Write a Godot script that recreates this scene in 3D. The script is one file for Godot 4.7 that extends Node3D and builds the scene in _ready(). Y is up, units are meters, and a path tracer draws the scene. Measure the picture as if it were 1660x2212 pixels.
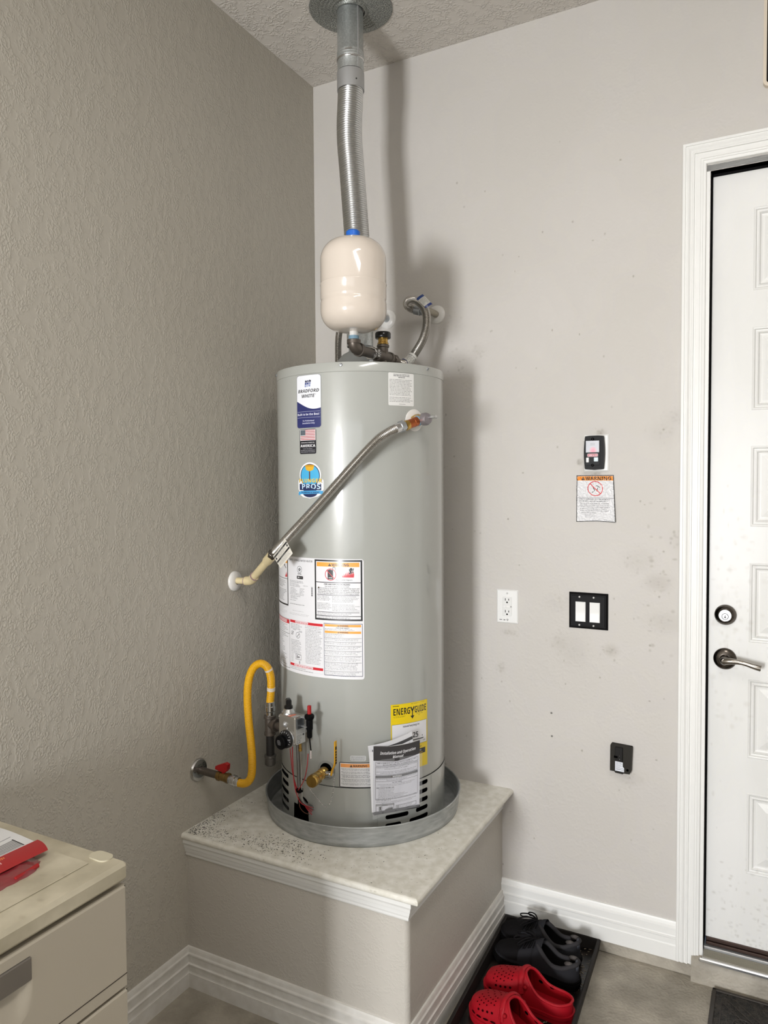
extends Node3D

# ---------------------------------------------------------------- mesh collector
class G:
	var v := PackedVector3Array()
	var n := PackedVector3Array()
	var u := PackedVector2Array()
	var ix := PackedInt32Array()

	func tri(a: Vector3, b: Vector3, c: Vector3, na: Vector3, nb: Vector3, nc: Vector3, ua := Vector2.ZERO, ub := Vector2.ZERO, uc := Vector2.ZERO) -> void:
		var k := v.size()
		v.append(a); v.append(b); v.append(c)
		n.append(na); n.append(nb); n.append(nc)
		u.append(ua); u.append(ub); u.append(uc)
		ix.append(k)
		if (b - a).cross(c - a).dot(na + nb + nc) > 0.0:
			ix.append(k + 2); ix.append(k + 1)
		else:
			ix.append(k + 1); ix.append(k + 2)

	func quad(a: Vector3, b: Vector3, c: Vector3, d: Vector3, na: Vector3, nb: Vector3, nc: Vector3, nd: Vector3, ua := Vector2.ZERO, ub := Vector2.ZERO, uc := Vector2.ZERO, ud := Vector2.ZERO) -> void:
		tri(a, b, c, na, nb, nc, ua, ub, uc)
		tri(a, c, d, na, nc, nd, ua, uc, ud)

	func face(pts: Array, away: Vector3, uvs: Array = []) -> void:   # flat convex polygon turned away from a point inside
		var m := Vector3.ZERO
		for p in pts: m += p
		m /= pts.size()
		var nn: Vector3 = (pts[1] - pts[0]).cross(pts[2] - pts[0]).normalized()
		if nn.dot(m - away) < 0.0: nn = -nn
		for i in range(1, pts.size() - 1):
			if uvs.is_empty():
				tri(pts[0], pts[i], pts[i + 1], nn, nn, nn)
			else:
				tri(pts[0], pts[i], pts[i + 1], nn, nn, nn, uvs[0], uvs[i], uvs[i + 1])

	func box(c: Vector3, s: Vector3, bev := 0.0, xf := Transform3D()) -> G:
		var h := s / 2.0
		var o := xf * c
		var e: float = min(bev, min(h.x, min(h.y, h.z)) * 0.99)
		var P := func(x, y, z): return xf * (c + Vector3(x, y, z))
		var q := [Vector2(-1, -1), Vector2(1, -1), Vector2(1, 1), Vector2(-1, 1)]
		var uvs := [Vector2(0, 1), Vector2(1, 1), Vector2(1, 0), Vector2(0, 0)]
		for sg in [-1.0, 1.0]:
			var fx := []; var fy := []; var fz := []
			for k in q:
				fx.append(P.call(sg * h.x, k.y * (h.y - e), -sg * k.x * (h.z - e)))
				fy.append(P.call(k.x * (h.x - e), sg * h.y, -sg * k.y * (h.z - e)))
				fz.append(P.call(sg * k.x * (h.x - e), k.y * (h.y - e), sg * h.z))
			face(fx, o, uvs); face(fy, o, uvs); face(fz, o, uvs)
		if e > 0.0:
			for a in [-1.0, 1.0]:
				for b in [-1.0, 1.0]:
					face([P.call(a * h.x, b * (h.y - e), -(h.z - e)), P.call(a * h.x, b * (h.y - e), h.z - e), P.call(a * (h.x - e), b * h.y, h.z - e), P.call(a * (h.x - e), b * h.y, -(h.z - e))], o)
					face([P.call(a * h.x, -(h.y - e), b * (h.z - e)), P.call(a * h.x, h.y - e, b * (h.z - e)), P.call(a * (h.x - e), h.y - e, b * h.z), P.call(a * (h.x - e), -(h.y - e), b * h.z)], o)
					face([P.call(-(h.x - e), a * h.y, b * (h.z - e)), P.call(h.x - e, a * h.y, b * (h.z - e)), P.call(h.x - e, a * (h.y - e), b * h.z), P.call(-(h.x - e), a * (h.y - e), b * h.z)], o)
					for d in [-1.0, 1.0]:
						face([P.call(a * h.x, b * (h.y - e), d * (h.z - e)), P.call(a * (h.x - e), b * h.y, d * (h.z - e)), P.call(a * (h.x - e), b * (h.y - e), d * h.z)], o)
		return self

	func lathe(prof: Array, xf := Transform3D(), seg := 32, smooth := 40.0, a0 := 0.0, a1 := TAU) -> G:
		var m := prof.size()
		var sn := []
		for k in m - 1:
			var d: Vector2 = prof[k + 1] - prof[k]
			sn.append(Vector2(d.y, -d.x).normalized())
		var cs := cos(deg_to_rad(smooth))
		for k in m - 1:
			var n0: Vector2 = sn[k]; var n1: Vector2 = sn[k]
			if k > 0 and sn[k - 1].dot(sn[k]) > cs: n0 = (sn[k - 1] + sn[k]).normalized()
			if k < m - 2 and sn[k + 1].dot(sn[k]) > cs: n1 = (sn[k + 1] + sn[k]).normalized()
			var p0: Vector2 = prof[k]; var p1: Vector2 = prof[k + 1]
			for j in seg:
				var A := a0 + (a1 - a0) * j / seg
				var B := a0 + (a1 - a0) * (j + 1) / seg
				var ca := Vector3(sin(A), 0, cos(A)); var cb := Vector3(sin(B), 0, cos(B))
				var up := Vector3.UP
				var u0 := float(j) / seg; var u1 := float(j + 1) / seg
				var b := xf.basis
				quad(xf * (ca * p0.x + up * p0.y), xf * (cb * p0.x + up * p0.y), xf * (cb * p1.x + up * p1.y), xf * (ca * p1.x + up * p1.y),
					(b * (ca * n0.x + up * n0.y)).normalized(), (b * (cb * n0.x + up * n0.y)).normalized(), (b * (cb * n1.x + up * n1.y)).normalized(), (b * (ca * n1.x + up * n1.y)).normalized(),
					Vector2(u0, p0.y), Vector2(u1, p0.y), Vector2(u1, p1.y), Vector2(u0, p1.y))
		return self

	func cyl(r: float, y0: float, y1: float, xf := Transform3D(), seg := 24, bev := 0.0) -> G:
		var e: float = min(bev, r * 0.5)
		if e > 0.0:
			return lathe([Vector2(0, y0), Vector2(r - e, y0), Vector2(r, y0 + e), Vector2(r, y1 - e), Vector2(r - e, y1), Vector2(0, y1)], xf, seg, 30.0)
		return lathe([Vector2(0, y0), Vector2(r, y0), Vector2(r, y1), Vector2(0, y1)], xf, seg, 30.0)

	func hexnut(r: float, y0: float, y1: float, xf := Transform3D()) -> G:
		return lathe([Vector2(0, y0), Vector2(r * 0.9, y0), Vector2(r, y0 + r * 0.08), Vector2(r, y1 - r * 0.08), Vector2(r * 0.9, y1), Vector2(0, y1)], xf, 6, 0.1)

	func ball(c: Vector3, r: float, seg := 12, sc := Vector3.ONE) -> G:
		var pr := []
		for k in seg / 2 + 1:
			var t: float = -PI / 2 + PI * k / (seg / 2)
			pr.append(Vector2(max(cos(t), 0.0) * r, sin(t) * r))
		return lathe(pr, Transform3D(Basis.from_scale(sc), c), seg, 80.0)

	func tube(pts: Array, rad, seg := 12, caps := true) -> G:
		var m := pts.size()
		var tg := []
		for i in m:
			tg.append((pts[min(i + 1, m - 1)] - pts[max(i - 1, 0)]).normalized())
		var up := Vector3.UP if abs(tg[0].y) < 0.9 else Vector3.RIGHT
		var s: Vector3 = tg[0].cross(up).normalized()
		var ring := []; var nor := []
		for i in m:
			s = (s - tg[i] * s.dot(tg[i])).normalized()
			var w: Vector3 = tg[i].cross(s)
			var r: float = rad if not rad is Array else rad[i]
			var ra := []; var rn := []
			for j in seg + 1:
				var A := TAU * j / seg
				var d: Vector3 = s * cos(A) + w * sin(A)
				ra.append(pts[i] + d * r); rn.append(d)
			ring.append(ra); nor.append(rn)
		for i in m - 1:
			var sl := 0.0
			var dl: float = (pts[i + 1] - pts[i]).length()
			if rad is Array and dl > 1e-6: sl = -(rad[i + 1] - rad[i]) / dl
			var t: Vector3 = tg[i] * sl
			for j in seg:
				var a: Vector3 = (nor[i][j] + t).normalized(); var b: Vector3 = (nor[i][j + 1] + t).normalized()
				var c: Vector3 = (nor[i + 1][j + 1] + t).normalized(); var d: Vector3 = (nor[i + 1][j] + t).normalized()
				quad(ring[i][j], ring[i][j + 1], ring[i + 1][j + 1], ring[i + 1][j], a, b, c, d, Vector2(float(j) / seg, float(i) / m), Vector2(float(j + 1) / seg, float(i) / m), Vector2(float(j + 1) / seg, float(i + 1) / m), Vector2(float(j) / seg, float(i + 1) / m))
		if caps:
			for e in [0, m - 1]:
				var nn: Vector3 = -tg[0] if e == 0 else tg[m - 1]
				for j in seg:
					tri(pts[e], ring[e][j], ring[e][j + 1], nn, nn, nn)
		return self

	func extrude(poly: PackedVector2Array, z0: float, z1: float, xf := Transform3D(), smooth := 30.0) -> G:
		var p := poly
		if Geometry2D.is_polygon_clockwise(p): p.reverse()
		var t := Geometry2D.triangulate_polygon(p)
		var nz := (xf.basis * Vector3(0, 0, 1)).normalized() * signf(z1 - z0)
		var lo := Vector2(1e9, 1e9); var hi := Vector2(-1e9, -1e9)
		for q in p:
			lo = lo.min(q); hi = hi.max(q)
		var sz := hi - lo
		for k in range(0, t.size(), 3):
			for z in [z0, z1]:
				var q := []
				var uv := []
				for j in 3:
					var w: Vector2 = p[t[k + j]]
					q.append(xf * Vector3(w.x, w.y, z))
					uv.append(Vector2((w.x - lo.x) / sz.x, 1.0 - (w.y - lo.y) / sz.y))
				var nn: Vector3 = nz if z == z1 else -nz
				tri(q[0], q[1], q[2], nn, nn, nn, uv[0], uv[1], uv[2])
		var m := p.size()
		var en := []
		for i in m:
			var d: Vector2 = p[(i + 1) % m] - p[i]
			en.append(Vector2(d.y, -d.x).normalized())
		var cs := cos(deg_to_rad(smooth))
		for i in m:
			var a: Vector2 = p[i]; var b: Vector2 = p[(i + 1) % m]
			var na: Vector2 = en[i]; var nb: Vector2 = en[i]
			if en[(i + m - 1) % m].dot(en[i]) > cs: na = (na + en[(i + m - 1) % m]).normalized()
			if en[(i + 1) % m].dot(en[i]) > cs: nb = (nb + en[(i + 1) % m]).normalized()
			var A := (xf.basis * Vector3(na.x, na.y, 0)).normalized(); var B := (xf.basis * Vector3(nb.x, nb.y, 0)).normalized()
			quad(xf * Vector3(a.x, a.y, z0), xf * Vector3(b.x, b.y, z0), xf * Vector3(b.x, b.y, z1), xf * Vector3(a.x, a.y, z1), A, B, B, A)
		return self

	func grid(f: Callable, nu: int, nv: int, flip := false) -> G:   # f(u, v) -> Vector3, smooth normals
		var P := []
		for i in nu + 1:
			var row := []
			for j in nv + 1: row.append(f.call(float(i) / nu, float(j) / nv))
			P.append(row)
		var N := []
		for i in nu + 1:
			var row := []
			for j in nv + 1:
				var du: Vector3 = P[min(i + 1, nu)][j] - P[max(i - 1, 0)][j]
				var dv: Vector3 = P[i][min(j + 1, nv)] - P[i][max(j - 1, 0)]
				var nn: Vector3 = du.cross(dv)
				if nn.length() < 1e-12:
					nn = (P[min(i + 1, nu)][min(j + 1, nv)] - P[i][j]).cross(dv + Vector3(1e-6, 0, 0)) if i == 0 else (row[j - 1] if j > 0 else Vector3.UP)
				nn = nn.normalized()
				row.append(-nn if flip else nn)
			N.append(row)
		for i in nu:
			for j in nv:
				quad(P[i][j], P[i + 1][j], P[i + 1][j + 1], P[i][j + 1], N[i][j], N[i + 1][j], N[i + 1][j + 1], N[i][j + 1],
					Vector2(float(i) / nu, float(j) / nv), Vector2(float(i + 1) / nu, float(j) / nv), Vector2(float(i + 1) / nu, float(j + 1) / nv), Vector2(float(i) / nu, float(j + 1) / nv))
		return self

	func sweep(path: Array, side: Array, nrm: Vector3, prof: Array, segs: Array = [], caps := true) -> G:
		# path of points; side[i] = unit direction of the profile's x on segment i; profile points (out, along nrm); mitred
		var m := path.size()
		var off := []
		for i in m:
			var a: Vector3 = side[max(i - 1, 0)]; var b: Vector3 = side[min(i, m - 2)]
			var s: Vector3 = a + b
			off.append(s / max(0.2, 1.0 + a.dot(b)))
		var list: Array = segs if not segs.is_empty() else range(m - 1)
		for i in list:
			for k in prof.size() - 1:
				var p: Vector2 = prof[k]; var q: Vector2 = prof[k + 1]
				var d: Vector2 = (q - p).normalized()
				var nn: Vector3 = (side[i] * d.y - nrm * d.x).normalized()
				quad(path[i] + off[i] * p.x + nrm * p.y, path[i + 1] + off[i + 1] * p.x + nrm * p.y, path[i + 1] + off[i + 1] * q.x + nrm * q.y, path[i] + off[i] * q.x + nrm * q.y, nn, nn, nn, nn)
			if caps:
				for e in [i, i + 1]:
					if (e == 0 or e == m - 1):
						var poly := PackedVector2Array(prof)
						var t := Geometry2D.triangulate_polygon(poly)
						var dirn: Vector3 = (path[i] - path[i + 1]).normalized() * (1.0 if e == i else -1.0)
						for z in range(0, t.size(), 3):
							var w := []
							for j in 3: w.append(path[e] + off[e] * poly[t[z + j]].x + nrm * poly[t[z + j]].y)
							tri(w[0], w[1], w[2], dirn, dirn, dirn)
		return self

# ---------------------------------------------------------------- drawing on textures
class Art:
	var im: Image
	var seed_ := 1
	static var fonts := {}
	static var cache := {}

	func _init(w: int, h: int, c: Color) -> void:
		im = Image.create(w, h, false, Image.FORMAT_RGBA8)
		im.fill(c)

	func rect(x, y, w, h, c: Color) -> void:
		im.fill_rect(Rect2i(int(x), int(y), int(max(1, w)), int(max(1, h))), c)

	func frame(x, y, w, h, t, c: Color) -> void:
		rect(x, y, w, t, c); rect(x, y + h - t, w, t, c); rect(x, y, t, h, c); rect(x + w - t, y, t, h, c)

	func poly(pts: Array, c: Color) -> void:
		var lo := Vector2(1e9, 1e9); var hi := Vector2(-1e9, -1e9)
		for p in pts:
			lo = lo.min(p); hi = hi.max(p)
		for y in range(max(0, int(lo.y)), min(im.get_height(), int(hi.y) + 1)):
			var xs := []
			var yy := y + 0.5
			for i in pts.size():
				var a: Vector2 = pts[i]; var b: Vector2 = pts[(i + 1) % pts.size()]
				if (a.y <= yy) != (b.y <= yy): xs.append(a.x + (yy - a.y) / (b.y - a.y) * (b.x - a.x))
			xs.sort()
			for k in range(0, xs.size() - 1, 2):
				var x0: int = max(0, int(round(xs[k]))); var x1: int = min(im.get_width(), int(round(xs[k + 1])))
				if x1 > x0: im.fill_rect(Rect2i(x0, y, x1 - x0, 1), c)

	func disc(x, y, r, c: Color, ry := -1.0) -> void:
		var p := []
		var q: float = r if ry < 0 else ry
		for k in 40: p.append(Vector2(x + cos(TAU * k / 40) * r, y + sin(TAU * k / 40) * q))
		poly(p, c)

	func ring(x, y, r, t, c: Color) -> void:
		for k in 48:
			var a := TAU * k / 48; var b := TAU * (k + 1) / 48
			poly([Vector2(x + cos(a) * r, y + sin(a) * r), Vector2(x + cos(b) * r, y + sin(b) * r), Vector2(x + cos(b) * (r - t), y + sin(b) * (r - t)), Vector2(x + cos(a) * (r - t), y + sin(a) * (r - t))], c)

	func bar(x0, y0, x1, y1, t, c: Color) -> void:
		var d: Vector2 = (Vector2(x1, y1) - Vector2(x0, y0)).normalized().orthogonal() * t / 2.0
		poly([Vector2(x0, y0) + d, Vector2(x1, y1) + d, Vector2(x1, y1) - d, Vector2(x0, y0) - d], c)

	func rounded(x, y, w, h, r, c: Color) -> void:
		var p := []
		for k in [[x + w - r, y + r, -PI / 2], [x + w - r, y + h - r, 0.0], [x + r, y + h - r, PI / 2], [x + r, y + r, PI]]:
			for j in 7: p.append(Vector2(k[0] + cos(k[2] + j * PI / 12) * r, k[1] + sin(k[2] + j * PI / 12) * r))
		poly(p, c)

	func font(bold: bool, serif := false) -> Array:
		var key := str(bold) + str(serif)
		if not fonts.has(key):
			var f := SystemFont.new()
			f.font_names = PackedStringArray(["Droid Serif" if serif else "Droid Sans"])
			f.font_weight = 700 if bold else 400
			fonts[key] = f
		return fonts[key].get_rids()

	func glyph(fr: RID, size: int, g: int, c: Color):
		var key := str(fr.get_id(), "_", size, "_", g, "_", c.to_html())
		if cache.has(key): return cache[key]
		var ts := TextServerManager.get_primary_interface()
		var sz := Vector2i(size, 0)
		ts.font_render_glyph(fr, sz, g)
		var ti := ts.font_get_glyph_texture_idx(fr, sz, g)
		var out = null
		if ti >= 0:
			var src := ts.font_get_texture_image(fr, sz, ti)
			var rc := Rect2i(ts.font_get_glyph_uv_rect(fr, sz, g))
			if rc.size.x > 0 and rc.size.y > 0:
				var s := src.get_region(rc)
				s.convert(Image.FORMAT_RGBA8)
				for y in s.get_height():
					for x in s.get_width():
						s.set_pixel(x, y, Color(c.r, c.g, c.b, s.get_pixel(x, y).a * c.a))
				out = [s, ts.font_get_glyph_offset(fr, sz, g)]
		cache[key] = out
		return out

	# text whose baseline starts at x, y; align 0 left, 0.5 centre, 1 right; fit = width to squeeze or stretch to; slant shears it
	func text(s: String, x: float, y: float, size: int, c: Color, bold := true, align := 0.0, fit := 0.0, slant := 0.0, rot := 0.0, serif := false) -> float:
		var ts := TextServerManager.get_primary_interface()
		var sh := ts.create_shaped_text()
		ts.shaped_text_add_string(sh, s, font(bold, serif), size)
		ts.shaped_text_shape(sh)
		var w := 0.0
		var gl := ts.shaped_text_get_glyphs(sh)
		for g in gl: w += g["advance"]
		var pad := size
		var t := Image.create(int(w) + pad * 2, size * 2, false, Image.FORMAT_RGBA8)
		t.fill(Color(c.r, c.g, c.b, 0))
		var px := float(pad)
		for g in gl:
			var o = glyph(g["font_rid"], g["font_size"], g["index"], c)
			if o != null:
				t.blend_rect(o[0], Rect2i(Vector2i.ZERO, o[0].get_size()), Vector2i(int(round(px + o[1].x + g["offset"].x)), int(round(size * 1.4 + o[1].y + g["offset"].y))))
			px += g["advance"]
		ts.free_rid(sh)
		if slant != 0.0:
			var sk := Image.create(t.get_width(), t.get_height(), false, Image.FORMAT_RGBA8)
			sk.fill(Color(c.r, c.g, c.b, 0))
			for yy in t.get_height():
				var dx := int(round((size * 1.4 - yy) * slant))
				sk.blit_rect(t, Rect2i(0, yy, t.get_width(), 1), Vector2i(dx, yy))
			t = sk
		var k := 1.0
		if fit > 0.0:
			k = fit / w
			t.resize(max(1, int(t.get_width() * k)), t.get_height(), Image.INTERPOLATE_BILINEAR)
		if rot != 0.0:
			t.rotate_90(CLOCKWISE if rot > 0 else COUNTERCLOCKWISE)
			var ox := x - (t.get_width() - size * 1.4) if rot > 0 else x - size * 1.4
			im.blend_rect(t, Rect2i(Vector2i.ZERO, t.get_size()), Vector2i(int(ox), int(y - pad * k - w * k * align)))
			return w * k
		im.blend_rect(t, Rect2i(Vector2i.ZERO, t.get_size()), Vector2i(int(round(x - pad * k - w * k * align)), int(round(y - size * 1.4))))
		return w * k

	# small print that the photograph does not let one read: rows of word-length dashes
	func print_rows(x, y, w, rows: int, step, h, c: Color, ragged := 0.25) -> void:
		var r := RandomNumberGenerator.new()
		r.seed = seed_
		seed_ += 7
		for k in rows:
			var px := float(x)
			var end: float = x + w * (1.0 - r.randf() * ragged)
			var base := im.get_pixel(int(clamp(px, 0, im.get_width() - 1)), int(clamp(y + k * step, 0, im.get_height() - 1)))
			var cw: float = max(1.0, h * 0.42)
			while px < end:
				var letters := r.randi_range(2, 8)
				for q in letters:
					if px >= end: break
					var tall := r.randf()
					var cc: Color = base.lerp(Color(c.r, c.g, c.b, 1), c.a * r.randf_range(0.85, 1.1))
					if tall < 0.3: rect(px, y + k * step, cw, h, cc)
					else: rect(px, y + k * step + h * 0.28, cw * r.randf_range(0.7, 1.15), h * 0.72, cc)
					px += cw + max(1.0, h * 0.16)
				px += h * 0.45

	func tex() -> ImageTexture:
		return ImageTexture.create_from_image(im)

# ---------------------------------------------------------------- scene helpers
const UP := Vector3.UP
const TX := 0.4046      # water heater axis
const TZ := 0.3441
const TR := 0.284
const TOP := 0.5047     # top of the platform
var M := {}
var used := {}

func numbered(s: String) -> String:
	var k: int = used.get(s, 0)
	used[s] = k + 1
	return s if k == 0 else "%s_%03d" % [s, k]

func mk(key: String, c: Color, rough := 0.6, metal := 0.0, extra := {}) -> StandardMaterial3D:
	if M.has(key): return M[key]
	var m := StandardMaterial3D.new()
	m.resource_name = key
	m.albedo_color = c
	m.roughness = rough
	m.metallic = metal
	for k in extra: m.set(k, extra[k])
	M[key] = m
	return m

func rgb(r: int, g: int, b: int) -> Color:
	return Color8(r, g, b)

func mesh_of(g: G, shift := Vector3.ZERO) -> ArrayMesh:
	var a := []
	a.resize(Mesh.ARRAY_MAX)
	var vv := g.v
	if shift != Vector3.ZERO:
		for i in vv.size(): vv[i] -= shift
	a[Mesh.ARRAY_VERTEX] = vv
	a[Mesh.ARRAY_NORMAL] = g.n
	a[Mesh.ARRAY_TEX_UV] = g.u
	a[Mesh.ARRAY_INDEX] = g.ix
	var am := ArrayMesh.new()
	am.add_surface_from_arrays(Mesh.PRIMITIVE_TRIANGLES, a)
	return am

func base_of(n: Node) -> Vector3:
	var p := Vector3.ZERO
	var k := n
	while k != null and k != self:
		if k is Node3D: p += k.position
		k = k.get_parent()
	return p

# a part: one named mesh under its thing (geometry is given in room coordinates)
func part(g: G, called: String, m: Material, parent: Node, label := "") -> MeshInstance3D:
	var o := MeshInstance3D.new()
	o.name = called
	o.mesh = mesh_of(g, base_of(parent))
	o.material_override = m
	parent.add_child(o, true)
	if label: o.set_meta("label", label)
	return o

func thing(called: String, label: String, category: String, at: Vector3, group := "") -> Node3D:
	var o := Node3D.new()
	o.name = numbered(called)
	add_child(o, true)
	o.position = at
	o.set_meta("label", label)
	o.set_meta("category", category)
	if group: o.set_meta("group", group)
	return o

func single(g: G, called: String, m: Material, label: String, category: String, kind := "") -> MeshInstance3D:
	var lo := Vector3(1e9, 1e9, 1e9); var hi := -lo
	for p in g.v:
		lo = lo.min(p); hi = hi.max(p)
	var at := Vector3((lo.x + hi.x) / 2, lo.y, (lo.z + hi.z) / 2)
	var o := MeshInstance3D.new()
	o.name = numbered(called)
	o.mesh = mesh_of(g, at)
	o.material_override = m
	add_child(o, true)
	o.position = at
	o.set_meta("label", label)
	o.set_meta("category", category)
	if kind: o.set_meta("kind", kind)
	return o

# frame whose y axis points along d
func along(o: Vector3, d: Vector3) -> Transform3D:
	var y := d.normalized()
	var x := y.cross(Vector3.FORWARD if absf(y.z) < 0.9 else Vector3.RIGHT).normalized()
	return Transform3D(Basis(x, y, x.cross(y)), o)

# frame on the heater at an angle: x along the skin, y up, z outwards, origin on the axis at floor level
func tf(deg: float) -> Transform3D:
	var a := deg_to_rad(deg)
	return Transform3D(Basis(Vector3(cos(a), 0, -sin(a)), UP, Vector3(sin(a), 0, cos(a))), Vector3(TX, 0, TZ))

func on(deg: float, r: float, y: float, t := 0.0) -> Vector3:
	return tf(deg) * Vector3(t, y, r)

# patch that lies on the heater's skin, texture upright
func skin(a0: float, a1: float, y0: float, y1: float, r: float, corner := 0.0) -> G:
	var g := G.new()
	var seg: int = max(24, int(absf(a1 - a0) / 1.0))
	for j in seg:
		var ends := []
		for e in [j, j + 1]:
			var f: float = 0.5 - 0.5 * cos(PI * e / seg)
			var d: float = min(f, 1.0 - f) * deg_to_rad(a1 - a0) * r
			var cut := 0.0
			if corner > 0.0 and d < corner: cut = corner - sqrt(max(0.0, corner * corner - (corner - d) * (corner - d)))
			ends.append([f, deg_to_rad(lerpf(a0, a1, f)), cut])
		var A := Vector3(sin(ends[0][1]), 0, cos(ends[0][1])); var B := Vector3(sin(ends[1][1]), 0, cos(ends[1][1]))
		var o := Vector3(TX, 0, TZ)
		var h := y1 - y0
		g.quad(o + A * r + UP * (y0 + ends[0][2]), o + B * r + UP * (y0 + ends[1][2]), o + B * r + UP * (y1 - ends[1][2]), o + A * r + UP * (y1 - ends[0][2]), A, B, B, A,
			Vector2(ends[0][0], 1.0 - ends[0][2] / h), Vector2(ends[1][0], 1.0 - ends[1][2] / h), Vector2(ends[1][0], ends[1][2] / h), Vector2(ends[0][0], ends[0][2] / h))
	return g

func smooth_path(p: Array, step: float) -> Array:
	var c := Curve3D.new()
	c.bake_interval = step / 3.0
	for i in p.size():
		var t: Vector3 = (p[min(i + 1, p.size() - 1)] - p[max(i - 1, 0)]) / 6.0
		var la: float = (p[i] - p[max(i - 1, 0)]).length(); var lb: float = (p[min(i + 1, p.size() - 1)] - p[i]).length()
		t = t.normalized()
		c.add_point(p[i], -t * la * 0.33, t * lb * 0.33)
	var out := []
	var n: int = max(2, int(ceil(c.get_baked_length() / step)))
	for i in n + 1: out.append(c.sample_baked(c.get_baked_length() * i / n, true))
	return out

# corrugated hose: ribs of a given pitch
func ribbed(p: Array, r: float, depth: float, pitch: float, seg := 14) -> G:
	var q := smooth_path(p, pitch / 4.0)
	var rad := []
	for i in q.size(): rad.append(r - depth * [0.0, 0.35, 1.0, 0.35][i % 4])
	return G.new().tube(q, rad, seg)

func noise(kind: int, freq: float, sd: int, oct := 3) -> FastNoiseLite:
	var f := FastNoiseLite.new()
	f.noise_type = kind
	f.frequency = freq
	f.seed = sd
	f.fractal_octaves = oct
	return f

func tile(f: FastNoiseLite, s: int) -> PackedByteArray:
	var im := f.get_seamless_image(s, s)
	im.convert(Image.FORMAT_L8)
	return im.get_data()

# relief of hand trowelled wall texture: flat ridges with soft edges over fine grain
func relief(s: int, sd: int, freq: float, lo: float, hi: float, fine: float, strength: float) -> ImageTexture:
	var a := tile(noise(FastNoiseLite.TYPE_SIMPLEX_SMOOTH, freq, sd, 3), s)
	var b := tile(noise(FastNoiseLite.TYPE_SIMPLEX_SMOOTH, freq * 5.0, sd + 9, 2), s)
	var d := tile(noise(FastNoiseLite.TYPE_SIMPLEX_SMOOTH, freq * 0.35, sd + 4, 2), s)
	var out := PackedByteArray()
	out.resize(s * s)
	for i in s * s:
		var r := 1.0 - absf(a[i] / 127.5 - 1.0) * 1.6
		r = smoothstep(lo, hi, r) * smoothstep(0.25, 0.6, d[i] / 255.0)
		out[i] = int(clampf(r * (1.0 - fine) + b[i] / 255.0 * fine, 0.0, 1.0) * 255.0)
	var im := Image.create_from_data(s, s, false, Image.FORMAT_L8, out)
	im.convert(Image.FORMAT_RGBA8)
	im.bump_map_to_normal_map(strength)
	return ImageTexture.create_from_image(im)

# mottled colour between two tones
func mottle(s: int, sd: int, freq: float, a: Color, b: Color, oct := 5, gain := 1.6, kind := FastNoiseLite.TYPE_SIMPLEX_SMOOTH) -> Image:
	var d := tile(noise(kind, freq, sd, oct), s)
	var out := PackedByteArray()
	out.resize(s * s * 4)
	for i in s * s:
		var t := clampf((d[i] / 255.0 - 0.5) * gain + 0.5, 0.0, 1.0)
		out[i * 4] = int(lerpf(a.r, b.r, t) * 255); out[i * 4 + 1] = int(lerpf(a.g, b.g, t) * 255); out[i * 4 + 2] = int(lerpf(a.b, b.b, t) * 255); out[i * 4 + 3] = 255
	return Image.create_from_data(s, s, false, Image.FORMAT_RGBA8, out)

# a soft smudge on a picture
func smudge(im: Image, x: float, y: float, rx: float, ry: float, c: Color, a: float) -> void:
	for yy in range(max(0, int(y - ry)), min(im.get_height(), int(y + ry) + 1)):
		for xx in range(max(0, int(x - rx)), min(im.get_width(), int(x + rx) + 1)):
			var q := Vector2((xx - x) / rx, (yy - y) / ry).length()
			if q < 1.0: im.set_pixel(xx, yy, im.get_pixel(xx, yy).lerp(c, a * (1.0 - smoothstep(0.2, 1.0, q))))

func tex(im: Image) -> ImageTexture:
	return ImageTexture.create_from_image(im)

func shadows(l: Light3D) -> void:
	l.shadow_enabled = true

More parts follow.
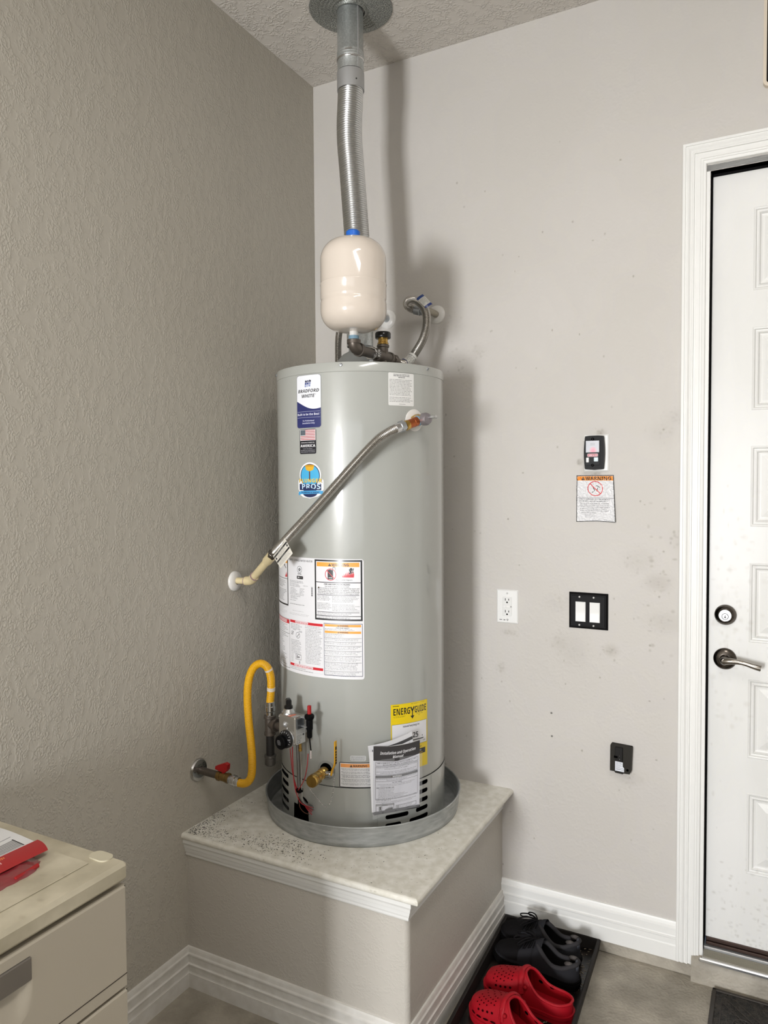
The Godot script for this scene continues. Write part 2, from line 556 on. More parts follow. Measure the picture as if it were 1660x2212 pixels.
func _ready() -> void:
	# ---- camera
	var cam := Camera3D.new()
	cam.name = "camera"
	cam.position = Vector3(1.6727, 1.6192, 2.5717)
	cam.rotation = Vector3(-0.03785, 0.48693, -0.00629)
	cam.fov = rad_to_deg(2.0 * atan(1106.0 / 1603.2))
	cam.near = 0.05
	add_child(cam)
	cam.current = true
	# ---- sky and exposure
	var we := WorldEnvironment.new()
	we.name = "environment"
	var env := Environment.new()
	env.background_mode = Environment.BG_SKY
	var sky := Sky.new()
	var sm := ProceduralSkyMaterial.new()
	sm.sky_top_color = rgb(150, 180, 215); sm.sky_horizon_color = rgb(225, 230, 235)
	sm.ground_horizon_color = rgb(190, 188, 182); sm.ground_bottom_color = rgb(150, 146, 138)
	sky.sky_material = sm
	env.sky = sky
	env.tonemap_mode = Environment.TONE_MAPPER_LINEAR
	env.tonemap_exposure = 0.80
	env.sdfgi_enabled = true; env.ssao_enabled = true; env.ssil_enabled = true
	we.environment = env
	add_child(we)
	# ---- daylight through the window behind the camera
	var win := AreaLight3D.new()
	win.name = "window_daylight"
	win.position = Vector3(0.54, 1.28, 6.17)
	win.area_size = Vector2(0.72, 1.2)
	win.area_range = 14.0
	win.light_energy = 26.0
	win.light_color = rgb(252, 253, 255)
	shadows(win)
	add_child(win)
	# ---- daylight through the wide garage opening further right behind the camera
	var gate := AreaLight3D.new()
	gate.name = "garage_daylight"
	gate.position = Vector3(2.6, 1.07, 6.17)
	gate.area_size = Vector2(2.8, 2.0)
	gate.area_range = 14.0
	gate.light_energy = 2.9
	gate.light_color = rgb(250, 252, 255)
	shadows(gate)
	add_child(gate)
	# ---- ceiling lamp of the garage
	var lamp := AreaLight3D.new()
	lamp.name = "ceiling_lamp_light"
	lamp.position = Vector3(1.8, 3.165, 2.1)
	lamp.rotation = Vector3(-PI / 2, 0, 0)
	lamp.area_size = Vector2(0.3, 1.2)
	lamp.area_range = 14.0
	lamp.light_energy = 2.6
	lamp.light_color = rgb(255, 250, 245)
	shadows(lamp)
	add_child(lamp)
	build_materials()
	build_room()
	build_door()
	build_platform()
	build_heater()
	build_vent()
	build_top_plumbing()
	build_relief_hose()
	build_gas_line()
	build_papers()
	build_wall_devices()
	build_cabinet()
	build_tray_and_shoes()
	build_lamp()

func build_materials() -> void:
	var paint := rgb(197, 193, 187)
	# left wall and platform: trowelled orange peel paint
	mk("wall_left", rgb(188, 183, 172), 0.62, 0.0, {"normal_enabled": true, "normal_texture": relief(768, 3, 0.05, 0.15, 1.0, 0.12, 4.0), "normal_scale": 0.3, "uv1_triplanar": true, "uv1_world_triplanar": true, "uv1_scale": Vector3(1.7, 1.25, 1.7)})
	mk("platform_paint", rgb(194, 189, 180), 0.6, 0.0, {"normal_enabled": true, "normal_texture": relief(512, 8, 0.05, 0.15, 1.0, 0.2, 3.0), "normal_scale": 0.22, "uv1_triplanar": true, "uv1_world_triplanar": true, "uv1_scale": Vector3(1.9, 2.2, 1.9)})
	mk("ceiling", rgb(206, 201, 194), 0.75, 0.0, {"normal_enabled": true, "normal_texture": relief(768, 21, 0.035, 0.35, 0.95, 0.15, 5.0), "normal_scale": 0.45, "uv1_triplanar": true, "uv1_world_triplanar": true, "uv1_scale": Vector3(1.4, 1.4, 1.4)})
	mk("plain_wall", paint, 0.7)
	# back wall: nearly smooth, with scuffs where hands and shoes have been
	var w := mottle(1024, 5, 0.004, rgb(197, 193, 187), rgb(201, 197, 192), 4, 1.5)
	var r := RandomNumberGenerator.new()
	r.seed = 4
	var grime := rgb(120, 113, 100)
	var spots := [[1.144, 1.786, 0.022, 0.02, 0.25], [1.10, 1.76, 0.01, 0.01, 0.3], [1.09, 1.655, 0.018, 0.03, 0.16], [1.125, 1.645, 0.022, 0.022, 0.22], [1.07, 1.69, 0.01, 0.012, 0.2],
		[1.27, 1.36, 0.06, 0.05, 0.13], [1.42, 1.43, 0.06, 0.05, 0.14], [1.33, 1.29, 0.05, 0.035, 0.25], [1.36, 1.16, 0.07, 0.04, 0.14], [1.05, 1.04, 0.06, 0.07, 0.10], [1.18, 1.05, 0.03, 0.025, 0.3], [1.0, 1.06, 0.03, 0.03, 0.13],
		[0.82, 1.08, 0.03, 0.012, 0.14], [0.99, 1.2, 0.04, 0.03, 0.08], [1.34, 1.78, 0.05, 0.05, 0.10], [1.38, 1.83, 0.04, 0.03, 0.10], [0.79, 0.95, 0.02, 0.02, 0.12], [0.64, 2.06, 0.05, 0.06, 0.16], [0.6, 2.2, 0.06, 0.05, 0.12], [0.7, 2.1, 0.03, 0.03, 0.1], [1.24, 0.62, 0.06, 0.03, 0.12]]
	for s in spots: smudge(w, s[0] / 3.0 * 1024, (1.0 - s[1] / 3.219) * 1024, s[2] / 3.0 * 1024 * 1.2, s[3] / 3.219 * 1024 * 1.2, grime, s[4] * 0.55)
	for s in spots:
		for k in 14: smudge(w, (s[0] + r.randfn(0, s[2] * 0.5)) / 3.0 * 1024, (1.0 - (s[1] + r.randfn(0, s[3] * 0.5)) / 3.219) * 1024, r.randf_range(1.0, 3.0), r.randf_range(0.8, 2.5), grime, s[4] * r.randf_range(0.3, 1.0))
	for k in 70:   # specks
		smudge(w, r.randf_range(180, 470), r.randf_range(120, 960), r.randf_range(0.8, 1.8), r.randf_range(0.8, 1.8), grime, r.randf_range(0.2, 0.7))
	for k in 40:
		smudge(w, r.randf_range(440, 500), r.randf_range(530, 700), r.randf_range(1, 4), r.randf_range(1, 3), grime, r.randf_range(0.1, 0.3))
	mk("wall_back", Color.WHITE, 0.55, 0.0, {"albedo_texture": tex(w), "normal_enabled": true, "normal_texture": relief(1024, 31, 0.06, 0.5, 1.0, 0.5, 1.0), "normal_scale": 0.16})
	mk("trim_white", rgb(232, 232, 229), 0.4)
	var bw := mottle(512, 77, 0.03, rgb(214, 211, 204), rgb(226, 224, 219), 4, 1.5)
	mk("board_white", Color.WHITE, 0.5, 0.0, {"albedo_texture": tex(bw), "uv1_triplanar": true, "uv1_world_triplanar": true, "uv1_scale": Vector3(1.2, 1.2, 1.2)})
	mk("black", rgb(14, 14, 15), 0.5, 0.0, {"metallic_specular": 0.2})
	mk("black_gloss", rgb(16, 16, 18), 0.22)
	mk("void", rgb(5, 5, 5), 1.0, 0.0, {"metallic_specular": 0.0})
	# concrete
	var c := mottle(1024, 12, 0.006, rgb(140, 134, 122), rgb(176, 169, 156), 6, 1.5)
	var fl := tile(noise(FastNoiseLite.TYPE_CELLULAR, 0.03, 6, 2), 256)
	for k in 260:
		var x := r.randf_range(0, 1023); var y := r.randf_range(0, 1023)
		smudge(c, x, y, r.randf_range(1, 9), r.randf_range(1, 4), rgb(84, 76, 64) if k % 3 else rgb(176, 170, 158), r.randf_range(0.1, 0.4))
	mk("concrete", Color.WHITE, 0.6, 0.0, {"albedo_texture": tex(c), "normal_enabled": true, "normal_texture": relief(512, 61, 0.04, 0.5, 1.0, 0.7, 2.0), "normal_scale": 0.4, "uv1_triplanar": true, "uv1_world_triplanar": true, "uv1_scale": Vector3(0.8, 0.8, 0.8)})
	# dirty painted board on the platform
	var t := mottle(1024, 40, 0.02, rgb(218, 215, 203), rgb(238, 236, 228), 6, 1.5)
	for k in 700:
		var x := r.randf_range(0, 1023); var y := r.randf_range(0, 1023)
		smudge(t, x, y, r.randf_range(1.5, 9), r.randf_range(1, 3.5), rgb(122, 115, 98), r.randf_range(0.06, 0.3))
	mk("platform_top", Color.WHITE, 0.5, 0.0, {"albedo_texture": tex(t), "uv1_triplanar": true, "uv1_world_triplanar": true, "uv1_scale": Vector3(1.15, 1.15, 1.15)})
	# metals
	var gz := mottle(512, 90, 0.045, rgb(178, 183, 183), rgb(214, 218, 218), 2, 1.3, FastNoiseLite.TYPE_CELLULAR)
	mk("galvanized", Color.WHITE, 0.34, 0.8, {"albedo_texture": tex(gz), "uv1_triplanar": true, "uv1_scale": Vector3(7, 7, 7)})
	var gp := mottle(512, 96, 0.012, rgb(152, 155, 155), rgb(188, 191, 191), 5, 1.3)
	mk("pan_metal", Color.WHITE, 0.45, 0.55, {"albedo_texture": tex(gp), "uv1_triplanar": true, "uv1_scale": Vector3(2.5, 9, 2.5)})
	var gs := mottle(512, 99, 0.09, rgb(84, 88, 86), rgb(190, 192, 186), 4, 2.6)
	mk("flange_metal", Color.WHITE, 0.5, 0.6, {"albedo_texture": tex(gs), "uv1_triplanar": true, "uv1_scale": Vector3(5, 5, 5)})
	mk("aluminium", rgb(205, 206, 206), 0.28, 1.0)
	mk("aluminium_dull", rgb(188, 189, 190), 0.45, 0.7)
	mk("steel_hose", rgb(186, 183, 178), 0.24, 0.95)
	mk("chrome", rgb(205, 205, 205), 0.14, 1.0)
	mk("nickel_dark", rgb(104, 98, 92), 0.24, 1.0)
	mk("black_iron", rgb(104, 97, 90), 0.42, 0.75)
	mk("iron_dark", rgb(44, 42, 41), 0.45, 0.5)
	mk("brass", rgb(196, 160, 88), 0.24, 1.0)
	mk("brass_old", rgb(132, 106, 62), 0.42, 0.8)
	mk("copper", rgb(178, 98, 58), 0.3, 0.9)
	mk("zinc", rgb(180, 184, 188), 0.35, 0.9)
	mk("blue_tape", rgb(120, 152, 172), 0.6)
	# heater and the rest
	mk("heater_grey", rgb(172, 174, 169), 0.3, 0.0, {"clearcoat_enabled": true, "clearcoat": 1.0, "clearcoat_roughness": 0.07})
	mk("heater_dark", rgb(150, 152, 148), 0.35)
	mk("tank_cream", rgb(222, 211, 199), 0.12, 0.0, {"clearcoat_enabled": true, "clearcoat": 0.6, "clearcoat_roughness": 0.06})
	mk("cap_blue", rgb(28, 104, 206), 0.4)
	mk("hood_grey", rgb(150, 152, 150), 0.45, 0.3)
	mk("yellow_hose", rgb(214, 160, 6), 0.45)
	mk("yellow_lever", rgb(232, 172, 20), 0.4)
	mk("red_plastic", rgb(168, 16, 20), 0.4)
	mk("red_wire", rgb(178, 40, 48), 0.45)
	mk("white_plastic", rgb(232, 232, 230), 0.35)
	mk("white_flange", rgb(226, 224, 220), 0.3)
	mk("cpvc", rgb(216, 200, 158), 0.45)
	mk("purple_stain", rgb(150, 124, 128), 0.5)
	mk("paper", rgb(228, 228, 230), 0.6)
	mk("cabinet", rgb(186, 178, 162), 0.48)
	mk("cabinet_top", rgb(202, 195, 172), 0.45)
	mk("cabinet_handle", rgb(112, 106, 98), 0.42)
	mk("clog_red", rgb(160, 12, 28), 0.55, 0.0, {"metallic_specular": 0.35})
	mk("clog_red_dark", rgb(150, 11, 23), 0.6, 0.0, {"metallic_specular": 0.3})
	mk("shoe_black", rgb(27, 26, 27), 0.85, 0.0, {"metallic_specular": 0.12})
	mk("shoe_charcoal", rgb(42, 42, 45), 0.8, 0.0, {"metallic_specular": 0.15})
	mk("shoe_grey", rgb(86, 82, 80), 0.85, 0.0, {"metallic_specular": 0.15})
	mk("rubber_black", rgb(16, 15, 15), 0.6, 0.0, {"metallic_specular": 0.15})
	mk("tray_black", rgb(20, 18, 17), 0.38)
	mk("tray_rim", rgb(40, 37, 35), 0.5, 0.0, {"metallic_specular": 0.25})
	mk("bronze_strip", rgb(66, 50, 44), 0.45, 0.4)

func build_room() -> void:
	var h := 3.219
	var g := G.new().box(Vector3(3.1, -0.06, 3.1), Vector3(6.5, 0.12, 6.5))
	var o := single(g, "floor", M.concrete, "worn grey brown concrete garage floor slab", "floor", "structure")
	g = G.new().box(Vector3(3.1, h + 0.06, 3.1), Vector3(6.5, 0.12, 6.5))
	single(g, "ceiling", M.ceiling, "greige ceiling with coarse trowelled texture", "ceiling", "structure")
	g = G.new().box(Vector3(-0.06, h / 2, 3.1), Vector3(0.12, h, 6.5))
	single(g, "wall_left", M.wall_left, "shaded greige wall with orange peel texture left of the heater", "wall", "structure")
	# back wall with the door opening
	g = G.new()
	g.box(Vector3(0.739, h / 2, -0.06), Vector3(1.478, h, 0.12))
	g.box(Vector3(1.9465, (2.592 + h) / 2, -0.06), Vector3(0.937, h - 2.592, 0.12))
	g.box(Vector3(1.9465, 0.045, -0.06), Vector3(0.937, 0.09, 0.12))
	g.box(Vector3(4.3575, h / 2, -0.06), Vector3(3.885, h, 0.12))
	for i in g.v.size(): g.u[i] = Vector2(g.v[i].x / 3.0, 1.0 - g.v[i].y / h)
	single(g, "wall_back", M.wall_back, "bright greige wall with scuffs between heater and door", "wall", "structure")
	g = G.new().box(Vector3(6.26, h / 2, 3.1), Vector3(0.12, h, 6.5))
	single(g, "wall_right", M.plain_wall, "greige wall on the far right of the garage", "wall", "structure")
	# wall behind the camera with its window
	g = G.new()
	g.box(Vector3(0.02, h / 2, 6.26), Vector3(0.28, h, 0.12))
	g.box(Vector3(1.05, h / 2, 6.26), Vector3(0.26, h, 0.12))
	g.box(Vector3(5.11, h / 2, 6.26), Vector3(2.22, h, 0.12))
	g.box(Vector3(0.54, 0.32, 6.26), Vector3(0.76, 0.64, 0.12))
	g.box(Vector3(0.54, (1.92 + h) / 2, 6.26), Vector3(0.76, h - 1.92, 0.12))
	g.box(Vector3(2.59, (2.1 + h) / 2, 6.26), Vector3(2.82, h - 2.1, 0.12))
	single(g, "wall_front", M.plain_wall, "greige wall behind the camera with a window and the garage opening", "wall", "structure")
	g = G.new()
	g.box(Vector3(0.18, 1.28, 6.26), Vector3(0.04, 1.28, 0.06)); g.box(Vector3(0.90, 1.28, 6.26), Vector3(0.04, 1.28, 0.06))
	g.box(Vector3(0.54, 0.66, 6.26), Vector3(0.68, 0.04, 0.06)); g.box(Vector3(0.54, 1.90, 6.26), Vector3(0.68, 0.04, 0.06))
	var wn := single(g, "window_1", M.trim_white, "white framed window behind the camera", "window", "structure")
	g = G.new().box(Vector3(0.54, 1.28, 6.26), Vector3(0.68, 1.2, 0.006))
	part(g, "pane", mk("glass", Color(0.9, 0.95, 0.95, 0.08), 0.02, 0.0, {"transparency": BaseMaterial3D.TRANSPARENCY_ALPHA}), wn)
	# concrete footing that shows under the back wall, and the apron below the door
	g = G.new().box(Vector3(1.11, 0.022, 0.005), Vector3(0.73, 0.044, 0.014), 0.004)
	single(g, "trim_1", M.concrete, "low grey concrete footing under the back baseboard", "footing", "structure")
	g = G.new()
	var ap := PackedVector2Array([Vector2(0, 0), Vector2(0.036, 0), Vector2(0.035, 0.05), Vector2(0.032, 0.066), Vector2(0.024, 0.075), Vector2(0.012, 0.078), Vector2(0, 0.078)])
	g.extrude(ap, 0, 1.135, Transform3D(Basis(Vector3(0, 0, 1), UP, Vector3(-1, 0, 0)), Vector3(2.58, 0, -0.002)), 50.0)
	single(g, "trim_2", M.concrete, "pale concrete apron sloping down from the door sill", "apron", "structure")
	# baseboards: the run on the left wall turns into the platform's own boards
	var pr := board_profile()
	var left := [Vector3(0, 0, 6.2), Vector3(0, 0, 0.7907), Vector3(0.7951, 0, 0.7907), Vector3(0.7951, 0, 0.0)]
	var side := [Vector3.RIGHT, Vector3.BACK, Vector3.RIGHT]
	g = G.new().sweep(left, side, UP, pr, [0])
	single(g, "baseboard_left", M.board_white, "dingy white stepped baseboard along the left wall", "baseboard", "structure")
	g = G.new().sweep([Vector3(0.7951, 0.042, 0), Vector3(1.399, 0.042, 0)], [Vector3.BACK], UP, pr)
	single(g, "baseboard_back", M.trim_white, "white stepped baseboard between platform and door", "baseboard", "structure")

func board_profile() -> Array:
	return [Vector2(0.0, 0.0), Vector2(0.015, 0.0), Vector2(0.015, 0.047), Vector2(0.0135, 0.0475), Vector2(0.0125, 0.052), Vector2(0.0125, 0.070), Vector2(0.0145, 0.072), Vector2(0.0145, 0.076), Vector2(0.0115, 0.078), Vector2(0.0105, 0.080),
		Vector2(0.0105, 0.103), Vector2(0.0125, 0.104), Vector2(0.012, 0.108), Vector2(0.009, 0.112), Vector2(0.007, 0.121), Vector2(0.005, 0.126), Vector2(0.0, 0.127)]

func build_door() -> void:
	# casing: stepped, mitred round the opening
	var pr := [Vector2(0.069, 0), Vector2(0.069, 0.020), Vector2(0.0675, 0.0215), Vector2(0.060, 0.0215), Vector2(0.059, 0.0185), Vector2(0.056, 0.0185), Vector2(0.055, 0.020), Vector2(0.050, 0.0205), Vector2(0.044, 0.0165), Vector2(0.040, 0.0175), Vector2(0.0385, 0.0195), Vector2(0.034, 0.0195), Vector2(0.033, 0.015),
		Vector2(0.0285, 0.015), Vector2(0.028, 0.0165), Vector2(0.016, 0.0165), Vector2(0.0155, 0.0145), Vector2(0.0095, 0.0145), Vector2(0.009, 0.0125), Vector2(0.0015, 0.0115), Vector2(0.0, 0.010), Vector2(0.0, 0.0)]
	var g := G.new().sweep([Vector3(1.4665, 0.045, 0), Vector3(1.4665, 2.614, 0), Vector3(2.427, 2.614, 0), Vector3(2.427, 0.045, 0)], [Vector3.LEFT, UP, Vector3.RIGHT], Vector3.BACK, pr)
	single(g, "trim_3", M.trim_white, "white stepped casing around the entry door", "door casing", "structure")
	var d := single(door_face(), "door_1", door_paint(), "white raised panel entry door with dark lever handle", "door", "structure")
	for row in panel_rows():
		for c in [[1.600, 1.868], [2.014, 2.282]]:
			part(door_panel(c[0], c[1], row[0], row[1]), "panel", M.door_paint, d)
	# jamb, stop strip and sweep belong to the door set
	g = G.new()
	g.box(Vector3(1.472, 1.33, -0.052), Vector3(0.012, 2.52, 0.116), 0.001)
	g.box(Vector3(2.421, 1.33, -0.055), Vector3(0.011, 2.52, 0.11), 0.001)
	g.box(Vector3(1.9465, 2.602, -0.055), Vector3(0.96, 0.020, 0.11), 0.001)
	part(g, "jamb", M.trim_white, d)
	g = G.new()
	g.box(Vector3(1.4805, 1.35, -0.050), Vector3(0.0045, 2.46, 0.03)); g.box(Vector3(1.9465, 2.5885, -0.048), Vector3(0.93, 0.007, 0.03))
	part(g, "weatherstrip", M.black, d)
	g = G.new()
	g.box(Vector3(1.942, 0.119, -0.045), Vector3(0.915, 0.012, 0.03), 0.002)
	g.box(Vector3(1.942, 0.107, -0.036), Vector3(0.915, 0.010, 0.024), 0.002)
	part(g, "door_sweep", M.bronze_strip, d)
	# deadbolt
	var db := Transform3D(Basis(Vector3.RIGHT, Vector3.BACK, Vector3.DOWN), Vector3(1.532, 1.1926, -0.035))
	g = G.new().lathe([Vector2(0.0325, 0.0), Vector2(0.0325, 0.006), Vector2(0.031, 0.010), Vector2(0.023, 0.019), Vector2(0.0205, 0.0205), Vector2(0.019, 0.0195)], db, 48)
	var dbn := part(g, "deadbolt", M.nickel_dark, d, "dark round deadbolt rose with bright keyway face")
	g = G.new().cyl(0.0192, 0.012, 0.0195, db, 40, 0.001)
	part(g, "lock_face", mk("lock_face", rgb(196, 196, 198), 0.35, 0.9), dbn)
	g = G.new().lathe([Vector2(0.0105, 0.0195), Vector2(0.0105, 0.0203), Vector2(0.0085, 0.0205), Vector2(0.0085, 0.0195)], db * Transform3D(Basis(), Vector3(0, 0, 0.003)), 30)
	g.box(Vector3(0, 0.0197, 0.004), Vector3(0.0022, 0.001, 0.010), 0.0, db); g.box(Vector3(0, 0.0197, 0.0055), Vector3(0.006, 0.001, 0.003), 0.0, db)
	part(g, "keyway", M.iron_dark, dbn)
	# lever
	var lv := Transform3D(Basis(Vector3.RIGHT, Vector3.BACK, Vector3.DOWN), Vector3(1.532, 1.0505, -0.035))
	g = G.new().lathe([Vector2(0.0345, 0.0), Vector2(0.0345, 0.004), Vector2(0.033, 0.007), Vector2(0.024, 0.0125), Vector2(0.0155, 0.0145), Vector2(0.015, 0.018), Vector2(0.0135, 0.034), Vector2(0.012, 0.044), Vector2(0.008, 0.050), Vector2(0, 0.0515)], lv, 48)
	var dh := part(g, "door_handle", M.nickel_dark, d, "dark nickel lever handle on round rose")
	var pts := smooth_path([Vector3(1.531, 1.0505, 0.006), Vector3(1.552, 1.0535, 0.011), Vector3(1.585, 1.052, 0.014), Vector3(1.615, 1.045, 0.015), Vector3(1.636, 1.0405, 0.014)], 0.004)
	var rad := []
	for i in pts.size():
		var f := float(i) / (pts.size() - 1)
		rad.append(lerpf(0.0115, 0.0074, smoothstep(0.0, 0.5, f)) + 0.0024 * smoothstep(0.6, 1.0, f))
	part(G.new().tube(pts, rad, 16), "lever", mk("nickel", rgb(150, 144, 136), 0.2, 1.0), dh)
	# sill
	var s := thing("door_sill", "ribbed aluminium door sill with bright front lip below the white door", "door sill", Vector3(1.9465, 0.078, 0))
	g = G.new().box(Vector3(1.944, 0.0835, -0.015), Vector3(0.932, 0.011, 0.10), 0.002)
	g.box(Vector3(1.944, 0.094, -0.040), Vector3(0.932, 0.012, 0.05), 0.002)
	part(g, "sill_plate", M.aluminium_dull, s)
	for k in 10:
		g = G.new().box(Vector3(1.944, 0.0905, 0.0305 - k * 0.0052), Vector3(0.928, 0.0045, 0.0026), 0.0008)
		part(g, "rib", mk("sill_rib", rgb(150, 146, 134), 0.45, 0.5), s)
	g = G.new().box(Vector3(1.941, 0.0835, 0.0385), Vector3(0.944, 0.012, 0.008), 0.003)
	part(g, "front_lip", M.aluminium, s)

func door_paint() -> StandardMaterial3D:
	var im := mottle(512, 14, 0.006, rgb(224, 224, 221), rgb(231, 231, 229), 4, 1.5)
	var r := RandomNumberGenerator.new()
	r.seed = 9
	# hand grime round the lock and scuffs low down; the picture covers 0.92 x 2.46 m
	for k in 160:
		var x := 30 + r.randfn(0, 26); var y := 512.0 * (1.0 - (1.03 + r.randfn(0, 0.22)) / 2.46)
		smudge(im, x, y, r.randf_range(1, 7), r.randf_range(1, 3), rgb(196, 192, 184), r.randf_range(0.05, 0.3))
	for k in 150:
		smudge(im, r.randf_range(0, 200), 512.0 * (1.0 - absf(r.randfn(0, 0.14)) / 2.46), r.randf_range(1, 6), r.randf_range(0.6, 1.4), rgb(170, 166, 158), r.randf_range(0.05, 0.35))
	return mk("door_paint", Color.WHITE, 0.38, 0.0, {"albedo_texture": tex(im)})

func panel_rows() -> Array:
	return [[2.2145, 2.4695], [1.8432, 2.101], [1.4774, 1.731], [1.1103, 1.3623], [0.7391, 0.9909], [0.362, 0.6242]]

func door_uv(g: G) -> G:
	for i in g.v.size(): g.u[i] = Vector2((g.v[i].x - 1.483) / 0.92, 1.0 - (g.v[i].y - 0.125) / 2.46)
	return g

func door_face() -> G:
	var g := G.new()
	var z := -0.035
	var xs := [1.483, 1.600, 1.868, 2.014, 2.282, 2.40]
	var ys := [0.125]
	var rows := panel_rows()
	rows.reverse()
	for r in rows:
		ys.append(r[0]); ys.append(r[1])
	ys.append(2.584)
	for i in xs.size() - 1:
		for j in ys.size() - 1:
			if (i == 1 or i == 3) and j % 2 == 1: continue
			g.face([Vector3(xs[i], ys[j], z), Vector3(xs[i + 1], ys[j], z), Vector3(xs[i + 1], ys[j + 1], z), Vector3(xs[i], ys[j + 1], z)], Vector3(1.9, 1.3, -1))
	g.box(Vector3(1.9415, 1.3545, -0.068), Vector3(0.917, 2.459, 0.03))
	g.face([Vector3(1.483, 0.125, z), Vector3(1.483, 2.584, z), Vector3(1.483, 2.584, -0.06), Vector3(1.483, 0.125, -0.06)], Vector3(1.9, 1.3, z))
	g.face([Vector3(1.483, 2.584, z), Vector3(2.4, 2.584, z), Vector3(2.4, 2.584, -0.06), Vector3(1.483, 2.584, -0.06)], Vector3(1.9, 1.3, z))
	g.face([Vector3(1.483, 0.125, z), Vector3(2.4, 0.125, z), Vector3(2.4, 0.125, -0.06), Vector3(1.483, 0.125, -0.06)], Vector3(1.9, 1.3, z))
	return door_uv(g)

func door_panel(x0: float, x1: float, y0: float, y1: float) -> G:
	var g := G.new()
	var z := -0.035
	var rings := [[0.0, 0.0], [0.002, 0.0012], [0.006, 0.0005], [0.009, -0.004], [0.013, -0.0045], [0.017, -0.002], [0.021, -0.0075], [0.026, -0.0085], [0.030, -0.0085], [0.056, -0.002], [0.058, -0.002]]
	for k in rings.size() - 1:
		var a: float = rings[k][0]; var b: float = rings[k + 1][0]; var za: float = z + rings[k][1]; var zb: float = z + rings[k + 1][1]
		var A := [Vector3(x0 + a, y0 + a, za), Vector3(x1 - a, y0 + a, za), Vector3(x1 - a, y1 - a, za), Vector3(x0 + a, y1 - a, za)]
		var B := [Vector3(x0 + b, y0 + b, zb), Vector3(x1 - b, y0 + b, zb), Vector3(x1 - b, y1 - b, zb), Vector3(x0 + b, y1 - b, zb)]
		for i in 4: g.face([A[i], A[(i + 1) % 4], B[(i + 1) % 4], B[i]], Vector3((x0 + x1) / 2, (y0 + y1) / 2, -2))
	var e := 0.058
	g.face([Vector3(x0 + e, y0 + e, z - 0.002), Vector3(x1 - e, y0 + e, z - 0.002), Vector3(x1 - e, y1 - e, z - 0.002), Vector3(x0 + e, y1 - e, z - 0.002)], Vector3(1.9, 1.3, -1))
	return door_uv(g)

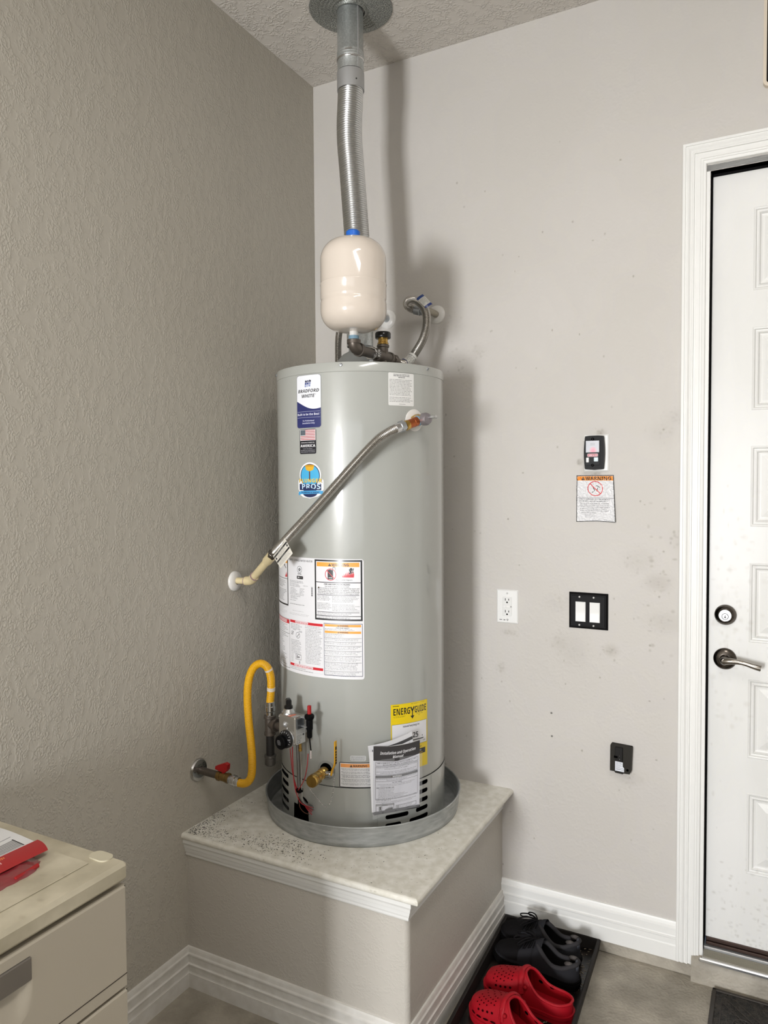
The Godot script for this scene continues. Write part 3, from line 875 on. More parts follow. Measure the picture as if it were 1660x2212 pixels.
func build_platform() -> void:
	var p := thing("platform", "built-in painted platform with a dirty white top under the water heater", "platform", Vector3(0.4, 0, 0.4))
	# body with a rounded corner
	var xs := 0.7951; var zs := 0.7907; var r := 0.018
	var poly := PackedVector2Array([Vector2(0.0, 0.0), Vector2(0.0, zs)])
	for k in 9:
		var a := PI / 2 - PI / 2 * k / 8
		poly.append(Vector2(xs - r + cos(a) * r, zs - r + sin(a) * r))
	poly.append(Vector2(xs, 0.0))
	var g := G.new().extrude(poly, -0.005, -0.484, Transform3D(Basis(Vector3.RIGHT, Vector3(0, 0, 1), Vector3(0, -1, 0)), Vector3.ZERO), 30.0)
	part(g, "body", M.platform_paint, p)
	# top board with a rounded nose
	g = G.new()
	var X := 0.8372; var Z := 0.8153; var b := 0.0095
	var nose := []
	for k in 9:
		var a := -PI / 2 + PI * k / 8
		nose.append(Vector2(-b + cos(a) * b, TOP - 0.0105 + sin(a) * 0.0105))
	var path := [Vector3(0.0, 0, Z), Vector3(X, 0, Z), Vector3(X, 0, 0.0)]
	g.sweep(path, [Vector3.BACK, Vector3.RIGHT], UP, nose, [], false)
	g.face([Vector3(0, TOP, 0), Vector3(X - b, TOP, 0), Vector3(X - b, TOP, Z - b), Vector3(0, TOP, Z - b)], Vector3(0.4, 0, 0.4))
	g.face([Vector3(0, TOP - 0.021, 0), Vector3(X - b, TOP - 0.021, 0), Vector3(X - b, TOP - 0.021, Z - b), Vector3(0, TOP - 0.021, Z - b)], Vector3(0.4, 1, 0.4))
	part(g, "platform_top", M.platform_top, p)
	# moulding under the nosing
	var pr := [Vector2(0.0, 0.0), Vector2(0.003, 0.0), Vector2(0.0045, 0.004), Vector2(0.0045, 0.010), Vector2(0.0065, 0.0115), Vector2(0.008, 0.016), Vector2(0.008, 0.020), Vector2(0.0105, 0.0215), Vector2(0.011, 0.028), Vector2(0.0135, 0.030), Vector2(0.015, 0.040), Vector2(0.0185, 0.047), Vector2(0.0185, 0.058), Vector2(0.0, 0.058)]
	g = G.new().sweep([Vector3(0, 0.4262, zs), Vector3(xs, 0.4262, zs), Vector3(xs, 0.4262, 0)], [Vector3.BACK, Vector3.RIGHT], UP, pr)
	part(g, "moulding", M.trim_white, p)
	g = G.new().sweep([Vector3(0, 0, 6.2), Vector3(0, 0, zs), Vector3(xs, 0, zs), Vector3(xs, 0, 0.0)], [Vector3.RIGHT, Vector3.BACK, Vector3.RIGHT], UP, board_profile(), [1])
	part(g, "baseboard", M.board_white, p)
	g = G.new().sweep([Vector3(0, 0, 6.2), Vector3(0, 0, zs), Vector3(xs, 0, zs), Vector3(xs, 0, 0.0)], [Vector3.RIGHT, Vector3.BACK, Vector3.RIGHT], UP, board_profile(), [2])
	part(g, "baseboard", M.board_white, p)
	# crumbs of dark dirt along the wall and round the pan
	var chip := G.new().box(Vector3.ZERO, Vector3(0.0036, 0.0008, 0.0013), 0.0003)
	var cm := mesh_of(chip)
	cm.surface_set_material(0, mk("dirt", rgb(34, 28, 22), 0.9))
	var mm := MultiMesh.new()
	mm.transform_format = MultiMesh.TRANSFORM_3D
	mm.mesh = cm
	var rn := RandomNumberGenerator.new()
	rn.seed = 77
	var list := []
	var guard := 0
	while list.size() < 900 and guard < 20000:
		guard += 1
		var q := Vector3.ZERO
		var w := rn.randf()
		if w < 0.30: q = Vector3(absf(rn.randfn(0, 0.035)), 0, 0.81 - absf(rn.randfn(0, 0.10)))
		elif w < 0.52: q = Vector3(0.12 + rn.randfn(0, 0.09), 0, 0.765 + rn.randfn(0, 0.025))
		elif w < 0.86: q = Vector3(0.34 + rn.randfn(0, 0.07), 0, 0.735 + rn.randfn(0, 0.035))
		else: q = Vector3(rn.randf_range(0.02, 0.8), 0, rn.randf_range(0.3, 0.8))
		if q.x < 0.004 or q.x > 0.82 or q.z > 0.803 or q.z < 0.02: continue
		if Vector2(q.x - TX, q.z - TZ).length() < 0.336: continue
		q.y = TOP + 0.0005
		var sc := rn.randf_range(0.25, 1.1) * (1.0 if rn.randf() < 0.85 else 1.8)
		list.append(Transform3D(Basis(UP, rn.randf() * TAU).scaled(Vector3(sc, 1, sc * rn.randf_range(0.6, 1.3))), q - p.position))
	mm.instance_count = list.size()
	for i in list.size(): mm.set_instance_transform(i, list[i])
	var mi := MultiMeshInstance3D.new()
	mi.name = "dirt_crumbs"
	mi.multimesh = mm
	p.add_child(mi, true)
	mi.set_meta("kind", "stuff")

const INK := Color(0.10, 0.10, 0.11)
const PRINT := Color(0.1, 0.1, 0.12, 0.75)

func sticker(key: String, a: Art, extra := {}) -> StandardMaterial3D:
	var e := {"albedo_texture": a.tex(), "clearcoat_enabled": true, "clearcoat": 0.4, "clearcoat_roughness": 0.15}
	e.merge(extra, true)
	return mk(key, Color.WHITE, 0.4, 0.0, e)

func art_brand() -> Art:
	var a := Art.new(300, 620, rgb(150, 153, 152))
	var navy := rgb(38, 44, 104)
	a.rounded(7, 8, 286, 604, 26, navy)
	var p := [Vector2(7, 330)]
	p.append_array([Vector2(7, 34), Vector2(15, 16), Vector2(33, 8), Vector2(267, 8), Vector2(285, 16), Vector2(293, 34), Vector2(293, 372)])
	for k in 21:   # wave
		var f := 1.0 - k / 20.0
		p.append(Vector2(7 + 286 * f, 366 - 26 * cos(f * PI * 1.25 + 0.35) - 40 * pow(1.0 - f, 3.0) + 10 * f))
	a.poly(p, rgb(238, 240, 246))
	# waving flag mark above the name
	for c in 3:
		for k in 3:
			var x := 118 + c * 24 + k * -3; var y := 66 + k * 26
			var t := [rgb(20, 24, 60), rgb(58, 74, 136), rgb(140, 152, 196)][k] as Color
			a.poly([Vector2(x, y - c * 2), Vector2(x + 20, y + 5 - c * 2), Vector2(x + 17, y + 27 - c * 2), Vector2(x - 3, y + 22 - c * 2)], t if (c + k) % 2 == 0 or c == 0 else t.lightened(0.35))
	a.text("BRADFORD", 20, 206, 52, INK, true, 0.0, 254, 0.16)
	a.text("WHITE", 66, 264, 52, INK, true, 0.0, 160, 0.16)
	a.text("™", 232, 240, 16, INK, false)
	a.rect(12, 424, 272, 3, rgb(200, 205, 225)); a.rect(12, 492, 272, 3, rgb(200, 205, 225))
	a.text("Built to be the Best", 12, 470, 34, rgb(236, 238, 246), true, 0.0, 264)
	a.text("™", 277, 455, 12, rgb(236, 238, 246), false)
	a.text("For Professional", 150, 540, 24, rgb(225, 228, 240), true, 0.5, 140, 0.15)
	a.text("Installation Only", 150, 568, 24, rgb(225, 228, 240), true, 0.5, 150, 0.15)
	return a

func art_flag() -> Art:
	var a := Art.new(260, 400, rgb(20, 20, 30))
	a.rounded(8, 8, 244, 176, 6, rgb(240, 240, 240))
	for k in 7: a.rect(14, 14 + k * 24.5, 232, 12.5, rgb(168, 38, 54))
	a.rect(14, 14, 82, 86, rgb(78, 88, 98))
	for r in 5:
		for c in 6: a.disc(21 + c * 13, 22 + r * 16, 2.2, rgb(190, 196, 204))
	a.text("MANUFACTURED IN", 130, 226, 22, rgb(235, 235, 238), true, 0.5, 212)
	a.text("AMERICA", 130, 290, 58, rgb(245, 245, 248), true, 0.5, 236)
	a.text("USING THE FINEST", 130, 324, 17, rgb(190, 190, 196), true, 0.5, 150)
	a.text("MATERIALS & COMPONENTS", 130, 350, 17, rgb(190, 190, 196), true, 0.5, 226)
	a.text("FROM AROUND THE WORLD", 130, 376, 17, rgb(190, 190, 196), true, 0.5, 226)
	return a

func art_plumber() -> Art:   # service sticker; the cartoon animal is left out
	var a := Art.new(420, 620, Color(1, 1, 1, 0))
	var white := rgb(240, 242, 244); var navy := rgb(20, 36, 84)
	a.disc(205, 240, 172, white, 200); a.rounded(6, 300, 408, 196, 40, white); a.poly([Vector2(0, 520), Vector2(60, 470), Vector2(370, 470), Vector2(400, 530), Vector2(330, 580), Vector2(205, 610), Vector2(90, 590)], white)
	a.disc(205, 250, 156, navy, 184); a.disc(205, 250, 145, rgb(72, 176, 224), 172)
	a.rect(30, 380, 350, 100, navy)
	# plunger, handle down
	a.bar(205, 150, 205, 330, 18, rgb(96, 52, 40))
	a.poly([Vector2(130, 92), Vector2(280, 92), Vector2(262, 160), Vector2(205, 184), Vector2(148, 160)], rgb(226, 176, 44))
	a.disc(205, 94, 76, rgb(206, 150, 24), 16)
	a.text("PLUNGER", 206, 362, 84, navy, true, 0.5, 384); a.text("PLUNGER", 206, 358, 80, rgb(250, 206, 60), true, 0.5, 372)
	a.text("PROS", 218, 466, 122, navy, true, 0.5, 330); a.text("PROS", 218, 462, 114, rgb(196, 222, 240), true, 0.5, 314)
	a.disc(205, 520, 120, navy, 74)
	a.poly([Vector2(10, 508), Vector2(56, 492), Vector2(360, 484), Vector2(408, 496), Vector2(396, 556), Vector2(356, 536), Vector2(58, 544), Vector2(10, 566)], rgb(70, 160, 214))
	a.text("PLUMBING & DRAINS", 208, 530, 36, navy, true, 0.5, 286)
	return a

func art_relief() -> Art:
	var a := Art.new(240, 330, rgb(232, 232, 230))
	var c := Color(0.12, 0.12, 0.12, 0.85)
	a.text("READING FOR TEMPERATURE", 120, 20, 12, INK, false, 0.5, 150); a.text("AND PRESSURE RELIEF VALVE", 120, 34, 12, INK, true, 0.5, 150); a.text("IMPORTANT", 120, 50, 12, INK, true, 0.5, 66)
	a.print_rows(10, 66, 222, 12, 14, 7, c, 0.18)
	a.print_rows(10, 244, 222, 4, 14, 7, c, 0.25)
	a.rect(95, 313, 60, 3, rgb(90, 90, 90))
	return a

func triangle_mark(a: Art, x: float, y: float, s: float) -> void:
	a.poly([Vector2(x - s * 0.58, y), Vector2(x + s * 0.58, y), Vector2(x, y - s)], INK)
	a.rect(x - s * 0.06, y - s * 0.66, s * 0.12, s * 0.36, rgb(240, 170, 70)); a.rect(x - s * 0.06, y - s * 0.2, s * 0.12, s * 0.1, rgb(240, 170, 70))

func flames(a: Art, x0: float, x1: float, y: float, h: float, c: Color) -> void:
	var p := [Vector2(x0, y)]
	var n := 9
	for k in n:
		var f := float(k) / (n - 1)
		var x := lerpf(x0, x1, f)
		p.append(Vector2(x + (x1 - x0) * 0.02, y - h * (0.15 + 0.5 * f) * 0.6)); p.append(Vector2(x + (x1 - x0) * 0.06, y - h * (0.35 + 0.65 * sin(f * 2.2))))
	p.append(Vector2(x1, y))
	a.poly(p, c)

func gas_can_sign(a: Art, x: float, y: float, r: float, ink: Color, red: Color) -> void:
	a.rect(x - r * 0.52, y - r * 0.7, r * 0.98, r * 1.5, ink); a.poly([Vector2(x - r * 0.52, y - r * 0.7), Vector2(x - r * 0.1, y - r * 0.86), Vector2(x + r * 0.46, y - r * 0.7)], ink)
	a.rect(x - r * 0.36, y + r * 0.48, r * 0.66, r * 0.12, Color(0.8, 0.8, 0.8))
	for k in 12:
		var t := PI * k / 11.0
		a.disc(x + r * 0.62 - cos(t) * r * 0.26, y - r * 0.75 - sin(t) * r * 0.55, r * 0.06, ink)
	a.ring(x, y, r, r * 0.11, red)
	a.bar(x - r * 0.68, y - r * 0.68, x + r * 0.68, y + r * 0.68, r * 0.12, red)

func art_big() -> Art:
	var a := Art.new(1400, 1000, rgb(233, 233, 236))
	var orange := rgb(244, 166, 58); var red := rgb(206, 30, 44)
	# right warning panel
	a.frame(971, 8, 417, 505, 14, INK)
	a.rect(992, 29, 372, 36, orange)
	triangle_mark(a, 1113, 60, 24)
	a.text("WARNING", 1130, 60, 32, INK, true, 0.0, 150)
	gas_can_sign(a, 1120, 130, 50, INK, red)
	flames(a, 1218, 1318, 152, 60, red)
	a.disc(1296, 84, 12, INK); a.bar(1296, 92, 1284, 124, 12, INK); a.bar(1280, 84, 1288, 108, 6, INK); a.bar(1316, 76, 1308, 104, 6, INK); a.bar(1282, 118, 1316, 108, 6, INK)
	a.text("Flammable Vapors", 1236, 178, 15, INK, false, 0.5, 140)
	a.rect(985, 193, 390, 6, INK)
	a.text("FIRE AND EXPLOSION HAZARD", 1174, 218, 17, INK, true, 0.5, 228)
	a.text("Can result in serious injury or death", 1174, 235, 14, INK, false, 0.5, 214)
	triangle_mark(a, 1009, 250, 19)
	a.text("Do not store or use gasoline or other flammable vapors and", 1022, 250, 14, INK, false, 0.0, 342)
	a.text("liquids in the vicinity of this or any other appliance.  Storage of or", 1000, 265, 14, INK, false, 0.0, 362)
	a.text("use of gasoline or other flammable vapors or liquids in the vicinity", 1000, 279, 14, INK, false, 0.0, 364)
	a.text("of this or any other appliance can result in serious injury or death.", 1000, 293, 14, INK, false, 0.0, 362)
	a.rect(994, 299, 368, 4, INK)
	a.print_rows(996, 309, 122, 4, 11, 6, PRINT); a.print_rows(1132, 309, 226, 5, 11, 6, PRINT)
	a.print_rows(996, 368, 130, 5, 12, 6, PRINT); a.print_rows(1132, 378, 236, 5, 12, 6, PRINT)
	a.rect(994, 442, 368, 4, INK)
	a.print_rows(996, 451, 360, 2, 11, 6, PRINT); a.rect(985, 473, 390, 5, INK); a.print_rows(996, 482, 350, 2, 10, 6, PRINT)
	# middle data plate
	a.text("AUTOMATIC STORAGE WATER HEATER", 950, 36, 22, INK, false, 1.0, 340)
	a.ring(800, 105, 30, 3, INK)
	var st := []
	for k in 10:
		var rr := 20.0 if k % 2 == 0 else 8.5
		st.append(Vector2(800 + sin(k * PI / 5) * rr, 106 - cos(k * PI / 5) * rr))
	a.poly(st, INK); a.disc(800, 107, 5, rgb(233, 233, 236)); a.text("CERTIFIED", 800, 148, 12, INK, true, 0.5, 50)
	a.rounded(765, 160, 78, 26, 6, INK); a.rect(776, 168, 22, 9, rgb(225, 225, 225)); a.rect(802, 170, 30, 6, rgb(120, 120, 120))
	a.print_rows(660, 204, 236, 2, 11, 6, Color(0.1, 0.1, 0.12, 0.9)); a.print_rows(660, 228, 150, 3, 11, 6, PRINT, 0.5); a.print_rows(845, 238, 60, 1, 11, 6, PRINT)
	a.print_rows(668, 266, 100, 4, 11, 6, PRINT, 0.4); a.print_rows(800, 266, 60, 4, 11, 6, PRINT, 0.4); a.print_rows(660, 310, 230, 2, 11, 6, PRINT, 0.2); a.print_rows(668, 334, 160, 3, 11, 6, PRINT, 0.4)
	a.print_rows(660, 372, 100, 1, 11, 6, PRINT); a.print_rows(660, 404, 260, 1, 11, 7, Color(0.1, 0.1, 0.12, 0.9))
	for k in 16: a.rect(934, 244 + k * 5, 14, 2 + (k * 7) % 3, INK)
	a.print_rows(700, 462, 180, 1, 10, 4, PRINT); a.print_rows(650, 486, 300, 2, 10, 4, PRINT)
	# left hazard panel, half round the side
	a.frame(200, 8, 426, 428, 14, INK); a.rect(214, 200, 400, 4, INK)
	a.rect(214, 29, 398, 36, orange); triangle_mark(a, 348, 60, 24); a.text("DANGER", 366, 60, 32, INK, true, 0.0, 150)
	flames(a, 566, 608, 186, 50, red); a.bar(560, 90, 590, 110, 8, INK); a.disc(556, 84, 9, INK)
	a.print_rows(226, 220, 376, 5, 13, 7, PRINT); a.print_rows(226, 300, 376, 8, 13, 7, PRINT)
	a.print_rows(205, 450, 400, 6, 11, 4, PRINT)
	# lower panels
	a.frame(200, 550, 444, 430, 3, INK); a.rect(206, 556, 432, 34, red); a.rect(260, 562, 330, 22, rgb(233, 233, 236)); a.text("FOR YOUR SAFETY READ BEFORE OPERATING", 425, 579, 16, red, true, 0.5, 316)
	a.print_rows(212, 602, 410, 5, 14, 6, PRINT); a.rect(203, 676, 438, 3, INK); a.print_rows(212, 690, 410, 19, 14.5, 7, PRINT, 0.35)
	a.frame(655, 548, 390, 424, 2, rgb(210, 210, 214))
	a.rect(655, 548, 390, 22, red); a.rounded(735, 550, 160, 18, 8, rgb(233, 233, 236)); a.text("OPERATING INSTRUCTIONS", 815, 565, 14, red, true, 0.5, 150)
	a.rect(653, 922, 392, 22, red); a.rounded(715, 924, 230, 18, 8, rgb(233, 233, 236)); a.text("TO TURN OFF GAS TO APPLIANCE", 830, 939, 14, red, true, 0.5, 218)
	a.print_rows(668, 580, 160, 4, 12, 6, PRINT); a.print_rows(862, 578, 176, 2, 13, 6, PRINT)
	for q in [[690, 660, 16], [770, 672, 26]]:
		a.ring(q[0], q[1], q[2], 3, rgb(70, 70, 74)); a.bar(q[0] - 14, q[1] + 16, q[0] + 18, q[1] - 14, 5, rgb(80, 80, 84)); a.rounded(q[0] + 10, q[1] - 42, 46, 16, 6, rgb(200, 200, 204))
	a.print_rows(670, 716, 150, 10, 12.5, 6, PRINT); a.print_rows(864, 606, 176, 24, 12.4, 6, PRINT, 0.2)
	a.frame(735, 838, 76, 44, 3, rgb(70, 70, 74)); a.rect(752, 846, 10, 26, INK); a.disc(780, 860, 9, rgb(90, 90, 94)); a.bar(790, 892, 790, 916, 8, rgb(90, 90, 94))
	a.print_rows(668, 842, 50, 6, 12, 5, PRINT)
	a.print_rows(662, 952, 240, 1, 12, 6, PRINT); a.print_rows(662, 966, 360, 1, 12, 6, PRINT)
	a.frame(1055, 537, 332, 438, 4, rgb(60, 62, 90))
	for y in [545, 600]:
		a.rect(1063, y, 312, 19, orange)
		triangle_mark(a, 1184, y + 17, 13); a.text("WARNING", 1194, y + 16, 16, INK, true, 0.0, 74)
	a.text("FOR YOUR SAFETY", 1220, 578, 13, INK, true, 0.5, 112)
	a.print_rows(1063, 581, 300, 2, 9, 5, PRINT)
	a.print_rows(1063, 624, 220, 1, 9, 6, Color(0.1, 0.1, 0.12, 0.95)); a.print_rows(1063, 636, 180, 2, 10, 5, PRINT)
	var y0 := 658
	for r in [2, 2, 3, 3, 4, 6, 4]:
		a.rect(1058, y0, 320, 2, INK); a.print_rows(1063, y0 + 6, 306, r, 10.4, 5.5, PRINT, 0.15)
		y0 += 8 + int(r * 10.4) + 4
	return a

func art_warn() -> Art:
	var a := Art.new(330, 250, rgb(226, 226, 228))
	a.frame(0, 0, 330, 250, 7, INK)
	a.rect(13, 14, 304, 36, rgb(238, 158, 84))
	triangle_mark(a, 112, 46, 24); a.text("WARNING", 128, 45, 29, INK, true, 0.0, 134)
	var y := 62
	for r in [2, 2, 3, 3, 2]:
		a.print_rows(18, y, 20, 1, 12, 7, PRINT); a.print_rows(30, y, 282, r, 12, 7, PRINT, 0.2)
		y += r * 12 + 6
	return a

func art_energy() -> Art:
	var yel := rgb(238, 208, 14)
	var a := Art.new(400, 620, yel)
	a.rect(18, 14, 60, 5, INK); a.print_rows(200, 10, 180, 1, 8, 5, PRINT); 
	a.text("ENERG", 20, 100, 84, INK, true, 0.0, 176); a.text("GUIDE", 238, 100, 84, INK, true, 0.0, 146)
	a.bar(216, 76, 216, 138, 10, INK); a.bar(198, 40, 216, 78, 13, INK); a.bar(236, 40, 216, 78, 13, INK); a.poly([Vector2(194, 122), Vector2(238, 122), Vector2(216, 152)], INK)
	a.print_rows(26, 110, 130, 2, 9, 5, PRINT); a.print_rows(262, 104, 80, 2, 9, 5, PRINT); a.print_rows(285, 124, 26, 1, 9, 5, PRINT)
	a.rect(8, 186, 382, 212, rgb(226, 226, 230)); a.frame(8, 186, 382, 212, 2, INK)
	a.text("Estimated Yearly Energy Cost", 206, 220, 24, INK, true, 0.5, 180)
	a.text("$325", 216, 330, 68, INK, true, 0.5, 138)
	a.rect(100, 348, 246, 9, INK); a.poly([Vector2(326, 322), Vector2(338, 322), Vector2(332, 338)], INK); a.text("Cost", 372, 380, 16, INK, false, 1.0)
	a.text("Estimated", 250, 432, 16, INK, false); a.rect(250, 446, 120, 50, INK); a.text("12", 296, 470, 20, rgb(230, 230, 230), true); a.text("Therm", 290, 490, 17, rgb(240, 190, 40), true, 0.0, 46)
	a.print_rows(250, 530, 60, 1, 10, 6, PRINT); a.print_rows(250, 560, 70, 1, 10, 6, PRINT)
	return a

func art_manual() -> Art:
	var a := Art.new(560, 740, rgb(214, 214, 222))
	var dark := rgb(58, 56, 58)
	a.rect(0, 0, 560, 146, dark); a.poly([Vector2(0, 144), Vector2(560, 120), Vector2(560, 150), Vector2(280, 172), Vector2(0, 160)], dark)
	a.text("Installation and Operation", 290, 92, 44, rgb(235, 235, 238), true, 0.5, 430, 0.2)
	a.text("Manual", 286, 136, 42, rgb(235, 235, 238), true, 0.5, 132, 0.2)
	a.frame(24, 176, 512, 44, 3, dark); a.print_rows(40, 184, 480, 1, 15, 10, INK, 0.05); a.print_rows(110, 202, 380, 1, 15, 10, INK, 0.05)
	a.frame(24, 226, 512, 96, 4, dark); a.print_rows(38, 236, 486, 1, 15, 8, PRINT, 0.02); a.print_rows(130, 252, 290, 1, 15, 8, PRINT, 0.02); a.print_rows(38, 282, 486, 1, 15, 8, PRINT, 0.02); a.print_rows(80, 298, 420, 1, 15, 8, PRINT, 0.02)
	a.rect(24, 328, 512, 30, rgb(96, 96, 100)); triangle_mark(a, 212, 352, 18); a.text("WARNING", 226, 352, 22, rgb(240, 240, 240), true, 0.0, 110)
	a.frame(24, 328, 512, 270, 3, dark)
	a.print_rows(34, 364, 490, 1, 14, 7, PRINT, 0.02); a.print_rows(150, 378, 250, 1, 14, 7, PRINT, 0.02); a.rect(24, 392, 512, 3, dark)
	a.text("For Your Safety", 280, 416, 16, INK, true, 0.5); a.print_rows(50, 426, 450, 1, 14, 7, PRINT, 0.02); a.print_rows(84, 442, 380, 1, 14, 7, PRINT, 0.02)
	a.text("WHAT TO DO IF YOU SMELL GAS", 36, 472, 16, INK, true, 0.0, 210)
	a.print_rows(60, 480, 200, 4, 15, 7, PRINT, 0.3); a.print_rows(60, 540, 420, 3, 15, 7, PRINT, 0.3)
	a.print_rows(34, 584, 494, 1, 14, 9, INK, 0.02); a.print_rows(34, 602, 180, 1, 14, 9, INK, 0.1); a.print_rows(34, 622, 490, 1, 14, 7, PRINT, 0.02); a.print_rows(100, 636, 370, 1, 14, 7, PRINT, 0.02)
	a.frame(30, 648, 220, 86, 5, dark); a.rect(36, 654, 208, 16, rgb(150, 150, 154)); a.text("WARNING", 140, 668, 13, INK, true, 0.5)
	gas_can_sign(a, 86, 700, 26, rgb(40, 40, 42), rgb(80, 80, 84)); flames(a, 140, 232, 718, 42, rgb(60, 60, 62))
	a.frame(270, 676, 250, 44, 4, dark); a.rounded(278, 682, 36, 30, 6, rgb(160, 160, 164)); a.print_rows(322, 684, 180, 2, 14, 8, PRINT)
	return a

func build_heater() -> void:
	var W := thing("water_heater", "tall grey cylindrical gas water heater standing in a galvanized drain pan", "water heater", Vector3(TX, TOP + 0.004, TZ))
	var ax := Transform3D(Basis(), Vector3(TX, 0, TZ))
	# jacket above the ring
	var g := G.new().lathe([Vector2(TR - 0.003, 0.671), Vector2(TR - 0.001, 0.674), Vector2(TR, 0.677), Vector2(TR, 1.97)], ax, 120)
	part(g, "jacket", M.heater_grey, W)
	# skirt with real slots and the burner opening, built in narrow columns
	var slots := []
	for k in 5:
		var y := 0.547 + k * 0.0272
		if k % 2 == 0: slots.append_array([[43.5, 54.3, y], [60.5, 77.0, y], [-48.0, -30.6, y], [-66.0, -54.0, y]])
		else: slots.append_array([[43.6, 59.9, y], [65.8, 76.8, y], [-43.0, -30.6, y], [-66.0, -48.5, y]])
	var hh := 0.0068
	g = G.new()
	var seams := []
	for k in 361: seams.append(-180.0 + k)
	for s in slots:
		for e in [0.0, 0.25, 0.7, 1.4]: seams.append_array([s[0] + e, s[1] - e])
	for k in 16: seams.append(-23.6 + 15.4 * k / 15.0)
	seams.sort()
	var tops := func(a: float) -> float:
		if a < -23.59 or a > -8.21: return 0.508
		if a < -18.6: return 0.584
		return 0.590 + 0.027 * sqrt(max(0.0, 1.0 - pow((a + 13.9) / 5.75, 2.0)))
	for i in seams.size() - 1:
		var a: float = seams[i]; var b: float = seams[i + 1]
		if b - a < 0.001: continue
		var m := (a + b) / 2
		var lo := [tops.call(clampf(a, -180, m) + 0.0001 if a < m else a), tops.call(b - 0.0001)]
		var cuts := []
		for s in slots:
			if m > s[0] and m < s[1]:
				var hs := []
				for q in [a, b]:
					var d: float = min(q - s[0], s[1] - q) * PI / 180 * TR
					hs.append(hh if d >= hh else sqrt(max(0.0, hh * hh - (hh - d) * (hh - d))))
				cuts.append([s[2], hs])
		var yy := [lo[0], lo[1]]
		var A := Vector3(sin(deg_to_rad(a)), 0, cos(deg_to_rad(a))); var B := Vector3(sin(deg_to_rad(b)), 0, cos(deg_to_rad(b)))
		var o := Vector3(TX, 0, TZ)
		for c in cuts:
			g.quad(o + A * TR + UP * yy[0], o + B * TR + UP * yy[1], o + B * TR + UP * (c[0] - c[1][1]), o + A * TR + UP * (c[0] - c[1][0]), A, B, B, A)
			yy = [c[0] + c[1][0], c[0] + c[1][1]]
		g.quad(o + A * TR + UP * yy[0], o + B * TR + UP * yy[1], o + B * TR + UP * 0.671, o + A * TR + UP * 0.671, A, B, B, A)
	part(g, "skirt", M.heater_grey, W)
	g = G.new().lathe([Vector2(TR - 0.02, 0.5095), Vector2(TR - 0.02, 0.67), Vector2(TR - 0.003, 0.67)], ax, 72)
	g.lathe([Vector2(TR - 0.001, 0.508), Vector2(0.0, 0.508)], ax, 48)
	part(g, "burner_chamber", M.void, W, "dark hollow seen through the slots")
	for a in [38.4, 81.0]: part(G.new().box(Vector3(0, 0.588, TR), Vector3(0.0012, 0.16, 0.001), 0.0, tf(a)), "panel_seam", M.heater_dark, W)
	# lid
	g = G.new().lathe([Vector2(TR, 1.963), Vector2(TR + 0.002, 1.964), Vector2(TR + 0.002, 1.990), Vector2(TR + 0.0005, 1.9925), Vector2(TR - 0.003, 1.9935), Vector2(TR - 0.02, 1.9932), Vector2(0, 1.996)], ax, 120)
	part(g, "lid", M.heater_grey, W)
	for a in [-48.5, 17.7, 78.2, 140.0, 200.0, 262.0]:
		var f: Transform3D = tf(a) * Transform3D(Basis(Vector3.RIGHT, Vector3.BACK, Vector3.DOWN), Vector3(0, 1.9835, TR + 0.002))
		g = G.new().lathe([Vector2(0.0052, 0), Vector2(0.0052, 0.0012), Vector2(0.004, 0.0026), Vector2(0, 0.0032)], f, 14)
		var sc := part(g, "screw", M.zinc, W)
		g = G.new().box(Vector3(0, 0.003, 0), Vector3(0.007, 0.0012, 0.0012), 0.0, f * Transform3D(Basis(UP, 0.7), Vector3.ZERO))
		part(g, "slot", M.iron_dark, sc)
	# stickers
	part(skin(-15.45, 4.6, 1.794, 1.961, TR + 0.0006, 0.014), "brand_sticker", sticker("brand_sticker", art_brand()), W, "white and navy brand sticker at the top")
	part(skin(-12.8, 0.5, 1.7145, 1.792, TR + 0.0007, 0.005), "flag_sticker", sticker("flag_sticker", art_flag()), W, "black sticker with a small striped flag")
	part(skin(-14.9, 5.9, 1.5735, 1.696, TR + 0.0006), "service_sticker", sticker("service_sticker", art_plumber(), {"transparency": BaseMaterial3D.TRANSPARENCY_ALPHA_SCISSOR, "alpha_scissor_threshold": 0.5}), W, "blue plumbing company sticker with yellow lettering")
	part(skin(47.2, 65.6, 1.861, 1.9615, TR + 0.0006, 0.004), "valve_label", sticker("valve_label", art_relief()), W, "small white label of printed lines near the lid")
	part(skin(-75.0, 30.9, 1.014, 1.388, TR + 0.0006, 0.008), "warning_label", sticker("warning_label", art_big()), W, "large white safety label with orange and red bars")
	part(skin(14.4, 37.0, 0.6735, 0.753, TR + 0.0006, 0.003), "caution_label", sticker("caution_label", art_warn()), W, "small orange topped label near the drain valve")
	var sm := Art.new(160, 60, rgb(205, 207, 208))
	sm.print_rows(8, 10, 144, 4, 12, 7, Color(0.3, 0.3, 0.32, 0.8), 0.1)
	part(skin(21.5, 31.5, 0.7585, 0.775, TR + 0.0006, 0.004), "serial_tag", sticker("serial_tag", sm), W)
	# temperature and pressure relief valve
	var f66 := tf(66)
	var rad := f66 * Transform3D(Basis(Vector3.RIGHT, Vector3.BACK, Vector3.DOWN), Vector3(0, 1.818, 0))   # y axis outwards
	g = G.new().lathe([Vector2(0.0, TR), Vector2(0.0345, TR), Vector2(0.0345, TR + 0.002), Vector2(0.033, TR + 0.003), Vector2(0, TR + 0.003)], rad, 40)
	for i in g.v.size():   # the plate bends with the jacket
		var q := f66.affine_inverse() * g.v[i]
		q.z -= TR - sqrt(max(0.0, TR * TR - q.x * q.x))
		g.v[i] = f66 * q
	part(g, "collar_plate", M.white_flange, W)
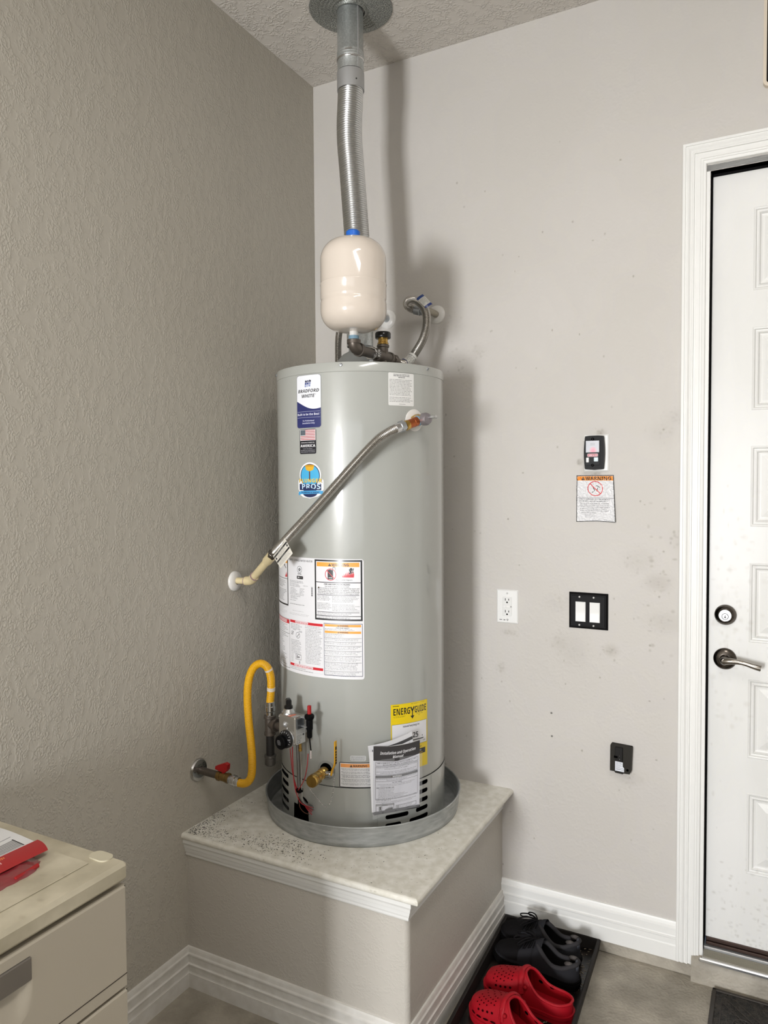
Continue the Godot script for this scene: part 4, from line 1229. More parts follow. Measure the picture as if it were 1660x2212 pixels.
	var tp := part(G.new().hexnut(0.0185, TR + 0.002, TR + 0.022, rad).cyl(0.0165, TR + 0.02, TR + 0.045, rad, 24, 0.002), "relief_valve", M.brass, W, "brass relief valve with a grey bonnet and lever")
	part(G.new().lathe([Vector2(0.0165, TR + 0.043), Vector2(0.0195, TR + 0.046), Vector2(0.0195, TR + 0.058), Vector2(0.016, TR + 0.066), Vector2(0.008, TR + 0.069), Vector2(0, TR + 0.07)], rad, 28), "bonnet", mk("bonnet", rgb(150, 144, 148), 0.45, 0.7), tp)
	g = G.new().box(Vector3(0.004, 1.8225, TR + 0.080), Vector3(0.013, 0.010, 0.036), 0.002, f66 * Transform3D(Basis(), Vector3(0, 0, 0)))
	part(g, "lever", M.chrome, tp)
	# drain valve
	var f5 := tf(5.5)
	var dr := f5 * Transform3D(Basis(Vector3.RIGHT, Vector3.BACK, Vector3.DOWN), Vector3(0, 0.7215, 0))
	part(G.new().lathe([Vector2(0.0, TR + 0.0008), Vector2(0.030, TR + 0.0008), Vector2(0.0295, TR + 0.0016), Vector2(0.0, TR + 0.0016)], dr, 32), "drain_collar", M.heater_dark, W)
	part(G.new().cyl(0.0205, TR + 0.001, TR + 0.0025, dr * Transform3D(Basis(), Vector3(0, 0, -0.003)), 28), "drain_hole", M.void, W)
	g = G.new().lathe([Vector2(0.0125, TR), Vector2(0.0125, TR + 0.012), Vector2(0.0165, TR + 0.014), Vector2(0.0165, TR + 0.030), Vector2(0.0135, TR + 0.033), Vector2(0.0135, TR + 0.037), Vector2(0.0155, TR + 0.038), Vector2(0.0155, TR + 0.041), Vector2(0.0135, TR + 0.042), Vector2(0.0155, TR + 0.0435), Vector2(0.0155, TR + 0.0465), Vector2(0.0135, TR + 0.048), Vector2(0.0135, TR + 0.068)], dr, 28)
	g.hexnut(0.0195, TR + 0.062, TR + 0.078, dr)
	var dv := part(g, "drain_valve", M.brass, W, "brass drain valve with a capped spout")
	part(G.new().lathe([Vector2(0.0175, TR + 0.076), Vector2(0.0190, TR + 0.078), Vector2(0.0190, TR + 0.096), Vector2(0.0172, TR + 0.1000), Vector2(0.0, TR + 0.1015)], dr, 28), "cap", M.brass, dv)
	g = G.new().hexnut(0.0105, 0.012, 0.026, f5 * Transform3D(Basis(Vector3.UP, Vector3.RIGHT, Vector3.FORWARD), Vector3(0, 0.7215, TR + 0.026)))
	g.cyl(0.005, 0.024, 0.036, f5 * Transform3D(Basis(Vector3.UP, Vector3.RIGHT, Vector3.FORWARD), Vector3(0, 0.7215, TR + 0.026)), 12)
	part(g, "packing_nut", M.chrome, dv)
	var hp := []
	for q in [[0.034, 0.722], [0.0345, 0.730], [0.038, 0.742], [0.044, 0.752], [0.047, 0.766], [0.0475, 0.80], [0.0475, 0.829]]: hp.append(Vector2(q[0], q[1]))
	g = G.new()
	for i in hp.size() - 1:
		var a: Vector2 = hp[i]; var b: Vector2 = hp[i + 1]
		var d := (b - a).normalized(); var mid := (a + b) / 2
		g.box(Vector3.ZERO, Vector3(0.0034, (b - a).length() + 0.002, 0.0125 if i < 3 else 0.0145), 0.001, f5 * Transform3D(Basis(Vector3(d.y, -d.x, 0), Vector3(d.x, d.y, 0), Vector3.BACK), Vector3(mid.x, mid.y, TR + 0.030)))
	var lv := part(g, "lever", M.yellow_lever, dv, "yellow upright drain lever")
	g = G.new()
	for k in 5: g.box(Vector3(0.0494, 0.762 + k * 0.0085, TR + 0.030), Vector3(0.0005, 0.006, 0.007), 0.0, f5)
	g.box(Vector3(0.0494, 0.808, TR + 0.030), Vector3(0.0005, 0.010, 0.008), 0.0, f5)
	part(g, "embossed_print", M.black, lv)
	# bead chain from the cap to the nut
	g = G.new()
	var ch := [Vector3(-0.008, 0.704, TR + 0.098), Vector3(-0.006, 0.690, TR + 0.090), Vector3(0.000, 0.665, TR + 0.070), Vector3(0.011, 0.643, TR + 0.06), Vector3(0.024, 0.632, TR + 0.055), Vector3(0.036, 0.641, TR + 0.05), Vector3(0.043, 0.664, TR + 0.045), Vector3(0.045, 0.690, TR + 0.040), Vector3(0.043, 0.713, TR + 0.032)]
	var cp := smooth_path(ch, 0.0052)
	for q in cp: g.ball(f5 * q, 0.0019, 8)
	part(g, "bead_chain", M.chrome, dv)
	build_gas_control(W)

func build_gas_control(W: Node3D) -> void:
	var f := tf(-10)
	var B := part(G.new().box(Vector3(-0.0005, 0.8605, 0.3455), Vector3(0.073, 0.086, 0.049), 0.004, f), "gas_control", mk("control_metal", rgb(158, 154, 146), 0.38, 0.7), W, "silver gas control box with a black dial")
	part(G.new().box(Vector3(0, 0.86, 0.303), Vector3(0.05, 0.04, 0.04), 0.002, f), "mount", M.aluminium_dull, B)
	# dial and knob on the front
	var fr := f * Transform3D(Basis(Vector3.RIGHT, Vector3.BACK, Vector3.DOWN), Vector3(0.004, 0.8345, 0.370))
	part(G.new().cyl(0.0305, 0.0, 0.006, fr, 40, 0.001), "dial_ring", M.aluminium, B)
	var da := Art.new(256, 256, rgb(16, 16, 18))
	for k in 9:
		var t := -2.2 + k * 0.34
		da.bar(128 + cos(t) * 92, 128 + sin(t) * 92, 128 + cos(t) * (116 if k % 2 else 110), 128 + sin(t) * 116, 7, rgb(210, 210, 210))
	da.text("HOT", 214, 132, 30, rgb(190, 190, 190), true, 0.5, 52)
	var dl := G.new().cyl(0.0275, 0.005, 0.014, fr, 40, 0.0015)
	for i in dl.v.size():
		var q: Vector3 = fr.affine_inverse() * dl.v[i]
		dl.u[i] = Vector2(0.5 + q.x / 0.057, 0.5 + q.z / 0.057)
	part(dl, "dial", sticker("dial", da), B, "black temperature dial with white marks")
	var kb := fr * Transform3D(Basis(), Vector3(-0.009, 0, 0.009))
	part(G.new().cyl(0.0215, 0.012, 0.026, kb, 32, 0.002), "dial_knob", M.black, B)
	var g := G.new()
	for k in 4: g.box(Vector3(-0.004 + k * 0.0006, 0.0262, -0.006 + k * 0.004), Vector3(0.016 - absf(k - 1.5) * 0.003, 0.0004, 0.0012), 0.0, kb)
	part(g, "knob_print", mk("print_grey", rgb(150, 150, 152), 0.6), B)
	# igniter bump and screws on the front
	part(G.new().ball(f * Vector3(-0.006, 0.877, 0.369), 0.009, 16, Vector3(1, 1, 1)), "boss", M.aluminium_dull, B)
	for q in [Vector2(-0.032, 0.897), Vector2(0.032, 0.823), Vector2(0.003, 0.866), Vector2(-0.032, 0.823)]:
		part(G.new().ball(f * Vector3(q.x, q.y, 0.370), 0.0026, 10), "screw", M.chrome, B)
	# knob on the top
	var tp := f * Transform3D(Basis(), Vector3(-0.016, 0.9035, 0.345))
	part(G.new().lathe([Vector2(0.0215, 0.0), Vector2(0.0205, 0.004), Vector2(0.0150, 0.015), Vector2(0.0125, 0.0165), Vector2(0.0, 0.0165)], tp, 9, 10.0), "knob_skirt", M.aluminium, B)
	g = G.new().cyl(0.0135, 0.015, 0.024, tp, 20, 0.001)
	g.box(Vector3(0, 0.031, 0), Vector3(0.017, 0.030, 0.027), 0.004, tp * Transform3D(Basis(UP, 0.9), Vector3.ZERO))
	part(g, "control_knob", M.black_gloss, B, "black control knob on top")
	# labels on the top and on the side
	var ta := Art.new(128, 128, rgb(186, 186, 184))
	ta.rect(0, 0, 60, 128, rgb(214, 92, 44)); ta.print_rows(10, 14, 44, 6, 18, 8, Color(0.9, 0.9, 0.9, 0.8)); ta.print_rows(68, 10, 52, 8, 14, 6, PRINT)
	part(G.new().box(Vector3(0.018, 0.9037, 0.3545), Vector3(0.034, 0.0004, 0.026), 0.0, f), "top_label", sticker("top_label", ta), B)
	var sa := Art.new(150, 240, rgb(190, 192, 190))
	sa.print_rows(8, 10, 130, 8, 11, 6, PRINT, 0.15); sa.print_rows(8, 106, 90, 7, 11, 7, PRINT, 0.3)
	sa.disc(118, 122, 14, rgb(60, 60, 62)); sa.frame(10, 186, 54, 40, 5, rgb(70, 70, 72)); sa.print_rows(18, 198, 40, 3, 10, 5, PRINT)
	part(G.new().box(Vector3(0.0363, 0.8450, 0.3455), Vector3(0.0006, 0.053, 0.040), 0.0, f), "side_label", sticker("side_label", sa), B)
	part(G.new().box(Vector3(0.0385, 0.883, 0.350), Vector3(0.005, 0.032, 0.032), 0.001, f), "side_bracket", mk("bracket_grey", rgb(120, 124, 128), 0.3, 0.8), B)
	# push button igniter beside the box
	var ig := f * Transform3D(Basis(), Vector3(0.0625, 0, 0.3335))
	part(G.new().box(Vector3(0.047, 0.8745, 0.336), Vector3(0.030, 0.002, 0.024), 0.0, f), "igniter_bracket", M.aluminium_dull, B)
	part(G.new().box(Vector3(0.047, 0.9005, 0.336), Vector3(0.026, 0.002, 0.02), 0.0, f), "igniter_bracket", M.aluminium_dull, B)
	part(G.new().lathe([Vector2(0.0, 0.838), Vector2(0.006, 0.838), Vector2(0.0085, 0.843), Vector2(0.0085, 0.862), Vector2(0.0105, 0.867), Vector2(0.0105, 0.895), Vector2(0.013, 0.897), Vector2(0.0155, 0.902), Vector2(0.0155, 0.908), Vector2(0.0125, 0.911), Vector2(0.008, 0.913), Vector2(0, 0.913)], ig, 20), "igniter", M.black, B)
	part(G.new().cyl(0.0062, 0.911, 0.939, ig, 16, 0.001), "igniter_button", M.red_plastic, B, "red igniter push button")
	# tubes and wires that run down into the burner opening
	var Q := func(t, y, r): return f * Vector3(t, y, r)
	g = G.new().tube(smooth_path([Q.call(0.006, 0.822, 0.330), Q.call(0.006, 0.74, 0.326), Q.call(0.006, 0.65, 0.322), Q.call(0.012, 0.608, 0.305), Q.call(0.03, 0.585, 0.27)], 0.006), 0.0055, 12)
	part(g, "burner_tube", mk("tube_grey", rgb(140, 140, 138), 0.4, 0.8), B)
	g = G.new().cyl(0.0048, 0.798, 0.820, f * Transform3D(Basis(), Vector3(0.026, 0, 0.338)), 10).hexnut(0.006, 0.79, 0.80, f * Transform3D(Basis(), Vector3(0.026, 0, 0.338)))
	part(g, "pilot_nut", M.brass, B)
	g = G.new().tube(smooth_path([Q.call(0.026, 0.795, 0.338), Q.call(0.022, 0.73, 0.330), Q.call(0.015, 0.66, 0.322), Q.call(0.014, 0.615, 0.312), Q.call(0.03, 0.585, 0.28)], 0.006), 0.0022, 8)
	part(g, "pilot_tube", M.aluminium, B)
	var runs := [[[-0.020, 0.812], [-0.017, 0.78], [-0.010, 0.72], [-0.001, 0.67], [0.004, 0.64], [0.014, 0.600], [0.034, 0.585]],
		[[-0.006, 0.812], [-0.006, 0.76], [-0.003, 0.71], [0.000, 0.665], [0.008, 0.625], [0.022, 0.600], [0.040, 0.593]],
		[[-0.003, 0.812], [-0.003, 0.75], [0.001, 0.69], [0.003, 0.65], [0.010, 0.615], [0.030, 0.605], [0.042, 0.602]],
		[[0.062, 0.79], [0.058, 0.755], [0.046, 0.71], [0.028, 0.68], [0.010, 0.661], [0.002, 0.655], [0.004, 0.63], [0.018, 0.598], [0.040, 0.58]]]
	for k in runs.size():
		var pts := []
		for i in runs[k].size(): pts.append(Q.call(runs[k][i][0], runs[k][i][1], lerpf(0.338 if k < 3 else 0.334, 0.297, smoothstep(0.3, 1.0, float(i) / (runs[k].size() - 1))) + 0.002 * k))
		part(G.new().tube(smooth_path(pts, 0.006), 0.0013, 6), "red_wire", M.red_wire, B)
	g = G.new().tube(smooth_path([Q.call(-0.012, 0.66, 0.305), Q.call(-0.016, 0.62, 0.303), Q.call(-0.012, 0.59, 0.303), Q.call(0.002, 0.575, 0.298), Q.call(0.016, 0.570, 0.290)], 0.006), 0.0013, 6)
	part(g, "brown_wire", mk("brown_wire", rgb(110, 66, 44), 0.5), B)
	part(G.new().tube(smooth_path([Q.call(0.0625, 0.838, 0.334), Q.call(0.066, 0.815, 0.334), Q.call(0.0685, 0.80, 0.334)], 0.005), 0.002, 8), "igniter_lead", M.black, B)
	part(G.new().box(Vector3(0.0675, 0.787, 0.334), Vector3(0.0055, 0.026, 0.0045), 0.001, f), "wire_connector", mk("clear_plastic", rgb(200, 192, 190), 0.3), B)
	part(G.new().box(Vector3(-0.018, 0.810, 0.338), Vector3(0.012, 0.014, 0.006), 0.001, f), "wire_connector", M.clear_plastic, B)
	part(G.new().box(Vector3(0.006, 0.657, 0.324), Vector3(0.022, 0.014, 0.018), 0.003, f), "cable_tie", M.black, B)

func build_vent() -> void:
	var v := thing("vent_pipe", "galvanized vent pipe rising from the heater through a ribbed ceiling flange", "vent pipe", Vector3(TX, 1.996, TZ))
	var ax := Transform3D(Basis(), Vector3(0.3828, 0, 0.3567))
	var g := G.new()
	var pr := [Vector2(0.0443, 3.008)]
	for k in 3: pr.append_array([Vector2(0.0443, 3.050 + k * 0.008), Vector2(0.0458, 3.053 + k * 0.008), Vector2(0.0443, 3.056 + k * 0.008)])
	pr.append_array([Vector2(0.0443, 3.2189)])
	g.lathe(pr, ax, 64, 60.0)
	# bright patches of tape and a strip clip on the pipe
	var up := part(g, "upper_pipe", M.galvanized, v)
	g = G.new()
	g.lathe([Vector2(0.0446, 3.041), Vector2(0.0466, 3.044), Vector2(0.0466, 3.047), Vector2(0.0446, 3.048)], ax, 48)
	g.box(Vector3(0.012, 3.0635, 0.0452), Vector3(0.026, 0.006, 0.002), 0.001, ax * Transform3D(Basis(UP, 0.1), Vector3.ZERO))
	part(g, "crimp", M.chrome, up)
	g = G.new().box(Vector3(0, 3.11, 0.0448), Vector3(0.006, 0.20, 0.0016), 0.0006, ax * Transform3D(Basis(UP, 1.15), Vector3.ZERO))
	part(g, "lock_seam", M.aluminium_dull, up)
	g = G.new().lathe([Vector2(0.0438, 2.946), Vector2(0.0462, 2.946), Vector2(0.0462, 3.0), Vector2(0.0455, 3.006), Vector2(0.043, 3.006)], ax, 64)
	var cl := part(g, "collar", M.aluminium_dull, v, "dull grey band where the pipes join")
	part(G.new().ball(ax * (Basis(UP, 0.95) * Vector3(0, 2.967, 0.0462)), 0.0026, 10), "screw", M.iron_dark, cl)
	# flexible duct
	var path := [Vector3(0.3828, 2.95, 0.3567), Vector3(0.3805, 2.90, 0.3578), Vector3(0.3777, 2.834, 0.3594), Vector3(0.3786, 2.773, 0.3589), Vector3(0.3835, 2.696, 0.3561), Vector3(0.3872, 2.634, 0.354), Vector3(0.3909, 2.572, 0.3519), Vector3(0.3945, 2.51, 0.3498), Vector3(0.397, 2.463, 0.3484), Vector3(0.401, 2.36, 0.346), Vector3(0.404, 2.25, 0.344), Vector3(0.4046, 2.15, 0.3441)]
	part(ribbed(path, 0.0432, 0.0026, 0.0074, 36), "flexible_duct", M.aluminium, v, "bright ribbed aluminium duct")
	var hx := Transform3D(Basis(), Vector3(TX, 0, TZ))
	part(G.new().lathe([Vector2(0.043, 2.088), Vector2(0.0452, 2.088), Vector2(0.0452, 2.16), Vector2(0.043, 2.163)], hx, 48), "connector", M.galvanized, v)
	part(G.new().lathe([Vector2(0.094, 1.9965), Vector2(0.094, 2.012), Vector2(0.088, 2.026), Vector2(0.060, 2.060), Vector2(0.0425, 2.070), Vector2(0.039, 2.072), Vector2(0.039, 2.12)], hx, 48), "draft_hood", M.hood_grey, v, "grey cone shaped draft hood on the lid")
	# ceiling flange with pressed rings
	pr = [Vector2(0.1395, 3.219), Vector2(0.1405, 3.2165), Vector2(0.139, 3.2155), Vector2(0.122, 3.2145)]
	for k in 5:
		var r := 0.118 - k * 0.0125
		pr.append_array([Vector2(r, 3.2145), Vector2(r - 0.003, 3.2125), Vector2(r - 0.0055, 3.2125), Vector2(r - 0.0085, 3.2147)])
	pr.append_array([Vector2(0.055, 3.2145), Vector2(0.051, 3.207), Vector2(0.0475, 3.206), Vector2(0.0475, 3.219)])
	pr.reverse()
	part(G.new().lathe(pr, Transform3D(Basis(), Vector3(0.385, 0, 0.3555)), 72, 25.0), "ceiling_flange", M.flange_metal, v, "mottled round flange with pressed rings")
	# drain pan under the heater
	var pan := G.new().lathe([Vector2(0.0, TOP + 0.0002), Vector2(0.326, TOP + 0.0002), Vector2(0.329, TOP + 0.003), Vector2(0.3315, 0.520), Vector2(0.3310, 0.523), Vector2(0.3335, 0.540), Vector2(0.3330, 0.543), Vector2(0.3355, 0.560), Vector2(0.336, 0.566), Vector2(0.3385, 0.5675), Vector2(0.339, 0.5705), Vector2(0.337, 0.5725), Vector2(0.3335, 0.571), Vector2(0.333, 0.564), Vector2(0.3265, TOP + 0.006), Vector2(0.324, TOP + 0.0035), Vector2(0.0, TOP + 0.0035)], hx, 128, 45.0)
	single(pan, "drain_pan", M.pan_metal, "round galvanized drain pan on the platform under the grey heater", "drain pan")

func build_top_plumbing() -> void:
	var E := Vector3(0.514, 0, 0.575)
	var ax := Transform3D(Basis(), E)
	var t := thing("expansion_tank", "cream coloured pressure tank mounted upright above the heater lid", "expansion tank", Vector3(0.514, 2.0535, 0.575))
	var pr := [Vector2(0.0, 2.0885), Vector2(0.030, 2.089)]
	for k in 11:
		var a := -PI / 2 + PI / 2 * k / 10
		pr.append(Vector2(0.0416 + cos(a) * 0.060, 2.149 + sin(a) * 0.059))
	pr.append_array([Vector2(0.1016, 2.170), Vector2(0.1010, 2.1755), Vector2(0.0998, 2.179), Vector2(0.0998, 2.182), Vector2(0.1010, 2.186), Vector2(0.1016, 2.191), Vector2(0.1016, 2.2255), Vector2(0.1026, 2.227), Vector2(0.1028, 2.2295), Vector2(0.1018, 2.2315), Vector2(0.1012, 2.233)])
	for k in 11:
		var a := PI / 2 * k / 10
		pr.append(Vector2(0.0412 + cos(a) * 0.060, 2.303 + sin(a) * 0.064))
	pr.append_array([Vector2(0.03, 2.369), Vector2(0.0, 2.3705)])
	part(G.new().lathe(pr, ax, 96, 50.0), "shell", M.tank_cream, t)
	part(G.new().cyl(0.0215, 2.366, 2.396, ax, 28, 0.005), "valve_cap", M.cap_blue, t, "bright blue cap on top")
	part(G.new().cyl(0.0135, 2.066, 2.090, ax, 20), "nipple", M.white_flange, t)
	part(G.new().lathe([Vector2(0.012, 2.0635), Vector2(0.0158, 2.0635), Vector2(0.0162, 2.070), Vector2(0.0155, 2.076), Vector2(0.012, 2.0765)], ax, 20), "thread_tape", M.blue_tape, t)
	# elbow, pipe and tee that carry it
	var f := thing("pipe_fittings", "dark iron elbow and tee on the heater lid carrying the cream tank", "pipe fitting", Vector3(0.52, 1.994, 0.42))
	var g := G.new().tube(smooth_path([Vector3(0.514, 2.064, 0.575), Vector3(0.514, 2.052, 0.5745), Vector3(0.5145, 2.041, 0.566), Vector3(0.5155, 2.0375, 0.552), Vector3(0.516, 2.0375, 0.545)], 0.004), 0.0185, 24)
	g.lathe([Vector2(0.016, 2.052), Vector2(0.0215, 2.052), Vector2(0.0215, 2.063), Vector2(0.019, 2.0645), Vector2(0.014, 2.0645)], ax, 24)
	var dirv := Vector3(0.523, 2.0375, 0.40) - Vector3(0.516, 2.0375, 0.545)
	g.lathe([Vector2(0.015, 0.0), Vector2(0.0215, 0.0), Vector2(0.0215, 0.010), Vector2(0.019, 0.012), Vector2(0.014, 0.012)], along(Vector3(0.516, 2.0375, 0.552), dirv), 24)
	part(g, "elbow", M.black_iron, f)
	part(G.new().tube([Vector3(0.516, 2.0375, 0.55), Vector3(0.5225, 2.0375, 0.41)], 0.0158, 20), "pipe", M.black_iron, f)
	g = G.new().tube([Vector3(0.5212, 2.0375, 0.435), Vector3(0.5245, 2.0375, 0.365)], 0.0185, 22)
	g.tube([Vector3(0.523, 2.0375, 0.40), Vector3(0.523, 2.075, 0.40)], 0.0175, 22)
	for q in [[0.5210, 0.440], [0.5247, 0.360]]: g.lathe([Vector2(0.015, -0.006), Vector2(0.0205, -0.006), Vector2(0.0205, 0.006), Vector2(0.015, 0.006)], along(Vector3(q[0], 2.0375, q[1]), dirv), 22)
	g.cyl(0.0205, 2.066, 2.076, Transform3D(Basis(), Vector3(0.523, 0, 0.40)), 22, 0.002)
	part(g, "tee", M.black_iron, f)
	g = G.new().tube([Vector3(0.5247, 2.0375, 0.36), Vector3(0.526, 2.035, 0.30)], 0.0125, 18).hexnut(0.0175, 0.0, 0.02, along(Vector3(0.5255, 2.037, 0.335), dirv))
	part(g, "nipple", M.black_iron, f)
	part(G.new().tube([Vector3(0.523, 2.045, 0.40), Vector3(0.523, 1.994, 0.40)], 0.012, 16), "dip_nipple", M.black_iron, f)
	# vacuum breaker on the tee
	var vb := thing("relief_cap", "brass vacuum breaker with a black cap on the iron tee", "valve", Vector3(0.523, 2.076, 0.40))
	var vx := Transform3D(Basis(), Vector3(0.523, 0, 0.40))
	part(G.new().hexnut(0.0185, 2.0755, 2.083, vx).cyl(0.016, 2.082, 2.098, vx, 24, 0.001), "body", M.brass, vb)
	part(G.new().lathe([Vector2(0.0, 2.096), Vector2(0.0245, 2.096), Vector2(0.026, 2.098), Vector2(0.026, 2.112), Vector2(0.023, 2.1165), Vector2(0.0, 2.118)], vx, 32), "cap", M.black_gloss, vb)
	# hanger clamp round the pipe
	var hc := thing("pipe_clamp", "bright split ring clamp around the iron pipe below the cream tank", "clamp", Vector3(0.519, 1.994, 0.475))
	var cxf := along(Vector3(0.5193, 2.0375, 0.475), dirv)
	part(G.new().lathe([Vector2(0.0165, -0.005), Vector2(0.0205, -0.005), Vector2(0.0215, 0.0), Vector2(0.0205, 0.005), Vector2(0.0165, 0.005)], cxf, 28), "ring", M.chrome, hc)
	g = G.new().box(Vector3(0.547, 2.036, 0.477), Vector3(0.016, 0.003, 0.012), 0.001).box(Vector3(0.547, 2.030, 0.477), Vector3(0.016, 0.003, 0.012), 0.001).hexnut(0.005, 2.022, 2.046, Transform3D(Basis(), Vector3(0.548, 0, 0.477)))
	part(g, "bolt_ear", M.chrome, hc)
	part(G.new().box(Vector3(0.491, 2.033, 0.473), Vector3(0.014, 0.006, 0.010), 0.001), "bolt_ear", M.chrome, hc)
	g = G.new().box(Vector3(0.5193, 2.006, 0.475), Vector3(0.010, 0.022, 0.010), 0.001)
	part(g, "stud", M.zinc, hc)
	# ribbed hose from the right wall stub over to the lid
	var h := thing("water_hose", "ribbed steel water hose looping from the back wall flange down to the lid", "hose", Vector3(0.54, 2.02, 0.16))
	var hp := [Vector3(0.488, 2.2575, 0.082), Vector3(0.4765, 2.2615, 0.087), Vector3(0.468, 2.2690, 0.097), Vector3(0.4700, 2.2785, 0.110), Vector3(0.4850, 2.2840, 0.121), Vector3(0.5085, 2.2820, 0.128), Vector3(0.532, 2.2685, 0.134), Vector3(0.556, 2.2403, 0.14), Vector3(0.5672, 2.1928, 0.15), Vector3(0.5627, 2.1333, 0.17), Vector3(0.5475, 2.0839, 0.198), Vector3(0.534, 2.049, 0.225), Vector3(0.527, 2.032, 0.262), Vector3(0.526, 2.030, 0.300)]
	part(ribbed(hp, 0.0152, 0.0026, 0.0046, 18), "hose", M.steel_hose, h)
	part(G.new().tube(smooth_path([Vector3(0.5415, 2.066, 0.211), Vector3(0.534, 2.049, 0.225), Vector3(0.528, 2.035, 0.255)], 0.006), 0.0166, 16), "sleeve_label", sticker("hose_label", hose_label()), h, "blue and white label round the lower end")
	var tA := Vector3(0.5279, 2.2743, 0.137); var tB := Vector3(0.5463, 2.2934, 0.131); var tC := Vector3(0.5859, 2.2527, 0.135); var tD := Vector3(0.5678, 2.2353, 0.140)
	g = G.new()
	for sgn in [0.0, -0.0005]: g.grid(func(u, w): return tA.lerp(tD, u).lerp(tB.lerp(tC, u), w) + Vector3(0.1, 0.15, 1.0) * (0.020 + 0.006 * sin(u * PI) - 0.010 * w * w + sgn), 10, 6, sgn < 0.0)
	part(g, "paper_tag", sticker("hose_tag", hose_label()), h, "white and blue paper tag at the loop")
	g = G.new().hexnut(0.0185, 0.0, 0.017, along(Vector3(0.4935, 2.2560, 0.0805), Vector3(0.03, -0.008, -0.005))).cyl(0.0165, -0.008, 0.002, along(Vector3(0.4935, 2.2560, 0.0805), Vector3(0.03, -0.008, -0.005)), 18, 0.001).hexnut(0.0160, 0.018, 0.030, along(Vector3(0.4935, 2.2560, 0.0805), Vector3(0.03, -0.008, -0.005)))
	part(g, "nut", M.zinc, h)
	# stub and flange on the wall
	var s := thing("wall_stub", "white round flange with a pipe stub on the back wall right of the tank", "pipe stub", Vector3(0.540, 2.216, 0.0))
	part(G.new().lathe([Vector2(0.034, 0.0), Vector2(0.034, 0.002), Vector2(0.030, 0.006), Vector2(0.016, 0.009), Vector2(0.0125, 0.009)], along(Vector3(0.540, 2.2505, 0.0), Vector3.BACK), 36), "flange", M.white_flange, s)
	part(G.new().tube(smooth_path([Vector3(0.540, 2.2505, 0.003), Vector3(0.540, 2.2505, 0.055), Vector3(0.535, 2.2505, 0.069), Vector3(0.520, 2.2515, 0.0745), Vector3(0.508, 2.2525, 0.077)], 0.005), 0.0125, 16), "stub", mk("stub_grey", rgb(170, 164, 150), 0.4, 0.4), s)
	# second hose and its flange, mostly behind the cream tank
	var h2 := thing("water_hose", "straight ribbed steel hose rising from the lid behind the cream tank's left side", "hose", Vector3(0.29, 1.995, 0.30))
	part(ribbed([Vector3(0.290, 1.996, 0.302), Vector3(0.290, 2.06, 0.300), Vector3(0.290, 2.14, 0.296), Vector3(0.293, 2.20, 0.275), Vector3(0.302, 2.245, 0.22), Vector3(0.318, 2.2565, 0.14), Vector3(0.331, 2.2565, 0.05)], 0.0122, 0.0024, 0.0046, 16), "hose", M.steel_hose, h2)
	part(G.new().cyl(0.014, 1.9945, 2.002, Transform3D(Basis(), Vector3(0.290, 0, 0.302)), 16, 0.001), "ferrule", M.zinc, h2)
	var s2 := thing("wall_stub", "white round flange on the back wall half hidden by the cream tank", "pipe stub", Vector3(0.3326, 2.22, 0.0))
	part(G.new().lathe([Vector2(0.036, 0.0), Vector2(0.036, 0.002), Vector2(0.031, 0.006), Vector2(0.016, 0.009), Vector2(0.0125, 0.009)], along(Vector3(0.3326, 2.2555, 0.0), Vector3.BACK), 36), "flange", M.white_flange, s2)
	part(G.new().tube([Vector3(0.3326, 2.2555, 0.003), Vector3(0.3315, 2.2562, 0.052)], 0.0132, 16), "stub", M.zinc, s2)

func hose_label() -> Art:
	var a := Art.new(200, 120, rgb(214, 214, 208))
	a.rect(0, 0, 46, 120, rgb(28, 62, 128)); a.rect(170, 0, 30, 120, rgb(28, 52, 128))
	a.print_rows(54, 14, 100, 6, 17, 9, PRINT, 0.2)
	return a

